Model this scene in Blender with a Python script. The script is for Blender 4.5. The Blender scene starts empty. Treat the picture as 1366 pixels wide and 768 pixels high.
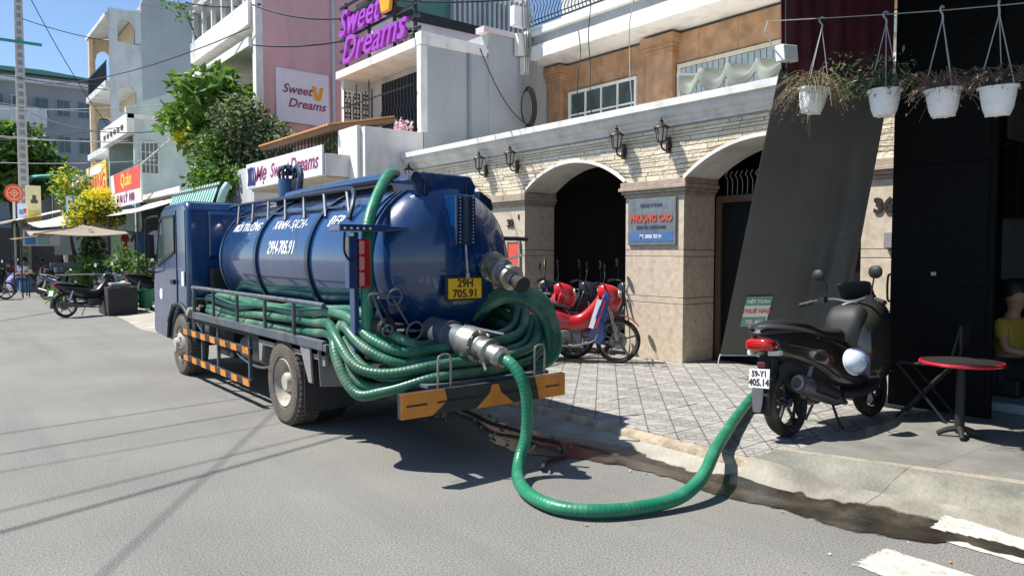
import bpy, math, random
from mathutils import Vector, Matrix, noise as mnoise
R = math.radians
S = bpy.context.scene
COL = S.collection
random.seed(7)

# ---------------------------------------------------------------- camera, world, sun, exposure
cam_d = bpy.data.cameras.new("camera"); cam = bpy.data.objects.new("camera", cam_d); COL.objects.link(cam)
cam_d.sensor_width = 36.0; cam_d.lens = 1000.0 / 1366.0 * 36.0
cam_d.clip_start = 0.05; cam_d.clip_end = 2500
cam.location = (0, 0, 1.55); cam.rotation_euler = (R(90 - 2.8), 0, R(-38.0))
S.camera = cam

SUN = Vector((0.46, -0.45, -1.0))                    # the way the sunlight travels
el = math.asin(1.0 / SUN.length); az = math.atan2(-SUN.x, -SUN.y)
w = bpy.data.worlds.new("World"); S.world = w; w.use_nodes = True
nt = w.node_tree; bg = nt.nodes["Background"]
sky = nt.nodes.new("ShaderNodeTexSky"); sky.sky_type = 'NISHITA'; sky.sun_disc = False
sky.sun_elevation = el; sky.sun_rotation = az; sky.air_density = 1.0; sky.dust_density = 0.25; sky.ozone_density = 5.0
nt.links.new(sky.outputs[0], bg.inputs[0]); bg.inputs[1].default_value = 0.095
sl = bpy.data.lights.new("sun", 'SUN'); sl.energy = 4.9; sl.angle = R(0.55); sl.color = (1.0, 0.955, 0.88)
so = bpy.data.objects.new("sun", sl); COL.objects.link(so); so.rotation_euler = SUN.to_track_quat('-Z', 'Y').to_euler()
so.location = (0, 0, 30)
S.view_settings.view_transform = 'Standard'; S.view_settings.look = 'None'
S.view_settings.exposure = 0.72; S.view_settings.gamma = 1.0
S.cycles.max_bounces = 6; S.cycles.diffuse_bounces = 3; S.cycles.glossy_bounces = 3
S.cycles.transparent_max_bounces = 8; S.cycles.use_denoising = True

# ---------------------------------------------------------------- mesh builder
class MB:
    def __init__(s): s.v = []; s.f = []; s.m = []
    def add(s, vs, fs, mi=0):
        b = len(s.v); s.v.extend([tuple(p) for p in vs])
        for f in fs: s.f.append(tuple(b + i for i in f)); s.m.append(mi)
        return s
    def box(s, x0, x1, y0, y1, z0, z1, mi=0):
        vs = [(x0,y0,z0),(x1,y0,z0),(x1,y1,z0),(x0,y1,z0),(x0,y0,z1),(x1,y0,z1),(x1,y1,z1),(x0,y1,z1)]
        return s.add(vs, [(0,3,2,1),(4,5,6,7),(0,1,5,4),(1,2,6,5),(2,3,7,6),(3,0,4,7)], mi)
    def obox(s, c, ax, ay, az_, hx, hy, hz, mi=0):
        c = Vector(c); ax = Vector(ax).normalized(); ay = Vector(ay).normalized(); az_ = Vector(az_).normalized()
        vs = []
        for k in (-1, 1):
            for (i, j) in ((-1,-1),(1,-1),(1,1),(-1,1)): vs.append(c + ax*hx*i + ay*hy*j + az_*hz*k)
        return s.add(vs, [(0,3,2,1),(4,5,6,7),(0,1,5,4),(1,2,6,5),(2,3,7,6),(3,0,4,7)], mi)
    def bar(s, a, b, wd, hd=None, upv=(0,0,1), mi=0):
        a = Vector(a); b = Vector(b); d = (b - a)
        if d.length < 1e-6: return s
        u = Vector(upv)
        if abs(d.normalized().dot(u)) > .98: u = Vector((1,0,0))
        sx = d.cross(u).normalized(); u2 = sx.cross(d).normalized()
        return s.obox((a+b)/2, d, sx, u2, d.length/2, wd/2, (hd or wd)/2, mi)
    def ring(s, pts): b = len(s.v); s.v.extend([tuple(p) for p in pts]); return b
    def loft(s, rings, cap=True, closed=False, mi=0):
        n = len(rings[0]); bs = [s.ring(r) for r in rings]
        L = len(rings)
        for k in range(L if closed else L-1):
            a = bs[k]; b = bs[(k+1) % L]
            for i in range(n):
                j = (i+1) % n; s.f.append((a+i, a+j, b+j, b+i)); s.m.append(mi)
        if cap and not closed:
            s.f.append(tuple(bs[0]+i for i in reversed(range(n)))); s.m.append(mi)
            s.f.append(tuple(bs[-1]+i for i in range(n))); s.m.append(mi)
        return s
    def tube(s, pts, r, n=10, smooth=0, cap=True, mi=0, closed=False, flat=1.0):
        pts = [Vector(p) for p in pts]
        rs = r if isinstance(r, (list, tuple)) else [r]*len(pts)
        if smooth:
            q = []; qr = []; m = len(pts)
            rng = range(m if closed else m-1)
            for k in rng:
                g = (lambda i: pts[i % m]) if closed else (lambda i: pts[max(0, min(m-1, i))])
                p0, p1, p2, p3 = g(k-1), g(k), g(k+1), g(k+2)
                for t in range(smooth):
                    u = t/smooth
                    q.append(0.5*((2*p1)+(p2-p0)*u+(2*p0-5*p1+4*p2-p3)*u*u+(3*p1-p0-3*p2+p3)*u**3))
                    qr.append(rs[k]*(1-u)+rs[(k+1) % m]*u)
            if not closed: q.append(pts[-1]); qr.append(rs[-1])
            pts = q; rs = qr
        m = len(pts); rings = []; nrm = None
        for k in range(m):
            if closed: t = (pts[(k+1) % m]-pts[k-1])
            else: t = pts[min(k+1, m-1)]-pts[max(k-1, 0)]
            if t.length < 1e-9: t = Vector((0,0,1))
            t.normalize()
            if nrm is None:
                nrm = t.orthogonal().normalized()
                if abs(t.z) < .9: nrm = (Vector((0,0,1)) - t*t.z).normalized()
            else:
                nrm = (nrm - t*nrm.dot(t))
                nrm = nrm.normalized() if nrm.length > 1e-6 else t.orthogonal().normalized()
            bn = t.cross(nrm)
            rings.append([pts[k] + (nrm*math.cos(2*math.pi*i/n) + bn*math.sin(2*math.pi*i/n)*flat)*rs[k] for i in range(n)])
        return s.loft(rings, cap, closed, mi)
    def lathe(s, prof, o=(0,0,0), axis=(0,0,1), n=20, mi=0, a0=0, a1=2*math.pi, cap=False):
        """prof: (radius, height) pairs along axis from o"""
        o = Vector(o); az_ = Vector(axis).normalized(); ax = az_.orthogonal().normalized(); ay = az_.cross(ax)
        full = abs((a1-a0)-2*math.pi) < 1e-6; cnt = n if full else n+1
        bs = []
        for (r, h) in prof:
            bs.append(s.ring([o+az_*h+(ax*math.cos(a0+(a1-a0)*i/n)+ay*math.sin(a0+(a1-a0)*i/n))*max(r,1e-4) for i in range(cnt)]))
        for k in range(len(bs)-1):
            for i in range(cnt if full else cnt-1):
                j = (i+1) % cnt; s.f.append((bs[k]+i, bs[k]+j, bs[k+1]+j, bs[k+1]+i)); s.m.append(mi)
        if cap:
            s.f.append(tuple(bs[0]+i for i in reversed(range(cnt)))); s.m.append(mi)
            s.f.append(tuple(bs[-1]+i for i in range(cnt))); s.m.append(mi)
        return s
    def prism(s, poly, o, ux, uy, depth, mi=0):
        """2D outline (counter-clockwise) in the plane o,ux,uy pushed depth along ux x uy"""
        o = Vector(o); ux = Vector(ux); uy = Vector(uy); n = ux.cross(uy).normalized()*depth
        a = [o+ux*p[0]+uy*p[1] for p in poly]; b = [p+n for p in a]; m = len(poly)
        return s.add(a+b, [tuple(reversed(range(m))), tuple(range(m, 2*m))]+[(i, (i+1) % m, m+(i+1) % m, m+i) for i in range(m)], mi)
    def grid(s, fn, nu, nv, thick=0.0, mi=0):
        vs = [fn(i/nu, j/nv) for j in range(nv+1) for i in range(nu+1)]
        fs = [(j*(nu+1)+i, j*(nu+1)+i+1, (j+1)*(nu+1)+i+1, (j+1)*(nu+1)+i) for j in range(nv) for i in range(nu)]
        return s.add(vs, fs, mi)
    def leaves(s, c, rad, n, size, seed=0, asp=2.2, mi=(0,), droop=.3, shell=.45):
        rnd = random.Random(seed); c = Vector(c)
        for _ in range(n):
            while True:
                p = Vector((rnd.uniform(-1,1), rnd.uniform(-1,1), rnd.uniform(-1,1)))
                if p.length <= 1 and p.length >= shell*rnd.random(): break
            q = c + Vector((p.x*rad[0], p.y*rad[1], p.z*rad[2]))
            if mnoise.noise(q*1.7/max(.3, max(rad))) < -.28 and rnd.random() < .8: continue
            d = Vector((rnd.gauss(0,1), rnd.gauss(0,1), rnd.gauss(0,.7)-droop)).normalized()
            sd = d.cross(Vector((rnd.gauss(0,1), rnd.gauss(0,1), rnd.gauss(0,1)))).normalized()
            L = size*rnd.uniform(.6, 1.35); W = L/asp
            up = d.cross(sd)*W*.25
            s.add([q, q+d*L*.5+sd*W*.5+up, q+d*L, q+d*L*.5-sd*W*.5+up], [(0,1,2),(0,2,3)], rnd.choice(mi))
        return s

def link(o, parent=None):
    COL.objects.link(o)
    if parent is not None: o.parent = parent
    return o
def root_of(o):
    while o.parent is not None: o = o.parent
    return o
def obj(name, mb, mats, parent=None, world=False, smooth=False, bevel=0, seg=2, loc=(0,0,0), label=None, kind=None, auto=35):
    """ONE mesh object; with world=True the vertices are world coordinates and are moved into the root's frame"""
    me = bpy.data.meshes.new(name); vs = mb.v
    if world and parent is not None:
        l = root_of(parent).location; vs = [(v[0]-l.x, v[1]-l.y, v[2]-l.z) for v in vs]
    me.from_pydata(vs, [], mb.f)
    for m in (mats if isinstance(mats, (list, tuple)) else [mats]): me.materials.append(m)
    if any(mb.m): me.polygons.foreach_set("material_index", mb.m)
    if smooth:
        me.polygons.foreach_set("use_smooth", [True]*len(me.polygons)); 
        me.update()
        try: me.set_sharp_from_angle(angle=R(auto))
        except Exception: pass
    me.update()
    o = bpy.data.objects.new(name, me); o.location = loc; link(o, parent)
    if bevel:
        b = o.modifiers.new("bevel", 'BEVEL'); b.width = bevel; b.segments = seg; b.limit_method = 'ANGLE'; b.angle_limit = R(40)
    if label: o["label"] = label
    if kind: o["kind"] = kind
    return o
def tag(o, label, cat, group=None, kind=None):
    o["label"] = label; o["category"] = cat
    if group: o["group"] = group
    if kind: o["kind"] = kind
    return o
def thing(name, label, cat, loc=(0,0,0), rz=0, group=None):
    o = bpy.data.objects.new(name, None); o.location = loc; o.rotation_euler = (0,0,rz); o.empty_display_size = .1
    link(o); return tag(o, label, cat, group)
def structure(name, mb, m, **k):
    o = obj(name, mb, m, **k); o["kind"] = 'structure'; return o
def copy_tree(o, parent=None):
    c = o.copy(); link(c, parent)
    for ch in [x for x in o.children]: copy_tree(ch, c)
    return c
def clone(o, label, loc, rz=0, rot=None, group=None):
    c = copy_tree(o); c.location = loc; c.rotation_euler = rot or (0,0,rz); c["label"] = label
    if group: c["group"] = group
    return c
def recolor(root, swaps):
    """give copied parts other paint: own mesh copies with the swapped materials"""
    for ch in root.children_recursive:
        if ch.type == 'MESH' and any(m.name in swaps for m in ch.data.materials if m):
            ch.data = ch.data.copy()
            for i, m in enumerate(ch.data.materials):
                if m and m.name in swaps: ch.data.materials[i] = swaps[m.name]

def text(name, s, size, mat, parent, o, xd, ud, extrude=.004, off=0.0, shear=0.0, align='CENTER', world=True, sx=1.0, label=None, bend=None):
    cu = bpy.data.curves.new(name, 'FONT'); cu.body = s; cu.size = size; cu.extrude = extrude; cu.offset = off; cu.shear = shear
    cu.align_x = align; cu.align_y = 'CENTER'; cu.resolution_u = 3
    t = bpy.data.objects.new(name, cu); COL.objects.link(t)
    dg = bpy.context.evaluated_depsgraph_get(); me = bpy.data.meshes.new_from_object(t.evaluated_get(dg))
    bpy.data.objects.remove(t); me.name = name
    o = Vector(o); xd = Vector(xd).normalized(); ud = Vector(ud).normalized(); nd = xd.cross(ud)
    l = root_of(parent).location if (parent is not None and world) else Vector((0,0,0))
    for v in me.vertices:
        x, y, z = v.co.x*sx, v.co.y, v.co.z
        v.co = (bend(x, y, z) if bend else o + xd*x + ud*y + nd*z) - l
    me.materials.clear(); me.materials.append(mat)
    ob = bpy.data.objects.new(name, me); link(ob, parent)
    if label: ob["label"] = label
    return ob

# ---------------------------------------------------------------- materials
def mat(name, col, rough=.6, metal=0., var=.12, scale=5., bump=0., bscale=60., coat=0., dirt=None, dscale=2.5, damt=.5,
        streak=0., rnd=0., spec=.5, trans=0., emit=None, detail=4., sub=0.):
    m = bpy.data.materials.new(name); m.use_nodes = True; nt = m.node_tree; N = nt.nodes; L = nt.links
    b = N["Principled BSDF"]; b.inputs["Roughness"].default_value = rough; b.inputs["Metallic"].default_value = metal
    b.inputs["Specular IOR Level"].default_value = spec
    if coat: b.inputs["Coat Weight"].default_value = coat; b.inputs["Coat Roughness"].default_value = .06
    if trans: b.inputs["Transmission Weight"].default_value = trans
    tc = N.new("ShaderNodeTexCoord"); nz = N.new("ShaderNodeTexNoise"); nz.inputs["Scale"].default_value = scale; nz.inputs["Detail"].default_value = detail
    L.new(tc.outputs["Object"], nz.inputs["Vector"])
    def mix(fac, a, bb, mode='MIX'):
        x = N.new("ShaderNodeMix"); x.data_type = 'RGBA'; x.blend_type = mode
        if isinstance(fac, float): x.inputs[0].default_value = fac
        else: L.new(fac, x.inputs[0])
        for i, q in ((6, a), (7, bb)):
            if isinstance(q, (tuple, list)): x.inputs[i].default_value = (*q[:3], 1)
            else: L.new(q, x.inputs[i])
        return x.outputs[2]
    def rng(sock, a, bb, c=0., d=1.):
        x = N.new("ShaderNodeMapRange"); L.new(sock, x.inputs[0])
        for i, q in enumerate((a, bb, c, d)): x.inputs[i+1].default_value = q
        return x.outputs[0]
    lo = [c*(1-var) for c in col]; hi = [min(1, c*(1+var)) for c in col]
    out = mix(rng(nz.outputs["Fac"], .3, .7), lo, hi)
    if rnd:
        oi = N.new("ShaderNodeObjectInfo")
        out = mix(1.0, out, mix(oi.outputs["Random"], (1-rnd,)*3, (1,1,1)), 'MULTIPLY')
    if dirt is not None:
        n2 = N.new("ShaderNodeTexNoise"); n2.inputs["Scale"].default_value = dscale; n2.inputs["Detail"].default_value = 6
        n2.inputs["Roughness"].default_value = .65
        if streak:
            mp = N.new("ShaderNodeMapping"); mp.inputs["Scale"].default_value = (1, 1, streak); L.new(tc.outputs["Object"], mp.inputs[0]); L.new(mp.outputs[0], n2.inputs["Vector"])
        else: L.new(tc.outputs["Object"], n2.inputs["Vector"])
        f = rng(n2.outputs["Fac"], .48, .75, 0, damt)
        out = mix(f, out, dirt)
        L.new(rng(n2.outputs["Fac"], .4, .8, rough, min(1, rough+.25)), b.inputs["Roughness"])
    L.new(out, b.inputs["Base Color"])
    if bump:
        n3 = N.new("ShaderNodeTexNoise"); n3.inputs["Scale"].default_value = bscale; n3.inputs["Detail"].default_value = 5
        L.new(tc.outputs["Object"], n3.inputs["Vector"])
        bp = N.new("ShaderNodeBump"); bp.inputs["Strength"].default_value = bump; bp.inputs["Distance"].default_value = .02
        L.new(n3.outputs["Fac"], bp.inputs["Height"]); L.new(bp.outputs[0], b.inputs["Normal"])
    if emit: b.inputs["Emission Color"].default_value = (*emit[:3], 1); b.inputs["Emission Strength"].default_value = emit[3]
    return m
def leafmat(name, col, var=.45):
    m = mat(name, col, rough=.55, var=var, scale=1.6, detail=6)
    nt = m.node_tree; b = nt.nodes["Principled BSDF"]; tr = nt.nodes.new("ShaderNodeBsdfTranslucent"); mx = nt.nodes.new("ShaderNodeMixShader")
    tr.inputs[0].default_value = (min(1, col[0]*1.6), min(1, col[1]*1.7), col[2]*.8, 1); mx.inputs[0].default_value = .3
    o = nt.nodes["Material Output"]; nt.links.new(b.outputs[0], mx.inputs[1]); nt.links.new(tr.outputs[0], mx.inputs[2]); nt.links.new(mx.outputs[0], o.inputs[0])
    return m
M = {}
def K(n, *a, **k): M[n] = mat(n, *a, **k); return M[n]
K('asphalt_far', (.2,.2,.195), rough=.9)
K('concrete', (.36,.335,.28), rough=.85, var=.2, scale=3, bump=.5, bscale=45, dirt=(.2,.18,.14), damt=.55, dscale=2.2)
K('concrete_ramp', (.19,.185,.155), rough=.85, var=.34, scale=2.5, bump=.5, bscale=35, dirt=(.36,.33,.26), damt=.75, dscale=2.4)
K('kerb_edge', (.40,.33,.24), rough=.95, var=.3, scale=8, bump=1, bscale=22, dirt=(.2,.17,.13), damt=.7, dscale=6)
K('slab_joint', (.17,.16,.14), rough=.95, var=.3)
K('granite', (.60,.50,.385), rough=.5, var=.13, scale=14, detail=10, dirt=(.34,.25,.17), damt=.7, dscale=9, rnd=.08)
K('granite_cap', (.40,.32,.25), rough=.5, var=.2, scale=12, detail=8, dirt=(.24,.17,.11), damt=.6, dscale=9)
K('stone', (.84,.73,.55), rough=.9, var=.10, scale=9, bump=.7, bscale=25, dirt=(.66,.52,.34), damt=.55, dscale=1.9, rnd=.13)
K('stone_pale', (.88,.79,.63), rough=.9, var=.14, scale=11, bump=.7, bscale=25, rnd=.10)
K('stone_back', (.60,.52,.40), rough=.95)
K('orange_stone', (.42,.235,.125), rough=.55, var=.25, scale=4, detail=8, dirt=(.58,.40,.24), damt=.6, dscale=5, rnd=.12)
K('white_paint', (.78,.77,.73), rough=.75, var=.06, scale=2, dirt=(.36,.34,.30), damt=.6, dscale=2.2, streak=.35)
K('cornice_paint', (.76,.76,.74), rough=.8, var=.06, dirt=(.33,.33,.32), damt=.55, dscale=3.5)
K('grey_wall', (.40,.425,.44), rough=.85, var=.07, scale=1.2, dirt=(.27,.28,.29), damt=.6, dscale=1.1, streak=.35)
K('offwhite_wall', (.60,.62,.62), rough=.85, var=.08, scale=1.5, dirt=(.30,.31,.30), damt=.65, dscale=1.5, streak=.3)
K('pink_wall', (.70,.42,.42), rough=.85, var=.08, scale=1.2, dirt=(.45,.27,.27), damt=.6, dscale=1.4, streak=.4)
K('mint_wall', (.50,.58,.54), rough=.85, var=.1, scale=1.2, dirt=(.30,.33,.31), damt=.6, dscale=1.2, streak=.4)
K('mauve_wall', (.62,.52,.54), rough=.85, var=.1, scale=1.2, dirt=(.70,.68,.66), damt=.6, dscale=1.5)
K('blue_grey_wall', (.27,.30,.33), rough=.85, var=.1, scale=.5, dirt=(.28,.3,.32), damt=.5, dscale=.4, streak=.4)
K('cream', (.70,.56,.38), rough=.8, dirt=(.4,.32,.24))
K('green_roof', (.10,.26,.20), rough=.6)
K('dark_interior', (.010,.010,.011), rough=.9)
K('door_dark', (.005,.006,.008), rough=.6, spec=.25)
K('brown_frame', (.10,.06,.035), rough=.5)
K('black_metal', (.012,.012,.014), rough=.4, metal=.3)
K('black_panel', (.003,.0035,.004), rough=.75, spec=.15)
K('grey_inner', (.07,.075,.07), rough=.8)
K('glass_window', (.055,.085,.085), rough=.12, spec=.8, var=.3, scale=3)
K('blind', (.33,.40,.42), rough=.6, var=.1)
K('bronze', (.035,.022,.015), rough=.5, metal=.2)
K('lamp_glass', (.62,.60,.54), rough=.3, var=.1)
K('truck_blue', (.002,.036,.135), rough=.24, coat=1.0, var=.12, scale=2.2, bump=.10, bscale=2.6, dirt=(.035,.06,.10), damt=.45, dscale=3.4, streak=.28)
K('truck_blue_dark', (.003,.014,.050), rough=.35, coat=.45, var=.2)
K('letter_white', (.85,.86,.88), rough=.5, var=.05)
K('rubber', (.018,.017,.016), rough=.85, bump=.4, bscale=60, dirt=(.14,.115,.085), damt=.9, dscale=6)
K('tyre_dusty', (.13,.11,.088), rough=.95, bump=.6, bscale=50, dirt=(.055,.047,.04), damt=.7, dscale=5)
K('rim_dusty', (.42,.38,.32), rough=.7, var=.2, dirt=(.17,.12,.08), damt=.7, dscale=7)
K('chassis', (.014,.014,.015), rough=.7, dirt=(.07,.06,.05), damt=.5)
K('rail_metal', (.10,.12,.14), rough=.55, metal=.3, dirt=(.22,.17,.13), damt=.6, dscale=8)
K('plate_grey', (.26,.25,.24), rough=.8, dirt=(.12,.11,.10), damt=.7, dscale=5)
K('flap_black', (.028,.028,.030), rough=.75, dirt=(.09,.08,.07), damt=.5)
K('orange_paint', (.72,.25,.03), rough=.55, dirt=(.35,.15,.05), damt=.5, dscale=6)
K('black_paint', (.022,.022,.025), rough=.5, dirt=(.09,.08,.07), damt=.4)
K('steel', (.38,.365,.33), rough=.40, metal=.9, dirt=(.20,.16,.12), damt=.7, dscale=12)
K('bright_steel', (.75,.75,.74), rough=.22, metal=.9)
K('hose', (.018,.135,.078), rough=.38, var=.3, scale=3, dirt=(.20,.30,.20), damt=.9, dscale=2.6, rnd=.35)
K('hose_bright', (.012,.175,.092), rough=.36, var=.12, scale=4, dirt=(.10,.32,.2), damt=.5, dscale=6)
K('hose_dark', (.035,.022,.018), rough=.6, var=.3)
K('red_lens', (.42,.012,.012), rough=.15, coat=.6, var=.2, scale=30)
K('pink_lens', (.55,.25,.25), rough=.25, coat=.6)
K('yellow_plate', (.85,.50,.015), rough=.4)
K('plate_text', (.04,.025,.015), rough=.5)
K('white_plate', (.74,.75,.75), rough=.4)
K('red_paint', (.48,.010,.014), rough=.25, coat=.9)
K('white_gloss', (.75,.75,.74), rough=.3, coat=.5)
K('blue_gloss', (.02,.08,.28), rough=.3, coat=.5)
K('bike_black', (.012,.012,.013), rough=.3, coat=.5)
K('scooter_body', (.032,.031,.026), rough=.16, coat=.8, var=.15)
K('plastic_black', (.015,.015,.016), rough=.6)
K('seat_vinyl', (.014,.014,.015), rough=.45, bump=.2, bscale=150)
K('engine_metal', (.16,.16,.165), rough=.45, metal=.6)
K('mirror', (.85,.87,.9), rough=.05, metal=1., var=.02)
K('helmet', (.55,.62,.72), rough=.25, coat=.7, var=.06)
K('tarp', (.095,.097,.097), rough=.6, var=.14, scale=1.5, dirt=(.15,.145,.125), damt=.5, dscale=1.3)
K('maroon', (.07,.012,.022), rough=.7, var=.3)
K('awning_black', (.012,.010,.012), rough=.8)
K('pot_white', (.78,.79,.80), rough=.4, var=.05, dirt=(.5,.46,.40), damt=.35, dscale=12)
K('strap', (.35,.35,.35), rough=.5)
K('purple', (.40,.06,.52), rough=.35, var=.1)
K('crimson_text', (.30,.04,.13), rough=.5)
K('navy_text', (.07,.07,.22), rough=.5)
K('logo_orange', (.90,.38,.01), rough=.4)
K('board_white', (.78,.76,.80), rough=.5, var=.04)
K('sign_red', (.72,.09,.06), rough=.5)
K('sign_yellow', (.90,.62,.10), rough=.5)
K('sign_cream', (.80,.72,.42), rough=.5)
K('sign_blue', (.08,.33,.62), rough=.5)
K('tile_orange', (.62,.28,.09), rough=.7, dirt=(.3,.14,.06))
K('teal', (.03,.26,.22), rough=.55)
K('teal_pale', (.36,.60,.54), rough=.55)
K('canvas', (.30,.25,.19), rough=.85, dirt=(.3,.24,.18))
K('canvas_white', (.72,.70,.64), rough=.8, dirt=(.5,.46,.4))
K('scallop', (.20,.22,.19), rough=.8, dirt=(.33,.35,.3))
K('lavender', (.35,.33,.60), rough=.8)
K('sky_blue_cloth', (.12,.28,.62), rough=.8)
K('wood', (.20,.12,.07), rough=.8)
K('cable', (.012,.012,.013), rough=.7)
K('cable_pale', (.30,.30,.28), rough=.7)
K('bark', (.10,.075,.055), rough=.95, bump=.8, bscale=18)
K('skin', (.36,.20,.13), rough=.55)
K('hair', (.010,.008,.007), rough=.6)
K('yellow_cloth', (.35,.25,.03), rough=.85)
K('blue_cloth', (.10,.16,.30), rough=.85)
K('white_cloth', (.70,.72,.75), rough=.85)
K('dark_cloth', (.02,.022,.03), rough=.85)
K('bin_green', (.01,.20,.10), rough=.5)
K('concrete_pole', (.48,.47,.44), rough=.9, dirt=(.3,.29,.27))
K('road_paint', (.50,.49,.43), rough=.8, var=.12, scale=9, dirt=(.26,.25,.23), damt=1.0, dscale=14)
K('red_table', (.55,.01,.02), rough=.3, coat=.4)
for n, c in dict(leaf=(.075,.16,.028), leaf_bright=(.125,.225,.04), leaf_grey=(.20,.23,.15), leaf_dark=(.025,.062,.018), leaf_yellow=(.75,.55,.03),
                 leaf_dry=(.26,.18,.11), leaf_pink=(.38,.20,.22), flower_pink=(.75,.25,.38)).items(): M[n] = leafmat(n, c)

def asphalt():
    m = mat('asphalt', (.182,.178,.163), rough=.9, var=.13, scale=.7, detail=8, bump=.35, bscale=170)
    nt = m.node_tree; N = nt.nodes; L = nt.links; b = N["Principled BSDF"]
    src = b.inputs["Base Color"].links[0].from_socket
    tc = [n for n in N if n.type == 'TEX_COORD'][0]
    v = N.new("ShaderNodeTexNoise"); v.inputs["Scale"].default_value = 95; v.inputs["Detail"].default_value = 3; L.new(tc.outputs["Object"], v.inputs[0])
    r = N.new("ShaderNodeMapRange"); L.new(v.outputs["Fac"], r.inputs[0]); r.inputs[1].default_value = .3; r.inputs[2].default_value = .7; r.inputs[3].default_value = .5; r.inputs[4].default_value = 1.55
    mx = N.new("ShaderNodeMix"); mx.data_type = 'RGBA'; mx.blend_type = 'MULTIPLY'; mx.inputs[0].default_value = 1
    L.new(src, mx.inputs[6]); L.new(r.outputs[0], mx.inputs[7])
    # pale aggregate chips and small dark pits
    vo = N.new("ShaderNodeTexVoronoi"); vo.inputs["Scale"].default_value = 34; L.new(tc.outputs["Object"], vo.inputs[0])
    cr = N.new("ShaderNodeMapRange"); L.new(vo.outputs["Distance"], cr.inputs[0]); cr.inputs[1].default_value = .06; cr.inputs[2].default_value = .12; cr.inputs[3].default_value = .55; cr.inputs[4].default_value = 0
    mk = N.new("ShaderNodeTexNoise"); mk.inputs["Scale"].default_value = 9; L.new(tc.outputs["Object"], mk.inputs[0])
    mk2 = N.new("ShaderNodeMapRange"); L.new(mk.outputs["Fac"], mk2.inputs[0]); mk2.inputs[1].default_value = .52; mk2.inputs[2].default_value = .62
    mm = N.new("ShaderNodeMath"); mm.operation = 'MULTIPLY'; L.new(cr.outputs[0], mm.inputs[0]); L.new(mk2.outputs[0], mm.inputs[1])
    m2 = N.new("ShaderNodeMix"); m2.data_type = 'RGBA'; L.new(mm.outputs[0], m2.inputs[0]); L.new(mx.outputs[2], m2.inputs[6]); m2.inputs[7].default_value = (.08,.078,.07,1)
    # worn greenish-beige patches toward the gutter
    p = N.new("ShaderNodeTexNoise"); p.inputs["Scale"].default_value = .55; p.inputs["Detail"].default_value = 7; L.new(tc.outputs["Object"], p.inputs[0])
    pr = N.new("ShaderNodeMapRange"); L.new(p.outputs["Fac"], pr.inputs[0]); pr.inputs[1].default_value = .5; pr.inputs[2].default_value = .72; pr.inputs[3].default_value = 0; pr.inputs[4].default_value = .55
    m3 = N.new("ShaderNodeMix"); m3.data_type = 'RGBA'; L.new(pr.outputs[0], m3.inputs[0]); L.new(m2.outputs[2], m3.inputs[6]); m3.inputs[7].default_value = (.225,.215,.185,1)
    def band(scale, mapping, lo, hi, col, amt, src_, vor=False):
        mp = N.new("ShaderNodeMapping"); mp.inputs["Scale"].default_value = mapping; L.new(tc.outputs["Object"], mp.inputs[0])
        if vor: q = N.new("ShaderNodeTexVoronoi"); q.feature = 'DISTANCE_TO_EDGE'; q.inputs["Scale"].default_value = scale; L.new(mp.outputs[0], q.inputs[0]); s_ = q.outputs["Distance"]
        else: q = N.new("ShaderNodeTexNoise"); q.inputs["Scale"].default_value = scale; q.inputs["Detail"].default_value = 6; q.inputs["Roughness"].default_value = .65; L.new(mp.outputs[0], q.inputs[0]); s_ = q.outputs["Fac"]
        a = N.new("ShaderNodeMapRange"); L.new(s_, a.inputs[0]); a.inputs[1].default_value = lo; a.inputs[2].default_value = hi; a.inputs[3].default_value = 0; a.inputs[4].default_value = amt
        x = N.new("ShaderNodeMix"); x.data_type = 'RGBA'; L.new(a.outputs[0], x.inputs[0]); L.new(src_, x.inputs[6]); x.inputs[7].default_value = (*col, 1); return x.outputs[2], a
    o1, _ = band(1.0, (1.6,.10,1), .50, .68, (.135,.135,.13), .55, m3.outputs[2])       # wheel-worn lanes
    o2, _ = band(2.3, (1,1,1), .64, .74, (.07,.068,.062), .55, o1)                        # oil spots
    o3, _ = band(7.0, (1,1,1), .67, .74, (.30,.29,.26), .6, o2)                          # pale dust specks
    o4 = o3
    L.new(o4, b.inputs["Base Color"])
    return m
M['asphalt'] = asphalt()
def soak(m, gain, nscale, lo=.35, hi=.6):
    nt = m.node_tree; N = nt.nodes; L = nt.links; b = N["Principled BSDF"]; o = N["Material Output"]
    at = N.new("ShaderNodeAttribute"); at.attribute_name = 'edge'; tc = N.new("ShaderNodeTexCoord"); nz = N.new("ShaderNodeTexNoise"); nz.inputs["Scale"].default_value = nscale; nz.inputs["Detail"].default_value = 8; nz.inputs["Roughness"].default_value = .7
    L.new(tc.outputs["Object"], nz.inputs[0]); a = N.new("ShaderNodeMath"); a.operation = 'MULTIPLY_ADD'; L.new(at.outputs["Fac"], a.inputs[0]); a.inputs[1].default_value = gain; L.new(nz.outputs["Fac"], a.inputs[2])
    s_ = N.new("ShaderNodeMath"); s_.operation = 'SUBTRACT'; L.new(a.outputs[0], s_.inputs[0]); s_.inputs[1].default_value = .5
    r = N.new("ShaderNodeMapRange"); L.new(s_.outputs[0], r.inputs[0]); r.inputs[1].default_value = lo-.3; r.inputs[2].default_value = hi-.3
    t = N.new("ShaderNodeBsdfTransparent"); mx = N.new("ShaderNodeMixShader"); L.new(r.outputs[0], mx.inputs[0]); L.new(t.outputs[0], mx.inputs[1]); L.new(b.outputs[0], mx.inputs[2]); L.new(mx.outputs[0], o.inputs[0])
    return m
def wet():
    m = mat('wet', (.036,.031,.023), rough=.10, var=.5, scale=5, spec=.7, bump=.10, bscale=60, dirt=(.13,.115,.085), damt=.8, dscale=3)
    return soak(m, 2.4, 9)
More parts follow.
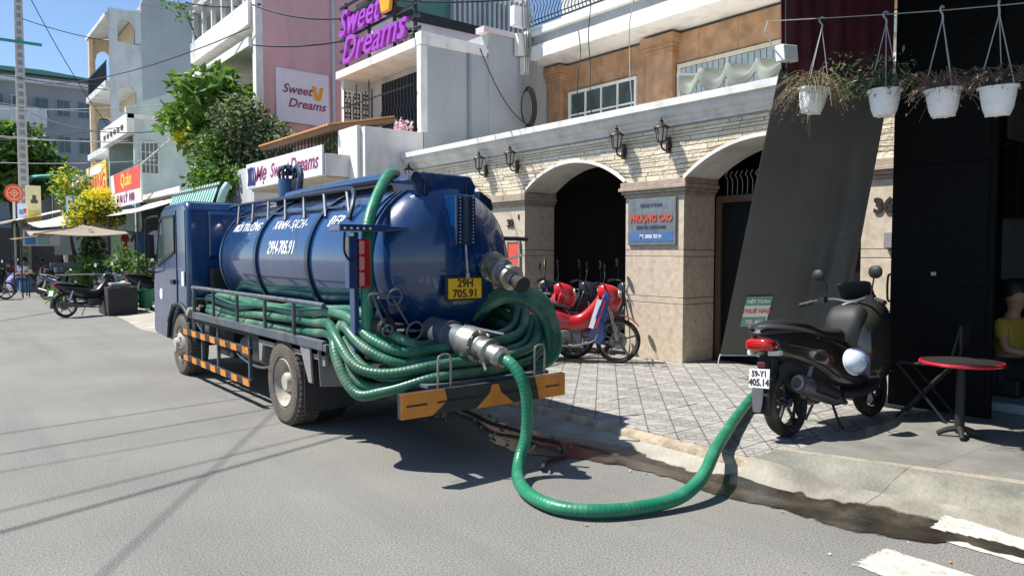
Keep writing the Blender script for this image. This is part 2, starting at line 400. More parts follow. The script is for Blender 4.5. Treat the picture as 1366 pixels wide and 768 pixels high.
M['wet'] = wet(); soak(M['road_paint'], .42, 16, .30, .42)
def tile_mat():
    """patterned paving tile: each tile's own coordinates draw the moulded diamond and its rings"""
    m = mat('paving_tile', (.345,.335,.31), rough=.8, var=.2, scale=18, detail=6, rnd=.22, dirt=(.23,.19,.15), damt=.7, dscale=7)
    nt = m.node_tree; N = nt.nodes; L = nt.links; b = N["Principled BSDF"]; src = b.inputs["Base Color"].links[0].from_socket
    tc = [n for n in N if n.type == 'TEX_COORD'][0]; sp = N.new("ShaderNodeSeparateXYZ"); L.new(tc.outputs["Object"], sp.inputs[0])
    def ma(op, a, bb=None):
        x = N.new("ShaderNodeMath"); x.operation = op
        for i, q in enumerate((a, bb)):
            if q is None: continue
            if isinstance(q, (int, float)): x.inputs[i].default_value = q
            else: L.new(q, x.inputs[i])
        return x.outputs[0]
    ax = ma('ABSOLUTE', sp.outputs[0]); ay = ma('ABSOLUTE', sp.outputs[1]); s1 = ma('ADD', ax, ay)
    d1 = ma('ABSOLUTE', ma('SUBTRACT', s1, .15)); mxx = ma('MAXIMUM', ax, ay); d2 = ma('ABSOLUTE', ma('SUBTRACT', mxx, .08)); d3 = ma('ABSOLUTE', ma('SUBTRACT', s1, .055))
    d4 = ma('MINIMUM', ax, ay)
    g = ma('MINIMUM', d1, ma('MINIMUM', ma('ADD', d2, .003), ma('MINIMUM', ma('ADD', d3, .003), ma('ADD', d4, .003))))
    r = N.new("ShaderNodeMapRange"); L.new(g, r.inputs[0]); r.inputs[1].default_value = .003; r.inputs[2].default_value = .010; r.inputs[3].default_value = .32; r.inputs[4].default_value = 1
    mx = N.new("ShaderNodeMix"); mx.data_type = 'RGBA'; mx.blend_type = 'MULTIPLY'; mx.inputs[0].default_value = 1; L.new(src, mx.inputs[6]); L.new(r.outputs[0], mx.inputs[7])
    L.new(mx.outputs[2], b.inputs["Base Color"])
    bp = N.new("ShaderNodeBump"); bp.inputs["Strength"].default_value = .8; bp.inputs["Distance"].default_value = .006; L.new(r.outputs[0], bp.inputs["Height"]); L.new(bp.outputs[0], b.inputs["Normal"])
    return m
M['paving_tile'] = tile_mat()

def translucent(m, amt):
    nt = m.node_tree; b = nt.nodes["Principled BSDF"]; tr = nt.nodes.new("ShaderNodeBsdfTranslucent"); mx = nt.nodes.new("ShaderNodeMixShader"); mx.inputs[0].default_value = amt
    tr.inputs[0].default_value = (.20,.20,.19,1); nt.links.new(b.outputs[0], mx.inputs[1]); nt.links.new(tr.outputs[0], mx.inputs[2]); nt.links.new(mx.outputs[0], nt.nodes["Material Output"].inputs[0])
translucent(M['tarp'], .12)

def ribbed(m, pitch, st):
    nt = m.node_tree; N = nt.nodes; L = nt.links; b = N["Principled BSDF"]; at = N.new("ShaderNodeAttribute"); at.attribute_name = 'along'
    a = N.new("ShaderNodeMath"); a.operation = 'MULTIPLY'; a.inputs[1].default_value = 2*math.pi/pitch; L.new(at.outputs["Fac"], a.inputs[0]); s_ = N.new("ShaderNodeMath"); s_.operation = 'SINE'; L.new(a.outputs[0], s_.inputs[0])
    bp = N.new("ShaderNodeBump"); bp.inputs["Strength"].default_value = st; bp.inputs["Distance"].default_value = .003; L.new(s_.outputs[0], bp.inputs["Height"]); L.new(bp.outputs[0], b.inputs["Normal"])
ribbed(M['hose'], .030, .16); ribbed(M['hose_bright'], .030, .14)
def mark_along(o, n):
    """length along a tube mesh made of rings of n vertices, kept for the rib relief"""
    vs = o.data.vertices; m = len(vs)//n; acc = 0; vals = []; prev = None
    for k in range(m):
        c = Vector((0,0,0))
        for i in range(n): c += vs[k*n+i].co
        c /= n
        if prev is not None: acc += (c-prev).length
        prev = c; vals += [acc]*n
    at = o.data.attributes.new('along', 'FLOAT', 'POINT'); at.data.foreach_set('value', vals+[0.0]*(len(vs)-len(vals))); return o
# ================================================================ GROUND
g = MB(); g.add([(-400,-300,-.05),(600,-300,-.05),(600,900,-.05),(-400,900,-.05)], [(0,1,2,3)])
structure('ground', g, M['asphalt_far'])
g = MB(); g.add([(-12,-30,0),(4.35,-30,0),(4.35,160,0),(-12,160,0)], [(0,1,2,3)])
structure('road', g, M['asphalt'])

def apron_x(y):                       # where the sloping concrete gutter meets the asphalt
    pts = [(-6,6.0),(-2,5.2),(.6,4.72),(1.3,4.50),(1.8,4.36),(2.5,4.2),(3.0,4.14),(3.8,4.10),(4.8,4.02),(6,3.98),(12,3.96),(16,3.3),(22,3.7),(60,3.9)]
    for (a, b), (c, d) in zip(pts, pts[1:]):
        if y <= c: return b+(d-b)*(y-a)/(c-a)
    return 3.9
def cafe_edge(y): return 4.80 + max(0, (2.9-y))*.36
def kerb_x(y): return 4.42
# gutter apron along the tiled pavement, rising from the road to the kerb
rows = []; y = 2.9; yy = []
while y < 60: yy.append(y); y += .12 if y < 7 else 1.0
g = MB()
for j in range(len(yy)):
    y = yy[j]; x0 = apron_x(y) + .035*mnoise.noise((y*2.3, 0, 0)); x1 = 4.385
    rows.append([(x0, y, .004), (x0+(x1-x0)*.35, y, .022+.004*mnoise.noise((y*4,1,0))), (x0+(x1-x0)*.75, y, .05+.006*mnoise.noise((y*3,2,0))), (x1+.0, y, .068)])
vs = [p for r_ in rows for p in r_]
g.add(vs, [(j*4+i, j*4+i+1, (j+1)*4+i+1, (j+1)*4+i) for j in range(len(rows)-1) for i in range(3)])
structure('gutter', g, M['concrete'], smooth=True)
# rough kerb under the tile edge
g = MB(); yy = [2.93+i*.07 for i in range(160)]
pf = []
for y in yy:
    n = mnoise.noise((y*6, 5, 0)); n2 = mnoise.noise((y*14, 9, 0))
    pf.append([(4.37+.012*n, y, .03), (4.375+.018*n, y, .075+.012*n2), (4.40+.012*n2, y, .112+.006*n), (4.435, y, .122), (4.46, y, .122)])
g.add([p for r_ in pf for p in r_], [(j*5+i, j*5+i+1, (j+1)*5+i+1, (j+1)*5+i) for j in range(len(pf)-1) for i in range(4)])
structure('kerb', g, M['kerb_edge'], smooth=True)
K('concrete_apron', (.27,.255,.21), rough=.9, var=.28, scale=4, bump=.5, bscale=40, dirt=(.14,.125,.10), damt=.7, dscale=3); K('lip', (.30,.275,.22), rough=.9, var=.25, scale=7, bump=.6, bscale=30, dirt=(.22,.19,.14), damt=.7, dscale=7)
# concrete ramp up to the cafe floor
NU, NV = 14, 60
def rampf(u, v):
    y = 3.0-v*9.0; a = apron_x(y); b = cafe_edge(y); x = a+(b-a)*u
    s = [(.0,.004),(.18,.026),(.42,.048),(.5,.062),(.62,.100),(.8,.132),(.93,.15),(1,.152)]
    for (p, q), (p2, q2) in zip(s, s[1:]):
        if u <= p2 + 1e-9: z = q+(q2-q)*(u-p)/(p2-p); break
    k = min(1, max(0, (y-2.4)/.5)); k = k*k*(3-2*k)
    if x > 4.25: z = z*(1-k)+max(z, min(.134, .02+(x-4.25)*.75))*k
    return (x, y, z+.007*mnoise.noise((x*3, y*3, 0))*min(1, u*4)*(1-u))
def strip(name, u0, u1, m, lift=0.0, nu=8):
    g = MB().grid(lambda u, v: (lambda q: (q[0], q[1], q[2]+lift))(rampf(u0+(u1-u0)*u, v)), nu, NV); g.f = [tuple(reversed(f)) for f in g.f]; return structure(name, g, m, smooth=True)
strip('cafe_apron', 0, .46, M['concrete_apron']); strip('cafe_ramp', .46, .9, M['concrete_ramp']); strip('ramp_lip', .9, 1.0, M['lip'], .001, 3)
for k in range(6):                                   # cut joints across the ramp
    y_ = 2.2-k*.95; v_ = (3.0-y_)/9.0; q = MB().tube([Vector(rampf(u, v_))+Vector((0,0,-.0005)) for u in [i/12 for i in range(13)]], .0035, 4); structure('ramp_joint', q, M['slab_joint'])
# pavement: bedding slab and separate moulded tiles
g = MB(); g.box(4.46, 11.2, 2.9, 60, -.04, .115)
pave = structure('sidewalk', g, M['slab_joint'])
tm = MB(); tm.box(-.1472, .1472, -.1472, .1472, -.012, 0); tile_mesh = None
n = 0; rnd = random.Random(3)
for j in range(25):
    for i in range(12):
        x = 4.61+.3*i; y = 3.055+.3*j
        if x > 8.3 or n >= 300: continue
        if tile_mesh is None:
            t = obj('tile', tm, M['paving_tile'], pave); tile_mesh = t.data; b = t.modifiers.new('bevel','BEVEL'); b.width=.003; b.segments=1
        else:
            t = bpy.data.objects.new('tile', tile_mesh); link(t, pave)
            b = t.modifiers.new('bevel','BEVEL'); b.width=.003; b.segments=1
        t.location = (x, y, .130+rnd.uniform(-.0025,.0025)); t.rotation_euler = (rnd.uniform(-.004,.004), rnd.uniform(-.004,.004), rnd.choice((0,1,2,3))*math.pi/2)
        n += 1
q = MB()
for j in range(25, 36):
    for i in range(12): x = 4.61+.3*i; y = 3.055+.3*j; q.box(x-.147, x+.147, y-.147, y+.147, .118, .130+rnd.uniform(-.002,.002))
obj('tile', q, M['concrete'], pave, kind='stuff')
# pavement running on along the street beyond the truck
g = MB(); g.box(4.46, 8, 13.5, 60, .116, .13)
structure('far_sidewalk', g, M['concrete'])
# cafe terrace: dark polished slabs
g = MB(); ys = [2.9-i*.6 for i in range(13)]
top = [(cafe_edge(y), y) for y in ys]
g.prism([(x, y) for x, y in reversed(top)] + [(12, 2.9), (12, ys[-1])], (0,0,.02), (1,0,0), (0,1,0), .131)
K('cafe_slab', (.22,.215,.195), rough=.30, var=.15, scale=3, dirt=(.34,.32,.28), damt=.5, dscale=2.2)
floor = structure('cafe_floor', g, M['slab_joint'])
rnd = random.Random(5); cnt = 0
for j in range(10):
    for i in range(9):
        y1 = 2.895-.8*j; y0 = y1-.797; xa = 4.75+.8*i+.0; xb = xa+.797
        e0, e1 = cafe_edge(y0), cafe_edge(y1)
        if xb < max(e0, e1)+.05 or xb > 11.9: continue
        p = [(max(xa, e0+.005), y0), (xb, y0), (xb, y1), (max(xa, e1+.005), y1)]
        q = MB().prism(p, (0,0,.1512), (1,0,0), (0,1,0), .0028)
        obj('floor_tile', q, M['cafe_slab'], floor, world=True)

# wet stain along the gutter: two lobes of damp with a dry patch between
def stain(name, ys, inner, outer, z=.0075, seed=0):
    g = MB(); L = []
    for k, y in enumerate(ys):
        a = inner(y); b = outer(y); L.append((a, b, y))
    vs = []; 
    for k, (a, b, y) in enumerate(L):
        for t in range(-2, 9):
            x = a+(b-a)*t/6; vs.append((x, y, max(z, gut(x, y)+.0035)))
    g.add(vs, [(j*11+i, j*11+i+1, (j+1)*11+i+1, (j+1)*11+i) for j in range(len(L)-1) for i in range(10)])
    o = structure(name, g, M['wet'], smooth=True); at = o.data.attributes.new('edge', 'FLOAT', 'POINT')
    at.data.foreach_set('value', [min(.5, .15*min(i, 10-i))*min(1, min(j, len(L)-1-j)/4) for j in range(len(L)) for i in range(11)])
    return o
def gut(x, y):
    a = apron_x(y)
    if x <= a: return 0.0
    if y < 2.9: return .004+(x-a)/(cafe_edge(y)-a)*.16
    u = (x-a)/(4.385-a)
    return .004 + (.018*u/.35 if u < .35 else .018+.028*(u-.35)/.4)
def wob(y, s, amp): return amp*(mnoise.noise((y*2.6, s, 0))+.6*mnoise.noise((y*7.1, s+3, 0))+.35*mnoise.noise((y*19, s+5, 0)))
def interp(P, y):
    P = sorted(P)
    if y <= P[0][0]: return P[0][1]
    for (a, b), (c, d) in zip(P, P[1:]):
        if y <= c: return b+(d-b)*(y-a)/(c-a)
    return P[-1][1]
IN = [(.2,4.9),(.9,4.62),(1.34,4.42),(1.8,4.42),(2.1,4.36),(2.5,4.24),(2.91,4.26),(3.3,4.13),(3.9,4.17),(4.2,4.12),(4.6,3.98),(5.5,4.0)]
OUT = [(.2,4.85),(1.3,4.34),(1.62,4.32),(1.72,4.18),(1.86,4.14),(2.48,4.03),(2.9,4.01),(3.18,3.96),(3.6,4.0),(4.05,3.86),(4.5,3.62),(4.9,3.7),(5.5,3.9)]
ysA = [.3+.035*i for i in range(150)]
inn = lambda y: interp(IN, y)+wob(y, 1, .045); out_ = lambda y: interp(OUT, y)+wob(y, 7, .05)
stain('puddle', ysA, out_, inn)
# worn crossing bars: ragged paint films
def bar_mark(x0, x1, y0, y1, seed):
    g = MB(); nx, ny = 24, 60; rnd = random.Random(seed)
    ed = lambda t, s: .02*mnoise.noise((t*9, s, seed))+.012*mnoise.noise((t*31, s, seed))
    vs = []
    for j in range(ny+1):
        for i in range(nx+1):
            u = i/nx; v = j/ny; x = x0+(x1-x0)*u; y = y0+(y1-y0)*v
            if i == 0: x += ed(v*4, 1)
            if i == nx: x += ed(v*4, 2)
            if j == ny: y += ed(u*2, 3)
            vs.append((x, y, max(.0042, gut(x, y)+.005)))
    fs = []
    for j in range(ny):
        for i in range(nx):
            c = mnoise.noise(((i)*.22+seed, j*.12, 0))+.6*mnoise.noise((i*.6, j*.45+seed, 3))
            if c > 9: continue
            a = j*(nx+1)+i; fs.append((a, a+1, a+nx+2, a+nx+1))
    g.add(vs, fs); o = structure('road_marking', g, M['road_paint']); at = o.data.attributes.new('edge', 'FLOAT', 'POINT')
    at.data.foreach_set('value', [min(1, .25+.25*min(i, nx-i, (ny-j)*1.0)) for j in range(ny+1) for i in range(nx+1)]); return o
bar_mark(3.56, 3.90, -1.2, 1.83, 1); bar_mark(4.24, 4.56, -1.2, 1.80, 4); bar_mark(2.9, 3.22, -1.2, 1.0, 9)
bar_mark(2.2, 2.5, -1.2, .9, 12)
# ================================================================ ARCADE HOUSE (garages behind three arches)
H1 = thing('arcade_house', 'stone clad house with three garage arches, white cornice and orange stone upper storey', 'house', (7.55, 3.5, 0))
FX = 7.55; XB = 8.17
ARCH = [(3.86, 6.14, 2.48, .40), (7.14, 9.33, 2.50, .37), (10.50, 12.50, 2.50, .36)]
PIER = [(2.95, 3.86), (6.14, 7.14), (9.33, 10.50), (12.50, 12.90)]
def arch_z(y):
    for a, b, s, r in ARCH:
        if a < y < b:
            h = (b-a)/2; Rr = (h*h+r*r)/(2*r); d = y-(a+b)/2
            return s + math.sqrt(max(0, Rr*Rr-d*d))-(Rr-r)
    return 0
bands = [(.13,.868),(.876,.950),(.958,1.478),(1.486,1.565),(1.573,2.27)]
for (a, b) in PIER:
    q = MB().box(FX+.022, XB-.01, a+.022, b-.022, .1, 2.46); p = obj('pier', q, M['slab_joint'], H1, world=True)
    for (z0, z1) in bands:
        q = MB().box(FX, FX+.02, a, b, z0, z1); obj('granite_panel', q, M['granite'], p, world=True, bevel=.003, seg=1)
        q = MB().box(FX+.0202, XB, a, a+.02, z0, z1); obj('granite_panel', q, M['granite'], p, world=True, bevel=.003, seg=1)
        q = MB().box(FX+.0202, XB, b-.02, b, z0, z1); obj('granite_panel', q, M['granite'], p, world=True, bevel=.003, seg=1)
    q = MB()
    for (z0, z1, e) in ((2.272,2.31,.018),(2.312,2.352,.045),(2.354,2.40,.075),(2.402,2.47,.055)): q.box(FX-e, XB+.0, a-e, b+e, z0, z1)
    obj('pier_cap', q, M['granite_cap'], p, world=True, bevel=.006, seg=2)
# spandrel wall with arched openings, set back behind the stone skin
g = MB()
def spandrel(g, x0, x1, zt, y0, y1):
    ys = [y0]
    for a, b, s, r in ARCH: ys += [a]+[a+(b-a)*i/18 for i in range(1, 18)]+[b]
    ys += [y1]; ys = sorted(set(ys))
    for ya, yb in zip(ys, ys[1:]):
        m = (ya+yb)/2; za = arch_z(ya+1e-5) or 2.472; zb = arch_z(yb-1e-5) or 2.472
        if not arch_z(m): za = zb = 2.472
        g.add([(x0,ya,za),(x0,yb,zb),(x0,yb,zt),(x0,ya,zt),(x1,ya,za),(x1,yb,zb),(x1,yb,zt),(x1,ya,zt)],
              [(0,3,2,1),(4,5,6,7),(0,1,5,4),(3,7,6,2)])
spandrel(g, FX+.025, XB-.03, 3.2, 2.95, 12.9)
sp = obj('upper_wall', g, M['stone_back'], H1, world=True)
for a, b, s, r in ARCH:                                  # white plastered soffit with its own rim
    n = 28; g = MB(); rr = []
    for i in range(n+1):
        y = a+(b-a)*i/n; z = arch_z(min(max(y, a+1e-4), b-1e-4)); rr.append((y, z))
    rings = []
    for i, (y, z) in enumerate(rr):
        y2, z2 = rr[min(i+1, n)]; y1, z1 = rr[max(i-1, 0)]; t = Vector((0, y2-y1, z2-z1)).normalized(); nn = Vector((0, -t.z, t.y))
        lo = Vector((0, y, z))-nn*.025; hi = Vector((0, y, z))+nn*.018
        rings.append([(FX-.03, lo.y, lo.z), (XB+.01, lo.y, lo.z), (XB+.01, hi.y, hi.z), (FX-.03, hi.y, hi.z)])
    g.loft(rings, True)
    obj('arch_soffit', g, M['white_paint'], H1, world=True, smooth=True)
# split-face stones in courses
rnd = random.Random(11); stones = []; z = 2.475
while z < 3.135:
    h = rnd.choice((.042,.05,.058,.066)); h = min(h, 3.14-z); y = 2.95+rnd.uniform(-.2, 0)
    while y < 12.88:
        L = rnd.uniform(.16,.52); y2 = min(y+L, 12.88); ya = max(y, 2.95)
        if y2-ya > .05:
            segs = [(ya, y2)]
            za, zb, zm = arch_z(ya), arch_z(y2), arch_z((ya+y2)/2)
            lim = lambda q: max(z, (arch_z(q)+.02) if arch_z(q) else z)
            la, lb = lim(ya), lim(y2); zt = z+h-.004
            if la < zt-.01 and lb < zt-.01: stones.append((ya, y2-.004, la, lb, zt))
            elif la < zt-.01 or lb < zt-.01:
                # cut the end that runs under the arch
                aa, bb = ya, y2; k = 12
                ok = [aa+(bb-aa)*i/k for i in range(k+1) if lim(aa+(bb-aa)*i/k) < zt-.006]
                if len(ok) > 2: stones.append((ok[0], ok[-1]-.003, lim(ok[0]), lim(ok[-1]), zt))
        y = y2 if y2 > y else y+.1
        if y2 >= 12.88: break
    z += h
stones.sort(key=lambda s: s[0]); rest = MB()
for k, (ya, yb, la, lb, zt) in enumerate(stones):
    d = rnd.uniform(.006,.022); d2 = d+rnd.uniform(-.004,.004); e = .012
    q = MB() if k < 298 else rest
    x0 = FX+.024; ym = (ya+yb)/2
    q.add([(x0,ya,la),(x0,yb,lb),(x0,yb,zt),(x0,ya,zt),(FX-d*.6,ya+.003,la+.003),(FX-d2*.6,yb-.003,lb+.003),(FX-d2,yb-.003,zt-.003),(FX-d,ya+.003,zt-.003)],
          [(4,7,6,5),(0,4,5,1),(3,2,6,7),(0,3,7,4),(1,5,6,2)])
    if k < 298: obj('stone', q, M['stone'] if rnd.random() < .6 else M['stone_pale'], sp, world=True)
if rest.v: obj('stone', rest, M['stone'], sp, world=True, kind='stuff')
# cornice
prof = [(FX+.02,3.14),(FX-.03,3.14),(FX-.03,3.175),(FX-.075,3.20),(FX-.075,3.235),(FX-.13,3.255),(FX-.15,3.285),(FX-.15,3.34),(FX-.22,3.352),(FX-.22,3.44),(FX+.3,3.455),(FX+.3,3.20),(FX+.02,3.2)]
g = MB().prism([(x, z) for x, z in reversed(prof)], (0,3.3,0), (1,0,0), (0,0,1), -9.6)
obj('cornice', g, M['cornice_paint'], H1, world=True)
g = MB().box(FX+.3, 11.2, 3.0, 12.89, 2.95, 3.40); obj('terrace_slab', g, M['white_paint'], H1, world=True)
# garage interior
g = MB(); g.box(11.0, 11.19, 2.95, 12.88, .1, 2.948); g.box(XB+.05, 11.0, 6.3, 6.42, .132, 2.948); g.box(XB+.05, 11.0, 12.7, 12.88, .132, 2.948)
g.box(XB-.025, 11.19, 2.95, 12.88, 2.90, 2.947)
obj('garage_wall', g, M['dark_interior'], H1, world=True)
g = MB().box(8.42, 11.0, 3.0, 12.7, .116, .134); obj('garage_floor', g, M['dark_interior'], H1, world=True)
# arch 2: brown frame with grille transom and a dark folding gate
gate = obj('gate', MB().box(8.25, 8.29, 4.0, 6.10, .14, 2.18), M['door_dark'], H1, world=True)
for k in range(5):
    y0 = 4.03+k*.414; obj('gate_panel', MB().box(8.228, 8.248, y0, y0+.39, .2, 2.12), M['door_dark'], gate, world=True, bevel=.006, seg=1)
fr = MB(); fr.box(8.19, 8.31, 3.86, 6.14, 2.18, 2.27); fr.box(8.19, 8.31, 6.06, 6.14, .13, 2.178); fr.box(8.19, 8.31, 3.86, 3.99, .13, 2.178); fr.box(8.2, 8.3, 5.2, 5.27, 2.272, 2.86); fr.box(8.2, 8.3, 4.5, 4.57, 2.272, 2.82)
obj('gate_frame', fr, M['brown_frame'], gate, world=True, bevel=.005, seg=1)
for k in range(10):
    y = 5.32+k*.075; pts = [(8.24, y, 2.28), (8.24, y, 2.45+.03*(k % 2)), (8.24, y+.035, 2.52), (8.24, y, 2.58)]
    obj('grille_bar', MB().tube(pts, .006, 6, smooth=3), M['cable_pale'], gate, world=True)
K('door_blue', (.07,.09,.12), rough=.4)
obj('gate_leaf', MB().box(8.0, 8.04, 3.88, 4.02, .14, 2.3), M['door_blue'], H1, world=True)
# house numbers and name boards
text('house_number', '36', .20, M['bronze'], H1, (FX-.008, 3.635, 2.0), (0,-1,0), (0,0,1), .012, .008)
text('house_number', '32', .17, M['bronze'], H1, (FX-.008, 9.70, 2.0), (0,-1,0), (0,0,1), .012, .006)
text('house_number', '1', .10, M['bronze'], H1, (FX-.008, 9.48, 2.1), (0,-1,0), (0,0,1), .010, .004)
obj('letter_box', MB().box(FX-.07, FX-.001, 3.47, 3.60, 1.58, 1.74), M['plate_grey'], H1, world=True, bevel=.008)
rs = thing('notice_board', 'narrow red notice board in a pale frame on the pier marked 32', 'sign', (FX-.03, 9.60, 1.25))
obj('board', MB().box(FX-.024, FX-.002, 9.46, 9.74, 1.13, 1.69), M['sign_red'], rs, world=True, bevel=.004)
fr = MB(); fr.box(FX-.034, FX-.003, 9.425, 9.458, 1.10, 1.72); fr.box(FX-.034, FX-.003, 9.742, 9.77, 1.10, 1.72); fr.box(FX-.034, FX-.003, 9.459, 9.741, 1.692, 1.72); fr.box(FX-.034, FX-.003, 9.459, 9.741, 1.10, 1.128)
obj('frame', fr, M['cable_pale'], rs, world=True)
pl = thing('name_plaque', 'grey metal plaque with red lettering and blue band on the wide granite pier', 'plaque', (FX-.03, 6.66, 1.65))
K('plaque_grey', (.20,.22,.225), rough=.35, metal=.35, var=.2, scale=8); K('plaque_red', (.50,.085,.05), rough=.5); K('plaque_blue', (.06,.15,.34), rough=.5)
obj('plate', MB().box(FX-.03, FX-.002, 6.25, 7.07, 1.63, 2.24), M['plaque_grey'], pl, world=True, bevel=.004)
obj('blue_band', MB().box(FX-.033, FX-.031, 6.29, 7.03, 1.68, 1.80), M['plaque_blue'], pl, world=True)
for s_, sz, mm, zz, ff in (('CÔNG TY TNHH', .06, M['navy_text'], 2.15, .001), ('PHƯỢNG CAO', .125, M['plaque_red'], 1.98, .006), ('DỊCH VỤ - THƯƠNG MẠI', .055, M['navy_text'], 1.865, .001), ('ĐT: 0908 705 91', .07, M['letter_white'], 1.74, .001)):
    text('lettering', s_, sz, mm, pl, (FX-.036, 6.66, zz), (0,-1,0), (0,0,1), .002, ff, sx=.86 if sz > .1 else .8)
# first floor: orange stone wall, pilasters, windows
OX = 11.2
g = MB().box(OX+.02, OX+.3, 2.95, 12.9, 3.40, 5.62); uw = obj('first_floor_wall', g, M['slab_joint'], H1, world=True)
holes = [(10.3, 12.28, 4.15, 5.0), (5.0, 9.27, 3.9, 5.02)]
def cut(y0, y1, z0, z1):
    out = [(y0, y1, z0, z1)]
    for a, b, c, d in holes:
        new = []
        for (p, q, r_, s_) in out:
            if q <= a or p >= b or s_ <= c or r_ >= d: new.append((p, q, r_, s_)); continue
            if p < a: new.append((p, a, r_, s_))
            if q > b: new.append((b, q, r_, s_))
            m0, m1 = max(p, a), min(q, b)
            if s_ > d: new.append((m0, m1, d, s_))
            if r_ < c: new.append((m0, m1, r_, c))
        out = new
    return [o for o in out if o[1]-o[0] > .03 and o[3]-o[2] > .03]
zz = 3.40
for k in range(4):
    for i in range(12):
        y0 = 3.0+.83*i+(.0 if k % 2 else .3); y1 = y0+.826
        for (a, b, c, d) in cut(max(2.96, y0), min(12.89, y1), zz, zz+.546):
            obj('stone_panel', MB().box(OX, OX+.0195, a+.001, b-.002, c+.001, d-.002), M['orange_stone'], uw, world=True)
    zz += .55
for (a, b) in ((9.32, 9.95), (12.45, 12.88), (4.2, 4.75)):
    q = MB().box(OX-.14, OX-.001, a, b, 3.41, 5.30); p = obj('pilaster', q, M['orange_stone'], H1, world=True)
    q = MB()
    for (z0, z1, e) in ((5.302,5.36,.03),(5.362,5.43,.06),(5.432,5.60,.09)): q.box(OX-.14-e, OX-.001, a-e, b+e, z0, z1)
    obj('pilaster_cap', q, M['orange_stone'], p, world=True, bevel=.006)
def window(parent, x, y0, y1, z0, z1, cols, bars, pane_mat, frame_mat, fw=.05, face='x', name='window'):
    """opening in a wall facing -x (face='x', y0..y1) or facing -y (face='y', y0..y1 are x)"""
    B = (lambda q, a, b, c, d, e, f: q.box(a, b, c, d, e, f)) if face == 'x' else (lambda q, a, b, c, d, e, f: q.box(c, d, a, b, e, f))
    q = MB(); B(q, x-.05, x+.02, y0, y1, z1-fw, z1); B(q, x-.05, x+.02, y0, y1, z0, z0+fw)
    B(q, x-.05, x+.02, y0, y0+fw, z0+fw, z1-fw); B(q, x-.05, x+.02, y1-fw, y1, z0+fw, z1-fw)
    w_ = obj(name, q, frame_mat, parent, world=True)
    iy = y1-y0-2*fw; q = MB(); m = .032
    for c in range(1, cols): yc = y0+fw+iy*c/cols; B(q, x-.04, x+.01, yc-m/2, yc+m/2, z0+fw, z1-fw)
    for zb in bars: B(q, x-.038, x+.008, y0+fw, y1-fw, zb-m/2, zb+m/2)
    if q.v: obj('mullion', q, frame_mat, w_, world=True)
    cellw = iy/cols
    for c in range(cols):
        q = MB(); B(q, x-.012, x-.004, y0+fw+cellw*c+m/2, y0+fw+cellw*(c+1)-m/2, z0+fw, z1-fw); obj('pane', q, pane_mat, w_, world=True)
    return w_
window(H1, OX, 10.3, 12.28, 4.15, 5.0, 4, (4.50,), M['glass_window'], M['white_paint'], .05)
K('beige_frame', (.62,.55,.42), rough=.6)
w2 = window(H1, OX, 5.0, 9.27, 3.9, 5.02, 4, (), M['glass_window'], M['beige_frame'], .07)
for k in range(34):
    y0 = 5.1+k*.121; q = MB().box(OX-.008+.0, OX-.0135+.0, y0, y0+.10, 3.99, 4.94) if False else MB().box(OX-.022, OX-.015, y0, y0+.105, 3.98, 4.94)
    obj('blind_slat', q, M['blind'], w2, world=True)
# balcony of the second floor
g = MB(); g.box(10.42, 11.5, 3.0, 12.98, 5.66, 5.95); obj('balcony_slab', g, M['white_paint'], H1, world=True, bevel=.01)
g = MB(); g.box(10.50, 11.5, 3.0, 12.97, 5.952, 6.16); obj('balcony_band', g, M['grey_wall'], H1, world=True)
g = MB(); g.box(10.40, 11.5, 3.0, 12.98, 6.162, 6.24); g.box(10.44, 11.5, 3.0, 12.98, 6.242, 6.33); obj('balcony_edge', g, M['white_paint'], H1, world=True, bevel=.006)
g = MB().box(11.5, 11.7, 3.0, 12.9, 5.62, 9.6); obj('second_floor_wall', g, M['offwhite_wall'], H1, world=True)
rl = MB(); rl.bar((10.52,3.2,6.42), (10.52,12.9,6.42), .035, .025); rl.bar((10.52,3.2,7.28), (10.52,12.9,7.28), .05, .04); rl.bar((10.52,3.2,6.52), (10.52,12.9,6.52), .02)
rail = obj('railing', rl, M['black_metal'], H1, world=True)
bm = None
for k in range(62):
    y = 12.82-k*.105
    if bm is None:
        pts = [(0,.0,0),(0,.05,.16),(0,-.045,.36),(0,.045,.56),(0,-.02,.74),(0,0,.86)]
        bq = MB().tube(pts, .010, 5, smooth=3); o = obj('baluster', bq, M['black_metal'], rail); bm = o.data
    else: o = bpy.data.objects.new('baluster', bm); link(o, rail)
    o.location = (10.52-H1.location.x, y-H1.location.y, 6.42)
# terrace shade cloth hanging in scallops
def scal(u, v):
    y = 6.65-u*3.2; k = (u*8) % 1; sag = .17*(1-(2*k-1)**2)
    return (8.0+.62*v+.04*math.sin(u*40), y, 3.93-.10*u-sag*(1-.35*v)-(.02*v)+.10*v)
g = MB().grid(scal, 96, 8)
g2 = MB().grid(lambda u, v: (scal(u,0)[0]-.0, scal(u,0)[1], scal(u,0)[2]-(.16+.03*math.sin(u*50))*v), 96, 3)
g.add(g2.v, g2.f)
sc = obj('shade_cloth', g, M['scallop'], None, smooth=True); tag(sc, 'grey green shade cloth sagging in scallops above the white cornice', 'shade cloth')
sm = sc.modifiers.new('thick', 'SOLIDIFY'); sm.thickness = .006
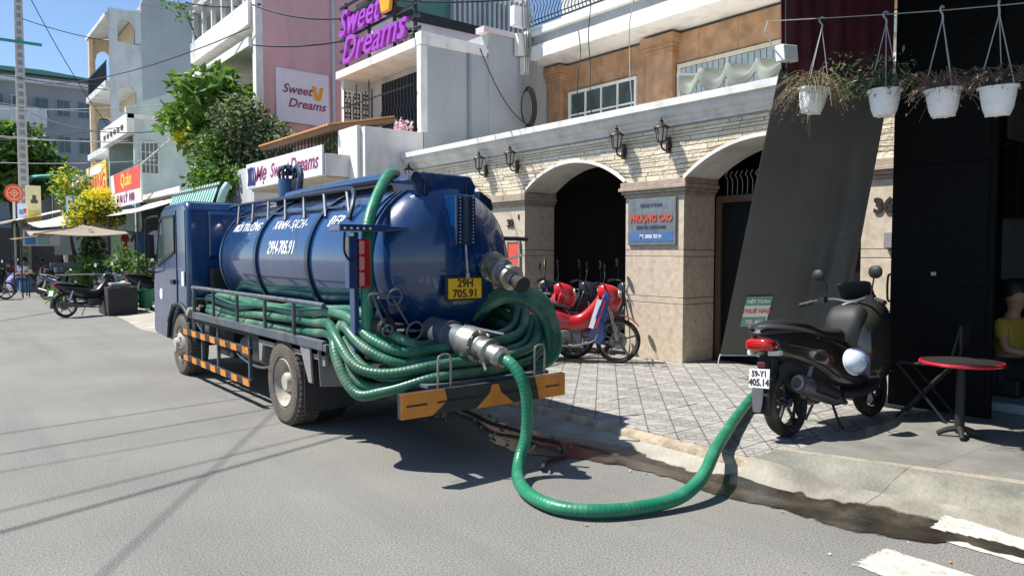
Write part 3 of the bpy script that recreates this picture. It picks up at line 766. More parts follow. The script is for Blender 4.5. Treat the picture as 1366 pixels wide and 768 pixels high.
# wall lanterns
def make_lantern(label):
    t = thing('wall_lantern', label, 'lantern', (0,0,0), 0, 'lanterns on the stone wall above the arches')
    q = MB(); q.lathe([(.045,-.02),(.05,0),(.045,.012),(.0,.02)], (0,0,0), (-1,0,0), 12); q.obox((-.004,0,.0), (1,0,0), (0,1,0), (0,0,1), .006, .04, .11)
    obj('back_plate', q, M['bronze'], t, smooth=True)
    q = MB().tube([(-.01,0,-.03),(-.07,0,-.075),(-.135,0,-.04),(-.15,0,.03)], .012, 8, smooth=5); obj('arm', q, M['bronze'], t, smooth=True)
    q = MB()
    for k in range(6):
        a = k*math.pi/3; q.bar((-.15+.052*math.cos(a), .052*math.sin(a), .035), (-.15+.082*math.cos(a), .082*math.sin(a), .215), .009)
    q.lathe([(0,.018),(.04,.02),(.055,.03),(.055,.04),(.03,.042)], (-.15,0,0), (0,0,1), 12); q.lathe([(.0,-.03),(.012,-.02),(.006,0),(.02,.02)], (-.15,0,0), (0,0,1), 8)
    obj('cage', q, M['bronze'], t, smooth=True)
    q = MB().lathe([(.0,.036),(.046,.038),(.076,.212),(.0,.213)], (-.15,0,0), (0,0,1), 6); obj('glass', q, M['lamp_glass'], t)
    q = MB().lathe([(.088,.21),(.108,.214),(.100,.232),(.06,.258),(.03,.275),(.022,.30),(.03,.312),(.012,.325),(.006,.355),(.0,.36)], (-.15,0,0), (0,0,1), 12); obj('cap', q, M['bronze'], t, smooth=True)
    return t
lan = make_lantern('wall lantern nearest the hanging grey tarp, above the corner of the right arch')
lan.location = (FX-.035, 6.37, 2.90)
for y, lb in ((7.15, 'wall lantern at the right shoulder of the open garage arch, above the plaque'), (9.49, 'wall lantern at the left shoulder of the open garage arch'),
              (10.34, 'small wall lantern just right of the tank hatch, next to the pier marked 32'), (12.66, 'farthest wall lantern beside the white neighbouring house')):
    clone(lan, lb, (FX-.035, y, 2.90))
lan.scale = (1.12,)*3
for o in [x for x in bpy.data.objects if x.name.startswith('wall_lantern')]: o.scale = (.95,)*3
# meter boxes and tangled wires at the party wall
mb_ = thing('meter_boxes', 'weathered white junction boxes on the wall end beside the balcony railing', 'junction box', (10.3, 12.85, 5.6))
q = MB(); 
for (x, z, w_, h, y) in ((10.15,6.55,.34,.42,12.78),(10.22,5.98,.22,.46,12.80),(10.34,5.55,.16,.36,12.8),(10.1,7.05,.3,.3,12.8)): q.box(x-w_/2, x+w_/2, y-.09, y+.07, z-h/2, z+h/2)
obj('box', q, M['white_paint'], mb_, world=True, bevel=.015)
q = MB()
for k in range(7): 
    x = 10.2+.05*k; q.tube([(x,12.7,6.9),(x+.05*math.sin(k),12.66,6.2),(x+.1,12.7,5.6),(x+.04,12.72,4.9-.1*k),(x+.1,12.7,4.2)], .012, 5, smooth=5)
obj('wire', q, M['cable_pale'], mb_, world=True)
cl = MB()
for k in range(5):
    cl.tube([(10.25+.16*math.cos(a)*(1+.08*k), 12.6-.02*k, 4.62+.36*math.sin(a)*(1+.05*k)) for a in [i*math.pi/8 for i in range(16)]], .010, 5, closed=True)
cl.tube([(10.25,12.6,4.25),(9.9,12.5,3.9),(9.7,12.4,3.47)], .01, 5, smooth=4); cl.tube([(10.3,12.6,4.25),(10.4,12.5,3.9),(10.4,12.4,3.45)], .01, 5, smooth=4)
tag(obj('cable_coil', cl, M['cable']), 'black cable coiled on the grey side wall above the cornice', 'cable coil')
for k, (x, y, z0, z1, lb) in enumerate(((10.3,11.05,5.9,3.48,'thin loose cable hanging left of the small terrace window'), (9.5,8.9,6.3,3.5,'thin pale wire hanging before the big pilaster'), (9.9,10.3,6.6,3.5,'long thin cable hanging across the small terrace window'))):
    pts = [(x, y, z0)] + [(x+.06*math.sin(i*2.1+k), y+.07*math.cos(i*1.7+k), z0+(z1-z0)*i/6) for i in range(1, 6)] + [(x-.2, y, z1)]
    tag(obj('hanging_cable', MB().tube(pts, .009, 5, smooth=4), M['cable_pale'] if k == 1 else M['cable']), lb, 'cable', 'loose cables hanging over the terrace')
# ================================================================ TRUCK
TX = 3.35
T = thing('tank_truck', 'dark blue vacuum tank truck parked at the kerb with a round tank and striped bumper', 'truck', (TX, 7.4, 0))
W_ = dict(world=True)
def tp(name, mb, m, parent=T, **k): return obj(name, mb, m, parent, world=True, **k)
def wheel(x, y, side, dual=False, front=False):
    """side -1: outer face toward -x"""
    ax = (side, 0, 0); c = (x, y, .375)
    rim = MB()
    if front: rim.lathe([(.225,-.10),(.225,.0),(.21,.012),(.17,.0),(.14,.03),(.10,.05),(.085,.09),(.0,.095)], c, ax, 32)
    else: rim.lathe([(.225,-.18),(.225,.0),(.212,.014),(.20,-.01),(.17,-.06),(.165,-.10),(.12,-.115),(.09,-.10),(.085,-.02),(.07,0),(.0,.0)], c, ax, 32)
    for k in range(6):
        a = k*math.pi/3+.2; r_ = .125 if not front else .13; h0 = .035 if front else -.10
        p = Vector(c)+Vector((side*h0, r_*math.cos(a), r_*math.sin(a))); rim.lathe([(.0,.03),(.012,.028),(.013,0)], p, ax, 6)
    wo = tp('wheel', rim, M['rim_dusty'], smooth=True)
    ty = MB(); prof = [(.222,.0),(.235,.018),(.30,.026),(.345,.020),(.365,.0),(.375,-.03),(.376,-.19),(.365,-.215),(.34,-.23),(.24,-.22),(.222,-.2)]
    ty.lathe(prof, c, ax, 48)
    for k in range(44):
        a = k*2*math.pi/44; u = Vector((0, math.cos(a), math.sin(a))); t_ = Vector((0, -math.sin(a), math.cos(a)))
        for off, sh in ((-.045, .0), (-.16, .5)):
            a2 = a+sh*2*math.pi/44; u2 = Vector((0, math.cos(a2), math.sin(a2))); t2 = Vector((0, -math.sin(a2), math.cos(a2)))
            ty.obox(Vector(c)+Vector((side*off,0,0))+u2*.379, (1,0,0), t2, u2, .047, .017, .009)
    tp('tyre', ty, M['tyre_dusty'] if not front else M['tyre_dusty'], wo, smooth=True)
    if dual:
        t2 = MB().lathe(prof, (x-side*.26, y, .375), ax, 36); tp('inner_tyre', t2, M['rubber'], wo, smooth=True)
for s_ in (-1, 1):
    wheel(TX+s_*.845, 6.53, s_, True); wheel(TX+s_*.835, 9.98, s_, False, True)
ch = MB(); ch.box(TX-.40, TX-.32, 4.5, 11.0, .52, .70); ch.box(TX+.32, TX+.40, 4.5, 11.0, .52, .70)
for y in (4.6, 5.4, 6.2, 7.4, 8.4, 9.4): ch.box(TX-.318, TX+.318, y-.04, y+.04, .54, .68)
ch.lathe([(.0,-.8),(.05,-.8),(.05,-.15),(.15,-.1),(.17,0),(.15,.1),(.05,.15),(.05,.8),(0,.8)], (TX,6.53,.4), (1,0,0), 14)
ch.lathe([(.0,-.7),(.04,-.7),(.04,.7),(0,.7)], (TX,9.98,.38), (1,0,0), 10); ch.tube([(TX,6.6,.42),(TX,9.2,.55)], .04, 8)
tp('chassis', ch, M['chassis'])
q = MB(); q.box(TX-.84, TX+.84, 4.75, 9.42, .705, .745); tp('deck', q, M['chassis'])
q = MB()
for y in (5.0, 6.0, 7.2, 8.2, 9.2): q.box(TX-.80, TX+.80, y-.04, y+.04, .748, .80)
for y in (5.35, 6.5, 7.8, 8.9): q.prism([(-.6,.80),(.6,.80),(.52,1.1),(.3,.93),(0,.86),(-.3,.93),(-.52,1.1)], (TX, y+.03, 0), (1,0,0), (0,0,1), .06)
tp('tank_cradle', q, M['truck_blue_dark'])
# cab
cabp = [(9.62,1.02),(9.60,2.06),(9.66,2.14),(9.76,2.165),(10.70,2.15),(10.86,2.09),(10.98,1.93),(11.30,1.28),(11.36,1.10),(11.38,.46),(11.30,.40),(10.55,.38),(10.50,.56),(10.38,.72),(10.2,.82),(9.98,.86),(9.78,.83),(9.66,.78)]
q = MB().prism([(y, z) for y, z in cabp], (2.50,0,0), (0,1,0), (0,0,1), 1.70); 
cab = tp('cab', q, M['truck_blue'], bevel=.055, seg=4, smooth=True)
q = MB().prism([(9.665,1.30),(10.03,1.30),(10.03,2.06),(9.73,2.09),(9.665,2.05)], (2.503,0,0), (0,1,0), (0,0,1), -.012); tp('side_panel', q, M['truck_blue'], cab, bevel=.004)
door = tp('door', MB().prism([(10.08,.90),(10.34,.86),(10.60,.62),(11.10,.62),(11.20,1.20),(10.90,1.98),(10.72,2.05),(10.08,2.06)], (2.500,0,0), (0,1,0), (0,0,1), -.012), M['truck_blue'], cab, bevel=.005)
tp('window', MB().prism([(10.14,1.56),(10.50,1.50),(10.98,1.38),(11.03,1.44),(10.83,1.92),(10.70,1.985),(10.14,1.985)], (2.4875,0,0), (0,1,0), (0,0,1), -.006), M['glass_window'], door)
q = MB(); 
for a, b in (((10.12,1.55),(10.12,1.99)),((10.12,1.995),(10.72,1.995)),((10.72,1.995),(10.85,1.93)),((10.85,1.93),(11.05,1.42)),((11.05,1.42),(10.98,1.36)),((10.98,1.36),(10.12,1.54))): q.bar((2.484,a[0],a[1]),(2.484,b[0],b[1]),.022,.022,(1,0,0))
tp('window_trim', q, M['plastic_black'], door)
tp('handle', MB().box(2.462, 2.484, 10.14, 10.30, 1.13, 1.19), M['plastic_black'], door, bevel=.006)
tp('badge', MB().lathe([(0,.004),(.075,.004),(.075,0)], (2.487,10.86,.98), (-1,0,0), 18), M['letter_white'], door)
tp('marker_reflector', MB().box(2.476, 2.49, 9.69, 9.80, 1.12, 1.30), M['white_plate'], cab, bevel=.003)
tp('windscreen', MB().prism([(10.95,2.0),(11.02,2.0),(11.335,1.34),(11.27,1.32)], (2.60,0,0), (0,1,0), (0,0,1), 1.5), M['glass_window'], cab)
q = MB(); q.tube([(2.50,10.98,2.02),(2.40,11.12,2.0),(2.37,11.13,1.9),(2.37,11.13,1.35),(2.42,11.12,1.28),(2.52,11.1,1.26)], .013, 7, smooth=4); tp('mirror_arm', q, M['plastic_black'], cab, smooth=True)
tp('mirror', MB().box(2.38, 2.47, 11.10, 11.15, 1.45, 1.78), M['plastic_black'], cab, bevel=.02)
tp('wheel_arch_trim', MB().tube([(2.49,9.60,.70),(2.49,9.70,.82),(2.49,9.98,.885),(2.49,10.26,.82),(2.49,10.46,.65),(2.49,10.54,.42)], .022, 8, smooth=4), M['plastic_black'], cab, smooth=True)
[tp('rear_mudguard', MB().box(a_, a_+.37, 9.44, 9.60, .45, .98), M['plastic_black'], cab, bevel=.02) for a_ in (2.53, 3.8)]
q = MB(); q.box(2.75, 3.95, 9.45, 9.595, 1.05, 1.35); tp('air_intake', q, M['chassis'], cab, bevel=.02)
q = MB(); q.prism([(9.598,1.45),(9.56,1.5),(9.56,2.0),(9.598,2.05)], (2.75,0,0), (0,1,0), (0,0,1), 1.2); tp('back_panel', q, M['truck_blue'], cab, bevel=.015, seg=3)
# tank
CZ = 1.46; TR = .64
prof = [(.0,4.90),(.12,4.904),(.25,4.922),(.38,4.958),(.48,5.005),(.56,5.065),(.61,5.13),(.635,5.20),(.64,5.28),(.64,6.4),(.64,8.0),(.64,8.95),(.62,9.05),(.56,9.12),(.45,9.18),(.25,9.24),(0,9.26)]
q = MB().lathe([(r, y) for r, y in prof], (TX,0,CZ), (0,1,0), 72); tank = tp('tank', q, M['truck_blue'], smooth=True, auto=60)
for y, wd, dr in ((5.245,.030,.022),(5.335,.028,.018),(5.46,.05,.012),(6.46,.075,.022),(7.81,.075,.022),(8.98,.04,.015)):
    q = MB().lathe([(TR-.01,-wd/2),(TR+dr,-wd/2),(TR+dr+.002,0),(TR+dr,wd/2),(TR-.01,wd/2)], (TX,y,CZ), (0,1,0), 72)
    tp('tank_band', q, M['truck_blue_dark'] if wd > .06 else M['truck_blue'], tank, smooth=True)
def tank_text(s, size, yc, ang0, sx, off):
    r_ = TR+.003
    def bend(x, y, z):
        a = ang0+y/r_; return Vector((TX-r_*math.cos(a)-(z*math.cos(a)), yc-x, CZ+r_*math.sin(a)+z*math.sin(a)))
    text('lettering', s, size, M['letter_white'], tank, (0,0,0), (1,0,0), (0,1,0), .0015, off, .12, 'CENTER', sx=sx, bend=bend)
aT = math.asin(.345/TR); aN = math.asin(.12/TR)
tank_text('MÔI TRƯỜNG', .145, 8.34, aT, .92, .001); tank_text('XANH - SẠCH -', .145, 7.10, aT, .84, .001); tank_text('ĐẸP', .15, 6.08, aT, 1.0, .001)
tank_text('29H-705.91', .18, 7.14, aN, .80, .004)
# ladder rail, walkway and pipe on top
q = MB(); q.tube([(2.96,9.42,2.05),(2.96,9.2,2.09),(2.96,7.5,2.10),(2.95,6.2,2.10),(2.93,5.98,2.06),(2.86,5.85,1.95),(2.80,5.80,1.82)], .020, 8, smooth=4)
for k in range(7): 
    y = 9.05-k*.48; q.tube([(2.96,y,2.09),(2.84,y-.30,1.855)], .016, 6)
q.tube([(2.9,9.0,1.94),(2.9,6.1,1.94)], .012, 6)
tp('top_rail', q, M['truck_blue_dark'], smooth=True)
q = MB(); q.box(3.1, 3.7, 5.5, 8.4, 2.105, 2.125); q.box(3.16, 3.2, 5.5, 8.4, 2.05, 2.104); q.box(3.6, 3.64, 5.5, 8.4, 2.05, 2.104); tp('walkway', q, M['chassis'])
q = MB(); q.tube([(3.25,8.25,2.17),(3.25,7.6,2.19),(3.25,6.2,2.20),(3.24,5.85,2.19)], .048, 14, smooth=5); tp('top_pipe', q, M['truck_blue'], smooth=True)
q = MB(); q.lathe([(.0,2.0),(.11,2.0),(.11,2.36),(.10,2.38),(0,2.38)], (3.32,8.45,0), (0,0,1), 20)
vs_ = tp('vent_stack', q, M['truck_blue'], smooth=True)
q = MB()
for k in range(5): a = k*2*math.pi/5; q.tube([(3.32+.09*math.cos(a),8.45+.09*math.sin(a),2.38),(3.32+.10*math.cos(a),8.45+.10*math.sin(a),2.46),(3.32+.04*math.cos(a),8.45+.04*math.sin(a),2.53)], .017, 6, smooth=3)
q.lathe([(.0,.0),(.05,.0),(.06,.05),(.03,.09),(0,.1)], (3.32,8.45,2.42), (0,0,1), 12); q.tube([(3.36,8.40,2.46),(3.36,8.25,2.50),(3.34,8.12,2.40),(3.30,8.08,2.22)], .035, 8, smooth=4)
tp('valve_head', q, M['truck_blue_dark'], vs_, smooth=True)
q = MB().tube([(3.24,5.93,2.19),(3.20,5.72,2.21),(3.02,5.52,2.17),(2.80,5.30,1.98),(2.64,5.14,1.76),(2.58,5.06,1.50),(2.56,5.02,1.25),(2.56,5.0,.98),(2.60,5.02,.84)], .045, 14, smooth=6); mark_along(tp('suction_hose', q, M['hose_bright'], smooth=True), 14)
# manway box and hatch on the rear top
hx = tp('manway_box', MB().prism([(3.04,1.99),(3.58,1.99),(3.62,2.08),(3.56,2.165),(3.10,2.175),(3.00,2.12)], (0,5.45,0), (1,0,0), (0,0,1), .34), M['truck_blue'], bevel=.012)
tp('hatch_lid', MB().lathe([(0,.03),(.20,.03),(.22,.02),(.22,-.05)], (3.36,5.6,2.15), (0,0,1), 24), M['truck_blue_dark'], hx, smooth=True)
[tp('latch', MB().box(a_,a_+.04,5.085,5.109,2.0,2.12), M['truck_blue_dark'], hx, bevel=.004) for a_ in (3.10, 3.50)]; q = MB(); q.lathe([(0,.0),(.05,0),(.05,.05),(0,.05)], (3.02,5.12,2.12), (0,-1,0), 12); tp('cap', q, M['truck_blue_dark'], hx, bevel=.004)
q = MB(); q.prism([(3.70,1.93),(3.86,1.90),(3.84,1.99),(3.72,2.06)], (0,5.3,0), (1,0,0), (0,0,1), .1); tp('side_gusset', q, M['truck_blue_dark'], hx, bevel=.005)
# sight gauge
ga = tp('sight_gauge', MB().box(3.245, 3.43, 4.86, 5.06, 1.60, 1.985), M['truck_blue'], bevel=.01)
tp('gauge_glass', MB().box(3.320, 3.352, 4.848, 4.859, 1.62, 1.97), M['glass_window'], ga)
for sx_ in (3.275, 3.397):
    tp('gauge_flange', MB().box(sx_-.022, sx_+.022, 4.845, 4.859, 1.605, 1.98), M['truck_blue_dark'], ga)
    for k in range(14):
        q = MB().lathe([(0,.010),(.0065,.009),(.0075,0)], (sx_,4.845,1.62+k*.0265), (0,-1,0), 6); tp('bolt', q, M['bright_steel'], ga)
q = MB().tube([(3.345,4.87,1.60),(3.345,4.86,1.5),(3.35,4.85,1.37)], .010, 8); q.lathe([(0,-.02),(.02,-.02),(.02,.02),(0,.02)], (3.35,4.85,1.36), (0,0,1), 10); tp('gauge_pipe', q, M['steel'], ga, smooth=True)
# rear number plate
pf_ = tp('plate_bracket', MB().box(3.145, 3.495, 4.852, 4.872, 1.165, 1.355), M['black_paint'], bevel=.004)
tp('number_plate', MB().box(3.165, 3.475, 4.843, 4.851, 1.182, 1.338), M['yellow_plate'], pf_)
text('lettering', '29H', .088, M['plate_text'], pf_, (3.32,4.840,1.300), (1,0,0), (0,0,1), .001, .002); text('lettering', '705.91', .088, M['plate_text'], pf_, (3.32,4.840,1.218), (1,0,0), (0,0,1), .001, .002)
def rings(q, a, b, spec, n=20):
    a = Vector(a); b = Vector(b); L = (b-a).length; q.lathe([(r, t*L) for r, t in spec], a, b-a, n)
# upper valve
q = MB(); rings(q, (3.60,4.98,1.47), (3.585,4.55,1.33), [(.0,0),(.085,0),(.085,.25),(.12,.26),(.12,.33),(.075,.34),(.07,.5),(.10,.52),(.105,.62),(.08,.64),(.075,.8),(.10,.82),(.10,.93),(.06,.94),(.055,1.0),(0,1.0)], 28)
v1 = tp('upper_outlet', q, M['steel'], smooth=True, auto=30)
q = MB(); rings(q, (3.587,4.57,1.335), (3.575,4.44,1.29), [(0,0),(.05,0),(.05,.6),(.065,.62),(.065,1),(0,1)], 18); tp('outlet_cap', q, M['chassis'], v1, smooth=True)
q = MB()
for k in range(8): a = k*math.pi/4; q.lathe([(0,.02),(.012,.02),(.012,-.05)], (3.593+.105*math.cos(a), 4.84, 1.425+.105*math.sin(a)), (0,-1,-.33), 6)
q.bar((3.66,4.75,1.48),(3.70,4.62,1.52),.018); q.bar((3.52,4.66,1.42),(3.50,4.58,1.47),.016)
tp('clamp', q, M['bright_steel'], v1)
# lower valve with the discharge coupling
q = MB(); rings(q, (3.10,4.98,.935), (3.12,4.50,.88), [(0,0),(.11,0),(.11,.45),(.125,.47),(.125,.56),(.105,.58),(.105,.88),(0,.9)], 28); v2 = tp('lower_outlet', q, M['rail_metal'], smooth=True, auto=30)
q = MB(); rings(q, (3.12,4.56,.885), (3.145,4.43,.865), [(0,0),(.125,0),(.13,.2),(.13,.7),(.12,1),(0,1)], 28); tp('flange', q, M['steel'], v2, smooth=True, auto=30)
q = MB(); rings(q, (3.14,4.44,.867), (3.165,4.14,.795), [(0,0),(.085,0),(.085,.15),(.075,.2),(.07,.35),(.09,.38),(.095,.5),(.07,.55),(.065,.75),(.078,.78),(.08,.9),(.06,1),(0,1)], 24); tp('coupling', q, M['steel'], v2, smooth=True, auto=30)
q = MB(); q.bar((3.09,4.52,1.01),(3.27,4.28,.955),.035,.012); q.bar((3.12,4.5,.95),(3.12,4.5,1.01),.03); tp('valve_lever', q, M['bright_steel'], v2, bevel=.004)
q = MB(); 
for k in range(3): q.bar((3.09+.06*k,4.30-.02*k,.78+.02*k),(3.06+.07*k,4.22,.72+.05*k),.016)
for k in range(8): a = k*math.pi/4; q.lathe([(0,.02),(.012,.02),(.012,-.02)], (3.145+.105*math.cos(a),4.42,.865+.105*math.sin(a)), (0,-1,-.15), 6)
tp('cam_arm', q, M['bright_steel'], v2)
# control levers and hand wheels
q = MB()
for c, r_ in (((2.66,4.78,1.22),.058),((2.80,4.74,.97),.066),((2.60,4.78,.98),.04)):
    c = Vector(c); q.tube([c+Vector((r_*math.cos(a), -.3*r_*math.sin(a), r_*math.sin(a))) for a in [i*math.pi/9 for i in range(18)]], .009, 6, closed=True)
    q.tube([c-Vector((r_,0,0)), c+Vector((r_,0,0))], .006, 5); q.tube([c, c+Vector((0,.25,-.02))], .012, 6)
q.tube([(2.50,4.85,1.16),(2.48,4.82,1.24),(2.58,4.80,1.24),(2.66,4.80,1.22)], .012, 6, smooth=3); q.tube([(2.52,4.85,1.24),(2.60,4.8,1.0),(2.72,4.8,.9)], .01, 6, smooth=3); q.tube([(2.66,4.8,1.2),(2.78,4.78,1.0)], .008, 5)
tp('control_valve', q, M['rail_metal'], smooth=True)
q = MB(); q.box(2.62, 2.88, 5.0, 5.3, .80, 1.0); q.lathe([(0,0),(.07,0),(.07,.2),(0,.2)], (2.62,5.0,1.0), (0,-1,0), 12); tp('pump_casing', q, M['chassis'], bevel=.02)
# tail lamp on its bracket
q = MB(); q.box(2.33, 2.72, 4.98, 5.16, 1.695, 1.745); q.prism([(2.722,1.70),(3.06,1.725),(2.722,1.74)], (0,5.12,0), (1,0,0), (0,0,1), .1); q.box(2.46,2.50,5.02,5.1,.78,1.69)
br = tp('lamp_bracket', q, M['truck_blue'], bevel=.006)
for k in range(5): tp('bolt', MB().lathe([(0,.012),(.009,.012),(.009,0)], (2.37+.05*k,4.98,1.715), (0,-1,0), 6), M['cream'], br)
tp('bracket_hook', MB().tube([(2.38,5.0,1.69),(2.37,4.99,1.55),(2.42,4.99,1.48),(2.44,4.99,1.52)], .009, 6, smooth=4), M['chassis'], br)
lh = tp('lamp_housing', MB().box(2.405, 2.478, 4.99, 5.06, 1.28, 1.66), M['truck_blue'], bevel=.006)
q = MB()
lens = tp('tail_light', MB().box(2.482, 2.565, 4.965, 5.05, 1.28, 1.64), M['red_lens'], bevel=.008)
for k in range(3): tp('lens_segment', MB().box(2.474, 2.512, 4.957, 4.964, 1.30+k*.115, 1.395+k*.115), M['pink_lens'], lens)
tp('grab_arm', MB().tube([(3.9,5.2,1.66),(4.06,5.14,1.66),(4.16,5.10,1.655)], .018, 8), M['chassis'])
# bumper with warning pattern
BX0, BX1, BY, BZ0, BZ1 = 2.42, 3.86, 4.28, .445, .615
bp_ = tp('bumper', MB().box(BX0, BX1, BY, BY+.045, BZ0, BZ1), M['black_paint'], bevel=.004)
def chev(poly): tp('warning_panel', MB().prism(poly, (0,BY-.0015,0), (1,0,0), (0,0,1), .0025), M['orange_paint'], bp_)
chev([(BX0,BZ0),(2.66,BZ0),(2.78,.53),(2.76,BZ1),(BX0,BZ1)]); chev([(3.02,BZ0),(3.36,BZ0),(3.24,.54),(3.22,.60),(3.16,.60),(3.14,.54)]); chev([(3.60,BZ0),(BX1,BZ0),(BX1,BZ1),(3.56,BZ1),(3.58,.53)])
for a, b in ((2.46,2.62),(2.70,3.08),(3.26,3.58),(3.66,3.80)): tp('slot', MB().box(a, b, BY-.006, BY-.0042, .523, .535), M['chassis'], bp_)
[tp('bumper_bracket', MB().box(a_, a_+.06, BY+.046, 4.8, .48, .56), M['chassis'], bp_) for a_ in (2.62, 3.66)]
for x in (2.74, 3.60):
    q = MB().tube([(x,4.33,.61),(x,4.33,.80),(x+.03,4.34,.835),(x+.09,4.36,.835),(x+.13,4.37,.80),(x+.13,4.37,.61)], .0085, 7, smooth=3); tp('hose_hoop', q, M['steel'], smooth=True)
q = MB(); q.box(2.7, 3.8, 4.40, 4.75, .60, .625); tp('rear_step', q, M['rail_metal'], bevel=.003)
# side rails for the hose and side guards
q = MB(); q.box(2.47, 2.53, 5.62, 9.34, .755, .83); q.box(2.47, 2.80, 5.55, 5.61, .755, .81); tp('deck_edge', q, M['rail_metal'], bevel=.004)
q = MB(); q.tube([(2.49,9.30,.80),(2.49,9.30,1.08),(2.49,9.22,1.12),(2.49,7.6,1.12),(2.49,5.80,1.12),(2.50,5.66,1.10),(2.53,5.60,1.03),(2.53,5.56,.76)], .021, 9, smooth=3)
for y in (8.55, 7.75, 6.95, 6.25): q.tube([(2.49,y,.82),(2.49,y,1.115)], .018, 8)
tp('hose_rail', q, M['rail_metal'], smooth=True)
q = MB(); q.box(4.17, 4.23, 5.62, 9.34, .755, .83); q.tube([(4.21,9.30,.80),(4.21,9.30,1.12),(4.21,5.7,1.12),(4.19,5.58,1.0),(4.19,5.56,.76)], .02, 8, smooth=3); tp('hose_rail', q, M['rail_metal'])
for z in (.565, .245):
    gd = tp('side_guard', MB().box(2.485, 2.52, 7.38, 9.95, z-.035, z+.035), M['black_paint'], bevel=.005)
    for k in range(7):
        y = 7.40+k*.365; tp('warning_stripe', MB().prism([(y,z-.033),(y+.18,z-.033),(y+.20,z+.033),(y+.02,z+.033)], (2.4835,0,0), (0,1,0), (0,0,1), -.002), M['orange_paint'], gd)
for y in (7.52, 8.55, 9.15, 9.7): tp('guard_post', MB().box(2.522, 2.555, y-.02, y+.02, .24, .75), M['rail_metal'], bevel=.003)
q = MB(); q.prism([(5.66,.74),(7.20,.74),(7.18,.50),(7.12,.50),(7.08,.66),(5.78,.66),(5.74,.62),(5.66,.62)], (2.51,0,0), (0,1,0), (0,0,1), .03); q.box(2.52,2.86,5.9,7.1,.700,.752) if False else None
q.prism([(5.9,.77),(6.12,.77),(5.93,.46),(5.86,.46)], (2.48,0,0), (0,1,0), (0,0,1), .02); tp('mudguard', q, M['plate_grey'], bevel=.004)
fl = tp('mudflap', MB().prism([(2.50,.17),(2.96,.19),(2.96,.70),(2.50,.70)], (0,6.07,0), (1,0,0), (0,0,1), .012), M['flap_black'], bevel=.004)
tp('mudflap', MB().prism([(3.74,.17),(4.2,.17),(4.2,.70),(3.74,.70)], (0,6.07,0), (1,0,0), (0,0,1), .012), M['flap_black'])
tp('grey_flap', MB().prism([(2.50,.45),(2.80,.42),(2.82,.77),(2.48,.77)], (0,5.74,0), (1,0,0), (0,0,1), .01), M['plate_grey'], bevel=.003)
tp('grey_flap', MB().prism([(3.9,.45),(4.2,.45),(4.2,.77),(3.9,.77)], (0,5.74,0), (1,0,0), (0,0,1), .01), M['plate_grey'])
q = MB(); q.box(2.62, 2.95, 8.3, 8.9, .38, .68); tp('battery_box', q, M['chassis'], bevel=.015)
q = MB(); q.lathe([(0,0),(.13,0),(.14,.03),(.14,.62),(.13,.65),(0,.65)], (2.76,7.5,.52), (0,1,0), 20); tp('air_tank', q, M['plate_grey'], smooth=True)
q = MB(); q.box(2.60,2.9,9.1,9.38,.55,.74); q.tube([(2.6,9.4,.9),(2.56,9.45,.75),(2.6,9.35,.6)], .03, 8, smooth=4); q.tube([(2.7,8.9,.6),(2.66,8.2,.42),(2.7,7.6,.36),(2.8,7.1,.5)], .018, 7, smooth=5); tp('pipework', q, M['steel'], smooth=True)
tp('fuel_filler', MB().lathe([(0,0),(.07,0),(.075,.05),(.05,.12),(0,.13)], (2.55,9.40,.80), (-1,0,.3), 16), M['plate_grey'], smooth=True)

# ================================================================ HOSES
HB = thing('hose_bundle', 'bundle of faded green suction hose looped round the deck and rear of the blue truck', 'hose', (TX, 7.0, .8))
rnd = random.Random(21)
loops = []
for k in range(9):
    a = k % 3; b = k//3
    lx = 2.575+.088*a; lz = .80+.085*b + .02*(a % 2)
    j = lambda s: rnd.uniform(-s, s)
    left = [(lx+.1, 9.35, .84+.05*b), (lx+j(.02), 8.9, lz+.05+j(.03)), (lx+j(.035), 8.1, lz+j(.05)+.02), (lx+j(.03), 7.3, lz+j(.035)+.02), (lx+j(.02), 6.5, lz+.04+j(.03)), (lx-.02, 5.95, lz+.07)]
    loops.append((left, k))
# how each hose rounds the rear corner: (corner outward x, drop z, rear y, rear z)
rear = [(-.07,.66,4.56,.655),(-.03,.76,4.62,.68),(.03,.86,4.72,.69),(-.10,.78,4.50,.745),(-.02,.90,4.60,.76),(.08,.98,4.70,.77),(.02,.97,4.66,.84),(.10,1.05,4.78,.86),(-.12,.60,4.47,.665)]
for (left, k), (ox, cz, ry, rz_) in zip(loops, rear):
    cx = 2.50+ox
    mid = [(left[-1][0]-.02+ox*.4, 5.55, left[-1][2]+.02), (cx+.00, 5.20, (left[-1][2]+cz)/2+.03), (cx+.02, 4.92, cz-.06), (cx+.16, 4.70, (cz+rz_)/2-.08 if k != 8 else .56), (cx+.42, ry+.02, rz_-.01)]
    rr = [(3.05, ry, rz_), (3.45, ry+.03, rz_+.0), (3.80, ry+.10, rz_+.05), (4.02+.02*(k % 3), ry+.30, rz_+.22)]
    up = 1.12-.07*(k % 3)-.03*(k//3)
    rr += [(4.06-.03*(k % 2), ry+.50, up-.10), (4.0-.05*(k % 3), ry+.75, up), (3.98-.04*(k//3), 5.9, up-.08), (4.06, 6.6, .92+.03*(k % 3)), (4.05, 8.0, .88+.05*(k//3)), (4.0, 9.2, .86)]
    q = MB().tube(left+mid+rr, .039, 12, smooth=7); mark_along(obj('hose_loop', q, M['hose'], HB, world=True, smooth=True), 12)
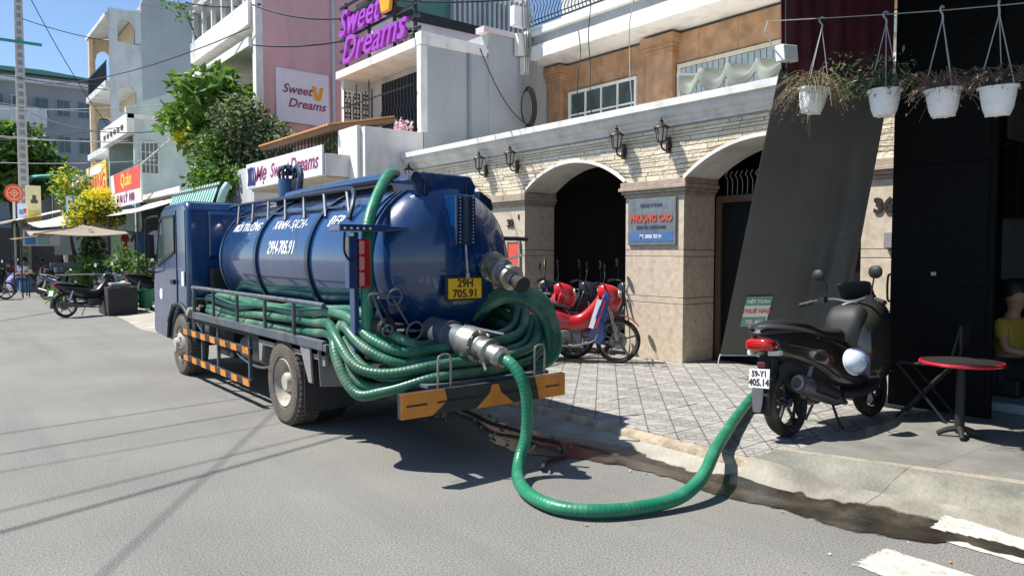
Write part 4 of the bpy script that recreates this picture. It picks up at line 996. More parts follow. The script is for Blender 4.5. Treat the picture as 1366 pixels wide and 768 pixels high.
# slack loops hanging on the right rear corner
for k in range(5):
    o = .055*k; q = MB().tube([(3.52+o*.2,5.05,1.0+o*.6),(3.72+o*.4,4.86,1.16+o*.35),(3.90+o*.5,4.72,1.10+o*.3),(4.00+o*.45,4.66,.92),(3.98+o*.4,4.62,.72),(3.80+o*.3,4.58,.64),(3.55,4.62,.66+.02*k)], .038, 12, smooth=7)
    mark_along(obj('hose_loop', q, M['hose'], HB, world=True, smooth=True), 12)
DH = [(3.166,4.15,.797),(3.18,4.07,.765),(3.205,4.00,.68),(3.225,3.97,.56),(3.235,3.97,.40),(3.22,3.97,.26),(3.14,3.94,.13),(3.02,3.80,.065),(2.92,3.60,.05),(2.87,3.38,.05),(2.90,3.20,.05),(3.03,3.05,.05),(3.25,2.95,.05),(3.50,2.89,.065),(3.68,2.89,.11),(3.86,2.94,.165),(4.10,3.07,.195),(4.38,3.22,.205),(4.66,3.37,.205),(4.95,3.53,.20),(5.6,3.87,.19),(6.27,4.20,.18),(7.0,4.45,.18),(7.7,4.75,.18)]
q = MB().tube(DH, [.042+.004*mnoise.noise((i*1.7,3,0)) for i in range(len(DH))], 16, smooth=8, flat=.94)
tag(mark_along(obj('discharge_hose', q, M['hose_bright'], smooth=True), 16), 'bright green hose running from the tank outlet across the road up behind the black scooter', 'hose')
for k, (pts, r_, lb) in enumerate((([(4.0,6.1,.05),(3.95,5.6,.04),(3.85,5.2,.05),(3.90,4.85,.04),(3.84,4.6,.04),(3.90,4.4,.04),(3.80,4.22,.035),(3.72,4.12,.03),(3.62,4.10,.03),(3.5,4.08,.03),(3.36,3.95,.025)], .018, 'dark red rubber hose lying in the wet gutter behind the truck'),)):
    tag(obj('drain_hose', MB().tube(pts, r_, 10, smooth=6), M['hose_dark'], smooth=True), lb, 'hose')
rb = MB(); rr = random.Random(4)
for k in range(40):
    x = rr.uniform(3.6,4.1); y = rr.uniform(4.3,6.0); s = rr.uniform(.006,.022); rb.obox((x,y,.012+s*.5), (rr.random(),rr.random(),.2), (rr.random(),-rr.random(),.1), (0,0,1), s, s*.6, s*.5)
o = obj('gutter_debris', rb, M['kerb_edge']); tag(o, 'small scraps of debris in the wet gutter under the bumper', 'debris', kind='stuff')

lt = MB(); rr = random.Random(9)
for k in range(60):
    y = rr.uniform(.8, 8); x = rr.gauss(3.6, .5) if k < 55 else rr.uniform(-3, 3.6)
    if x > apron_x(y)-.05: continue
    s = rr.uniform(.004, .011); a = rr.random()*6.28; lt.obox((x, y, .006+s*.15), (math.cos(a), math.sin(a), .05), (-math.sin(a), math.cos(a), .1), (0,0,1), s, s*.6, s*.14, rr.choice((0,0,0,0,1,2)))
o = obj('road_litter', lt, [M['kerb_edge'], M['orange_paint'], M['canvas_white']]); tag(o, 'scattered grit, dry leaves and paper scraps on the asphalt near the gutter', 'litter', kind='stuff')
# ================================================================ WHITE HOUSE OF THE BABY SHOP
H2 = thing('white_shop_house', 'white shop house with grey side wall and recessed balcony next to the arcade house', 'house', (7.85, 12.9, 0))
def hp(name, mb, m, parent=H2, **k): return obj(name, mb, m, parent, world=True, **k)
q = MB().box(7.87, 9.3, 12.92, 16.7, 0, 3.9); hp('lower_wall', q, M['grey_wall'])
q = MB().box(7.86, 9.45, 12.915, 13.08, 3.902, 5.62); hp('side_wall', q, M['grey_wall'])
q = MB().box(9.452, 13.5, 12.905, 16.6, 3.4, 6.12); hp('rear_wall', q, M['grey_wall'])
hp('roof_edge', MB().prism([(9.3,6.122),(13.5,6.122),(13.5,6.19),(9.3,6.24)], (0,12.85,0), (1,0,0), (0,0,1), -.3), M['mauve_wall'])
hp('coping', MB().prism([(7.80,5.622),(9.4,5.622),(9.4,5.84),(7.80,5.88)], (0,12.88,0), (1,0,0), (0,0,1), -.24), M['white_paint'], bevel=.008)
hp('drain_pipe', MB().tube([(8.95,12.88,5.6),(8.95,12.87,3.5),(8.95,12.88,2.6)], .032, 8), M['blue_grey_wall'], smooth=True)
hp('corner_post', MB().box(7.80, 7.95, 12.90, 13.06, 3.902, 5.61), M['white_paint'], bevel=.008)
hp('roof_slab', MB().box(7.78, 9.45, 13.1, 16.75, 5.60, 5.78), M['white_paint'], bevel=.008)
q = MB().box(8.6, 9.3, 13.09, 16.7, 3.902, 5.598); hp('recess_wall', q, M['offwhite_wall'])
hp('far_side_wall', MB().box(7.9, 8.6, 16.57, 16.7, 3.902, 5.598), M['offwhite_wall'])
hp('floor_slab', MB().box(7.5, 8.6, 13.1, 16.7, 3.80, 3.905), M['white_paint'])
sd = hp('shutter_door', MB().box(8.54, 8.595, 13.15, 15.9, 3.91, 5.45), M['door_dark'])
for k in range(19):
    y = 13.2+k*.145; X9 = 8.5; pts = [(X9, y, 3.95),(X9, y, 4.6),(X9, y+.05, 4.72),(X9, y-.03, 4.86),(X9, y, 5.0),(X9, y, 5.42)]
    hp('grille_bar', MB().tube(pts, .009, 5, smooth=3), M['rail_metal'], sd)
K('vent_dark', (.08,.085,.09), rough=.9)
vw = hp('vent_wall', MB().box(7.92, 8.56, 16.545, 16.568, 3.91, 5.3), M['vent_dark'])
for i in range(3):
    for k in range(6):
        y = 7.86+i*.235; z = 3.94+k*.235; b = MB()
        bb_ = lambda a_, b_, c_, d_, e_, f_: b.box(c_, d_, a_+7.49, b_+7.49, e_, f_)
        bb_(9.0,9.055,y,y+.225,z,z+.035); bb_(9.0,9.055,y,y+.225,z+.19,z+.225); bb_(9.0,9.055,y,y+.035,z+.035,z+.19); bb_(9.0,9.055,y+.19,y+.225,z+.035,z+.19); bb_(9.01,9.05,y+.1,y+.125,z+.035,z+.19); bb_(9.012,9.048,y+.035,y+.1,z+.1,z+.125); bb_(9.012,9.048,y+.125,y+.19,z+.1,z+.125)
        hp('vent_block', b, M['white_paint'], vw)
rl = MB(); rl.bar((7.72,13.1,4.86),(7.72,16.3,4.86),.022); rl.bar((7.72,13.1,4.15),(7.72,16.3,4.15),.02)
rr = hp('railing', rl, M['black_metal'])
for k in range(11, 21):
    y = 13.15+k*.15; h = 5.28 if k % 4 == 0 else 5.05
    hp('baluster', MB().tube([(7.72,y,4.0),(7.72,y,h)], .011, 5), M['black_metal'], rr)
# parapet box and canopy over the pavement
hp('parapet', MB().box(6.58, 7.855, 12.92, 13.9, 2.55, 3.90), M['white_paint'], bevel=.01)
hp('parapet', MB().box(6.50, 6.578, 13.08, 13.92, 2.6, 3.93), M['white_paint'], bevel=.006)
hp('canopy', MB().box(6.0, 7.84, 13.4, 17.6, 2.98, 3.40) , M['white_paint'], bevel=.008)
K('beige_plaster', (.50,.44,.34), rough=.9, dirt=(.36,.31,.25))
hp('canopy_soffit', MB().box(6.05, 7.84, 13.45, 17.6, 2.93, 2.975), M['beige_plaster'])
hp('shop_shutter', MB().box(7.74, 7.80, 13.2, 17.4, .13, 2.9), M['vent_dark'])
for k in range(9): hp('shutter_bar', MB().box(7.70, 7.735, 13.2, 17.4, 1.2+k*.19, 1.235+k*.19), M['cable_pale'])
for y in (14.2, 15.2, 16.2, 17.2): hp('shutter_post', MB().box(7.66, 7.695, y, y+.05, .13, 2.92), M['cable_pale'])
tr = hp('tiled_roof', MB().prism([(6.35,3.93),(7.84,4.25),(7.84,4.33),(6.33,4.01)], (0,13.93,0), (1,0,0), (0,0,1), -3.9), M['wood'])
for k in range(26): y = 13.95+k*.15; hp('roof_tile', MB().prism([(6.30,4.012),(7.80,4.335),(7.80,4.375),(6.30,4.055)], (0,y,0), (1,0,0), (0,0,1), -.135), M['tile_orange'], tr, bevel=.012)
for k in range(20): y = 14.0+k*.18; hp('terrace_bar', MB().tube([(6.45,y,3.40),(6.45,y,3.93)], .012, 5), M['black_metal'])
q = MB(); q.leaves((7.55,13.2,4.02), (.18,.22,.16), 150, .07, 5, 1.4, (0,1)); fp = obj('flower_pot', q, [M['flower_pink'], M['white_cloth']]); tag(fp, 'pink flowers heaped on the balcony parapet of the white shop house', 'flowers', kind='thing')
q = MB(); q.leaves((6.9,15.3,3.65), (.35,1.5,.28), 900, .13, 6, 3, (0,1)); o = obj('terrace_plants', q, [M['leaf'], M['leaf_bright']]); tag(o, 'green potted plants behind the bars under the orange tiled roof', 'plants', kind='stuff')
# sign on the canopy front
sg = thing('canopy_sign', 'long white shop sign with maroon script over the canopy behind the truck', 'sign', (6.0, 15.5, 3.0))
obj('board', MB().box(5.955, 5.995, 13.45, 17.7, 2.99, 3.56), M['board_white'], sg, world=True, bevel=.004)
text('lettering', 'Mẹ', .44, M['crimson_text'], sg, (5.95, 16.75, 3.27), (0,-1,0), (0,0,1), .003, .008, .35, sx=1.1)
text('lettering', 'Sweet', .42, M['crimson_text'], sg, (5.95, 15.65, 3.28), (0,-1,0), (0,0,1), .003, .004, .35, sx=1.0)
text('lettering', 'Dreams', .44, M['crimson_text'], sg, (5.95, 14.35, 3.28), (0,-1,0), (0,0,1), .003, .004, .35, sx=1.0)
q = MB()
for k in range(5): q.tube([(5.95, 17.55-.1*k, 3.05), (5.95, 17.5-.1*k+.05*math.sin(k), 3.25), (5.95, 17.55-.1*k, 3.45)], .022, 6, smooth=3)
q.lathe([(0,.004),(.07,.004),(.07,0)], (5.953,17.38,3.42), (-1,0,0), 12)
obj('emblem', q, M['navy_text'], sg, world=True)
# roof frame with the big letters
fr = thing('roof_sign', 'purple three-dimensional script letters on a black frame above the white balcony', 'sign', (7.9, 14.8, 5.9))
q = MB()
for y in (16.5, 15.35, 14.2, 13.35): q.bar((7.95,y,5.79),(7.95,y,7.35),.06)
rf = obj('frame_post', q, M['black_metal'], fr, world=True, kind='stuff')
for k in range(6):
    z = 6.02+k*.25; obj('frame_slat', MB().box(7.90, 7.935, 13.1, 16.75, z-.03, z+.03), M['black_metal'], fr, world=True)
text('lettering', 'Sweet', .80, M['purple'], fr, (7.83, 15.62, 6.78), (0,-1,.0), (0,0,1), .045, .008, .38, sx=1.0)
text('lettering', 'Dreams', .82, M['purple'], fr, (7.83, 15.00, 6.16), (0,-1,.0), (0,0,1), .045, .008, .38, sx=1.12)
lg = [(-.16,-.30),(.17,-.30),(.22,-.12),(.27,.18),(.34,.34),(.24,.40),(.12,.34),(.10,.10),(.02,.02),(-.06,.10),(-.08,.36),(-.20,.42),(-.31,.36),(-.26,.18),(-.22,-.10)]
obj('emblem', MB().prism([(-a, b) for a, b in reversed(lg)], (7.80,14.22,6.85), (0,1,0), (0,0,1), -.08) , M['logo_orange'], fr, world=True, bevel=.02)
fr["label"] = 'purple script letters and orange emblem on a black frame over the white balcony'
q = MB(); q.leaves((8.0,13.7,5.98), (.1,.5,.16), 120, .12, 15, 2.4, (0,)); o = obj('roof_plants', q, M['leaf_grey']); tag(o, 'small weeds growing behind the black sign frame on the roof', 'weeds', kind='stuff')
# houses rising behind
HR = thing('rear_house', 'pale pinkish rear house with a dark roof edge behind the white shop house', 'house', (11, 15.2, 0))
obj('wall', MB().box(8.9, 16, 17.0, 17.3, 3, 7.45), M['mauve_wall'], HR, world=True); obj('roof', MB().prism([(8.7,7.452),(16,7.452),(16,7.6),(8.7,7.72)], (0,16.9,0), (1,0,0), (0,0,1), -.6), M['chassis'], HR, world=True)
HG = thing('green_roofed_house', 'tall house with a green roof and pale corrugated cladding behind the meter boxes', 'house', (14, 22, 0))
obj('wall', MB().box(11.5, 20, 23, 28, 3, 8.6), M['offwhite_wall'], HG, world=True); obj('roof', MB().prism([(10.8,8.602),(18,8.602),(18,11.0),(13,11.0)], (0,22.8,0), (1,0,0), (0,0,1), -5), M['green_roof'], HG, world=True)
for k in range(16): obj('cladding_rib', MB().box(15.0+k*.22, 15.1+k*.22, 22.55, 22.79, 7.0, 11.2), M['offwhite_wall'], HG, world=True)
for k in range(16): pass
# ================================================================ PINK HOUSE
HP = thing('pink_house', 'tall pink walled house with white balconies carrying the square shop board', 'house', (7.12, 20.2, 0))
def pp(name, mb, m, parent=HP, **k): return obj(name, mb, m, parent, world=True, **k)
pp('side_wall', MB().box(7.30, 10.6, 20.2, 20.4, 0, 8.95), M['pink_wall'])
pp('corner_pillar', MB().box(7.10, 7.298, 20.19, 20.45, 0, 8.9), M['white_paint'], bevel=.01)
pp('recess_wall', MB().box(8.6, 8.8, 20.402, 26.0, 0, 8.9), M['grey_inner'])
pp('party_wall', MB().box(7.12, 10.6, 26.0, 26.2, 0, 12.0), M['offwhite_wall'])
for z0, z1 in ((7.62, 8.28), (7.05, 7.30), (4.2, 4.4)):
    pp('balcony_slab', MB().box(7.0, 8.6, 20.46, 26.0, z0, z1), M['white_paint'], bevel=.01)
pp('roof_slab', MB().box(7.0, 11, 20.1, 26.0, 9.2, 9.38), M['offwhite_wall']) 
pp('upper_wall', MB().box(8.3, 8.58, 20.47, 26.0, 8.3, 11.8), M['cream'])
pp('upper_wall', MB().box(8.8, 12, 20.47, 26.0, 9.4, 11.8), M['offwhite_wall'])
wn = pp('window', MB().box(8.25, 8.298, 21.2, 22.4, 8.4, 9.15), M['glass_window']); 
for k in range(6): pp('post', MB().box(7.04, 7.16, 20.9+k*.95, 21.02+k*.95, 8.282, 9.19), M['offwhite_wall'])
pp('pipe', MB().tube([(9.3,20.15,8.9),(9.3,20.15,3.5)], .05, 8), M['offwhite_wall'])
bd = thing('square_board', 'square white shop board with maroon script and an orange emblem on the pink wall', 'sign', (8.35, 20.15, 5.8))
obj('board', MB().prism([(7.62,5.10),(9.16,5.05),(9.14,6.50),(7.62,6.54)], (0,20.19,0), (1,0,0), (0,0,1), .06), M['board_white'], bd, world=True, bevel=.01)
text('lettering', 'Sweet', .34, M['crimson_text'], bd, (8.20,20.122,5.98), (1,0,-.03), (0,0,1), .003, .006, .3)
text('lettering', 'Dreams', .34, M['crimson_text'], bd, (8.48,20.122,5.60), (1,0,-.03), (0,0,1), .003, .006, .3)
obj('emblem', MB().prism([(a*.55+8.80, b*.55+5.93) for a, b in lg], (0,20.124,0), (1,0,0), (0,0,1), .006), M['logo_orange'], bd, world=True)
pp('garden_wall', MB().box(6.3, 8.0, 18.2, 20.1, 0, 3.6), M['offwhite_wall'])
# ================================================================ TREES by the pink house
def tree(name, label, base, trunk_pts, clumps, mats, seed, cat='tree', group=None, bark='bark', tr=.1):
    t = thing(name, label, cat, base, 0, group); q = MB(); rs = [tr*(1-.6*i/(len(trunk_pts)-1)) for i in range(len(trunk_pts))]
    q.tube(trunk_pts, rs, 8, smooth=4)
    rnd = random.Random(seed)
    for (c, rad, n, sz, mi) in clumps:
        k = rnd.randint(max(1, len(trunk_pts)//2), len(trunk_pts)-1); q.tube([trunk_pts[k], (Vector(trunk_pts[k])+Vector(c))/2+Vector((0,0,.1)), c], [tr*.4, tr*.25, tr*.08], 6, smooth=3)
    obj('trunk', q, M[bark], t, smooth=True)
    q = MB()
    for i, (c, rad, n, sz, mi) in enumerate(clumps): q.leaves(c, rad, n, sz, seed*31+i, 2.0, mi)
    obj('crown', q, [M[m] for m in mats], t)
    return t
tree('garden_tree', 'bright green leafy tree with large leaves before the white balconies', (6.75,21.9,0),
     [(0,0,0),(.05,.1,1.5),(-.05,.2,3.2),(.1,.0,4.6),(.05,.1,5.6)],
     [((-.2,.6,6.15),(.95,1.3,.55),520,.42,(0,1)),((.7,-.4,5.7),(.8,.9,.55),380,.40,(0,1,2)),((-.6,2.3,5.6),(.7,1.3,.45),300,.40,(0,1)),((-.35,1.7,5.0),(.45,.5,.4),160,.34,(3,1)),((.3,1.2,4.9),(.9,1.4,.6),330,.38,(0,2))], ['leaf','leaf_bright','leaf_dark','leaf_yellow'], 3)
tree('feathery_tree', 'grey green feathery bush tree in front of the pink side wall', (6.5,19.9,0),
     [(0,0,0),(.0,.1,1.5),(.05,.1,2.8),(.0,.0,3.8),(.1,.0,4.6)],
     [((.1,.1,5.0),(.75,.9,.7),1500,.15,(0,1)),((.6,-.5,4.4),(.7,.8,.7),1300,.15,(0,1)),((-.1,.8,4.2),(.8,.9,.7),1300,.15,(0,1)),((1.0,-.3,3.7),(.5,.6,.6),600,.14,(0,)),((.2,.2,3.6),(.8,.9,.5),800,.16,(0,1))], ['leaf_grey','leaf_dark'], 5)
tree('round_bush', 'dense light green bush above the teal awning', (6.2,20.6,.15),
     [(0,0,0),(.0,.1,1.2),(.05,.1,2.4),(.0,.0,3.4)],
     [((0,.3,3.9),(.7,1.1,.7),1300,.17,(0,1)),((-.1,-.3,3.3),(.7,.9,.45),900,.17,(0,1)),((.2,-.9,3.2),(.5,.6,.4),500,.17,(1,)),((.1,1.2,3.4),(.6,.8,.5),600,.17,(0,2))], ['leaf','leaf_bright','leaf_dark'], 7)
# ================================================================ AWNINGS
def corr_awning(label, x0, x1, y0, y1, z0, z1, n):
    t = thing('corrugated_awning', label, 'awning', (x0, (y0+y1)/2, 0))
    for k in range(n):
        a = y0+(y1-y0)*k/n; b = y0+(y1-y0)*(k+.55)/n; c = y0+(y1-y0)*(k+1)/n
        obj('rib', MB().prism([(x0,z0),(x1,z1),(x1,z1+.05),(x0,z0+.05)], (0,a,0), (1,0,0), (0,0,1), -(b-a)), M['teal_pale'], t, world=True)
        obj('sheet', MB().prism([(x0+.02,z0),(x1,z1),(x1,z1+.03),(x0+.02,z0+.03)], (0,b+.001,0), (1,0,0), (0,0,1), -(c-b-.002)), M['teal'], t, world=True)
    obj('frame', MB().box(x1-.05, x1, y0, y1, 0.13, z1-.02), M['vent_dark'], t, world=True)
    return t
corr_awning('teal and pale striped corrugated awning rising behind the truck cab', 5.35, 5.55, 18.4, 22.6, 2.60, 3.15, 19)
q = MB().tube([(5.5,18.2,2.6),(5.45,18.0,2.7),(5.5,17.9,2.95),(5.6,17.9,3.1)], .09, 10, smooth=4); tag(obj('awning_roll', q, M['teal_pale'], smooth=True), 'rolled pale teal awning end next to the striped awning', 'awning roll')
def cloth(name, label, pts, m, cat='awning', sag=.12, poles=(), kind=None, n=10, seed=1, group=None):
    """four corners (a,b,c,d) -> sagging cloth with its poles"""
    a, b, c, d = [Vector(p) for p in pts]; base = (a+b+c+d)/4; t = thing(name, label, cat, (base.x, base.y, 0), 0, group)
    def f(u, v):
        p = (a*(1-u)+b*u)*(1-v)+(d*(1-u)+c*u)*v; s = sag*4*(u*(1-u)+v*(1-v))/2*1.0
        return (p.x, p.y, p.z-s*.5+.03*mnoise.noise((p.x*3+seed, p.y*3, seed)))
    o = obj('canopy', MB().grid(f, n, n), m, t, world=True, smooth=True); s_ = o.modifiers.new('thick','SOLIDIFY'); s_.thickness = .012
    for p in poles: obj('pole', MB().tube([(p[0],p[1],0),p], .025, 7), M['vent_dark'], t, world=True)
    return t
cloth('shop_awning', 'cream cloth awning sloping out left of the truck cab', [(4.6,22.5,2.62),(4.5,30.5,2.75),(6.6,30.5,3.3),(6.8,22.5,3.45)], M['canvas_white'], poles=[(4.6,22.6,2.6),(4.55,26.4,2.66),(4.55,30.4,2.74)])
# ================================================================ MINT HOUSE, TALL HOUSE, FAR BLOCK
def simple_house(name, label, x0, x1, y0, y1, h, wall, roofm='white_paint', floors=2, recess=.0, wins=(), side=(), bal=()):
    t = thing(name, label, 'house', (x0, y0, 0))
    P_ = lambda n_, mb, m, par=t, **k: obj(n_, mb, M[m], par, world=True, **k)
    P_('wall', MB().box(x0+recess, x1, y0, y1, 0, h), wall)
    P_('roof_slab', MB().box(x0-.25, x1+.1, y0-.1, y1+.1, h+.002, h+.2), roofm, bevel=.01)
    if recess: P_('side_wall', MB().box(x0, x0+recess-.002, y0, y0+.2, 0, h), wall); P_('side_wall', MB().box(x0, x0+recess-.002, y1-.2, y1, 0, h), wall)
    for (y_, w_, z0, z1, c, b) in wins: window(t, x0+recess-.01, y_, y_+w_, z0, z1, c, b, M['glass_window'], M['white_paint'], .06)
    for (x_, w_, z0, z1, c, b) in side: window(t, y0-.01, x_, x_+w_, z0, z1, c, b, M['glass_window'], M['offwhite_wall'], .05, face='y')
    for (z, hgt, m) in bal:
        P_('balcony_slab', MB().box(x0-.5, x0+recess, y0+.02, y1-.02, z-.15, z), 'white_paint')
        P_('balcony_wall', MB().box(x0-.5, x0-.42, y0+.02, y1-.02, z+.002, z+hgt), m)
    return t
hm = simple_house('mint_house', 'pale mint two storey house with a small grey side window behind the red sign', 6.8, 12, 33.6, 39.0, 6.9, 'mint_wall', recess=1.4, side=((7.0,.72,4.7,6.05,4,(5.1,5.6)),), wins=((34.6,2.8,3.6,5.4,4,()),))
obj('parapet', MB().prism([(6.5,7.1),(8.9,7.1),(8.9,8.4),(6.5,7.35)], (0,33.45,0), (1,0,0), (0,0,1), -.3), M['mint_wall'], hm, world=True)
obj('parapet', MB().box(8.9, 12.5, 33.45, 33.7, 7.1, 8.3), M['mint_wall'], hm, world=True)
for k in range(6): obj('vent_slot', MB().box(6.49, 6.515, 34.2+k*.75, 34.6+k*.75, 6.55, 6.72), M['vent_dark'], hm, world=True)
obj('fascia', MB().box(6.52, 6.8, 33.5, 39.2, 6.3, 7.09), M['white_paint'], hm, world=True)
q = MB()
for k in range(4): q.box(6.9, 7.3, 34.3+k*.9, 34.9+k*.9, 3.4+.1*k, 4.3+.1*k)
o = obj('laundry', q, M['sky_blue_cloth'], bevel=.05); tag(o, 'blue and orange cloths hung up on the mint house balcony', 'laundry', kind='stuff')
q = MB(); q.box(6.7, 6.76, 34.0, 34.7, 4.2, 4.95); q.box(6.7, 6.76, 35.0, 35.4, 4.5, 5.0); tag(obj('orange_cloth', q, M['tile_orange'], bevel=.03), 'orange cloth on the mint house balcony rail', 'laundry', kind='stuff')
# tall white house with arched loggias
HT = thing('tall_house', 'tall white four storey house with stacked loggias and arched side openings', 'house', (7.5, 42, 0))
def qp(name, mb, m, parent=HT, **k): return obj(name, mb, m, parent, world=True, **k)
def wall_with_arches(name, x0, x1, y, th, z0, z1, holes_, m, parent):
    """wall in the x-z plane with arched holes (xa, xb, za, spring, rise)"""
    g = MB(); xs = sorted(set([x0, x1]+[h[0]+(h[1]-h[0])*i/10 for h in holes_ for i in range(11)]))
    for xa, xb in zip(xs, xs[1:]):
        m_ = (xa+xb)/2; cuts = []
        for (ha, hb, za, sp_, ri) in holes_:
            if ha < m_ < hb:
                f = lambda x: sp_+ri*math.sqrt(max(0, 1-((2*x-ha-hb)/(hb-ha))**2)); cuts.append((za, f(xa), f(xb)))
        cuts.sort(); cur = (z0, z0)
        for (za, fa, fb) in cuts+[(z1, None, None)]:
            a0, b0 = cur
            if za > a0+1e-6: g.add([(xa,y,a0),(xb,y,b0),(xb,y,za),(xa,y,za),(xa,y+th,a0),(xb,y+th,b0),(xb,y+th,za),(xa,y+th,za)], [(0,1,2,3),(7,6,5,4),(0,4,5,1),(3,2,6,7)])
            cur = (fa, fb)
    return obj(name, g, m, parent, world=True)
wall_with_arches('side_wall', 7.5, 8.95, 42, .25, 0, 13.6, [(7.86,8.66,8.5,9.6,.4),(7.86,8.66,12.0,12.75,.4),(7.86,8.66,5.0,6.2,.4)], M['offwhite_wall'], HT)
qp('blue_side_wall', MB().box(8.95, 22, 42.02, 47.8, 0, 14.0), M['grey_wall'])
qp('roof_parapet', MB().prism([(8.95,14.01),(9.1,14.4),(14.5,14.7),(22,15.3),(22,14.01)], (0,42.3,0), (1,0,0), (0,0,1), .26), M['grey_wall'])
window(HT, 41.99, 17.0, 19.3, 10.3, 12.2, 2, (), M['glass_window'], M['grey_wall'], .05, face='y')
qp('loggia_back', MB().box(8.8, 8.94, 42.3, 47.8, 0, 13.5), M['cream'])
for z in (3.4, 6.6, 9.75):
    qp('floor_slab', MB().box(7.3, 8.79, 42.26, 47.9, z, z+.3), M['offwhite_wall'])
qp('roof_slab', MB().prism([(7.35,13.2),(8.94,13.62),(8.94,13.8),(7.35,13.4)], (0,42.26,0), (1,0,0), (0,0,1), -5.7), M['offwhite_wall'])
wall_with_arches('far_wall', 7.5, 8.79, 47.55, .25, 0, 13.3, [(7.75,8.6,7.0,8.6,.45),(7.75,8.6,10.1,12.1,.6)], M['cream'], HT) 
qp('arch_frame', MB().box(7.4, 7.6, 47.2, 47.54, 3.6, 13.2), M['cream'])
rr = qp('railing', MB().box(7.36, 7.40, 42.3, 47.7, 11.0, 11.06), M['black_metal'])
for k in range(22): qp('baluster', MB().box(7.36, 7.40, 42.4+k*.24, 42.44+k*.24, 10.06, 11.0), M['black_metal'], rr)
qp('door', MB().box(8.74, 8.79, 43.5, 46.0, 6.9, 9.0), M['white_paint']); qp('door', MB().box(8.74, 8.79, 43.5, 45.0, 10.05, 12.2), M['wood'])
# far grey block across the bend of the street
HF = thing('grey_block', 'wide grey apartment block closing the far end of the street', 'building', (5, 75, 0))
def fp_(name, mb, m, parent=HF, **k): return obj(name, mb, m, parent, world=True, **k)
fp_('wall', MB().box(-14, 13.5, 75.5, 90, 0, 16.4), M['blue_grey_wall'])
fp_('roof_slab', MB().prism([(-14,16.402),(8.2,16.8),(13.6,16.42)], (0,74.8,0), (1,0,0), (0,0,1), -15), M['green_roof'])
fp_('roof_slab', MB().box(-14, 13.6, 74.6, 75.49, 15.6, 16.0), M['offwhite_wall'])
for z in (12.2, 9.0):
    fp_('balcony_wall', MB().box(-14, 8.4, 74.3, 74.5, z, z+1.25), M['offwhite_wall']); fp_('balcony_slab', MB().box(-14, 8.4, 74.5, 75.49, z-.25, z), M['offwhite_wall'])
for i in range(6):
    for z in (13.1, 10.0, 6.9):
        x = 4.4+i*1.6
        if x < 13: window(HF, 75.48, x, x+1.1, z, z+1.5, 2, (), M['glass_window'], M['cream'] if i == 1 else M['blue_grey_wall'], .08, face='y')
tree('street_tree', 'broad dark green street tree beside the concrete pole', (4.2,54,0), [(0,0,0),(.1,0,2.5),(-.1,.2,5),(0,0,7)],
     [((0,0,7.8),(2.2,2,1.6),1700,.5,(0,1,2)),((1.5,0,6.4),(1.6,1.6,1.3),1100,.5,(0,1)),((-2,0,6.6),(1.8,1.6,1.7),1200,.5,(0,1)),((-.3,-.4,5.4),(2.0,1.6,.9),1000,.5,(0,1,2))], ['leaf','leaf_dark','leaf_bright'], 11, tr=.22)
tree('street_tree', 'second dark street tree behind the round red sign', (1.2,60,0), [(0,0,0),(.1,0,2.5),(-.1,.2,5),(0,0,7)],
     [((0,0,8.0),(2.6,2,2.0),1700,.55,(0,1)),((1.6,0,6.4),(1.8,1.6,1.3),1100,.5,(0,1)),((-2,0,6.8),(1.8,1.6,1.7),1200,.5,(0,1))], ['leaf','leaf_dark'], 12, tr=.22)
# fine branch reaching in at the top left of the pink house
tree('balcony_tree', 'thin sparse sapling leaning out from the upper white balcony of the pink house', (7.1,25.6,8.3), [(0,0,0),(-.1,.2,.5),(-.25,.5,1.1),(-.5,.9,1.7)],
     [((-.5,1.0,1.6),(.45,.7,.5),90,.16,(0,1)),((-.2,.5,1.0),(.4,.5,.35),50,.16,(0,1)),((-.5,1.2,2.3),(.4,.6,.5),60,.16,(0,))], ['leaf_bright','leaf'], 14, tr=.03, cat='sapling')
# ================================================================ SHOPS AND STALLS FURTHER ALONG
low = simple_house('corner_shop', 'low shop with white roof edge between the mint house and the tall house', 7.2, 12, 39.6, 46.5, 4.9, 'blue_grey_wall', recess=1.2, wins=((40.4,2.2,.4,3.9,3,()),(43.2,2.2,.4,3.9,3,())))
obj('eave', MB().prism([(5.6,4.6),(8.4,5.35),(8.4,5.5),(5.6,4.8)], (0,39.5,0), (1,0,0), (0,0,1), -7), M['white_paint'], low, world=True)
for k in range(3): obj('post', MB().box(5.8, 5.98, 39.7+k*3.2, 39.88+k*3.2, 0, 4.6), M['white_paint'], low, world=True)
low2 = simple_house('brown_shop', 'low brown fronted shop house further down the row', 7.0, 12, 47.9, 56, 5.6, 'cream', recess=1.2, wins=((49,2.4,.4,3.6,3,()),(52.6,2.2,.4,3.6,3,())))
low3 = simple_house('blue_shop', 'small blue grey shop house at the far end of the row', 6.6, 12, 57, 68, 6.2, 'blue_grey_wall', recess=1.2, wins=((59,3,.4,3.6,3,()),(63.6,3,.4,3.6,3,())))
gl = simple_house('ground_shop', 'open fronted ground floor shop under the cream awning left of the cab', 6.9, 12, 26.4, 33.3, 3.5, 'vent_dark', recess=.9, wins=((27.2,2.2,.2,2.6,3,()),(30.2,2.2,.2,2.6,3,())))
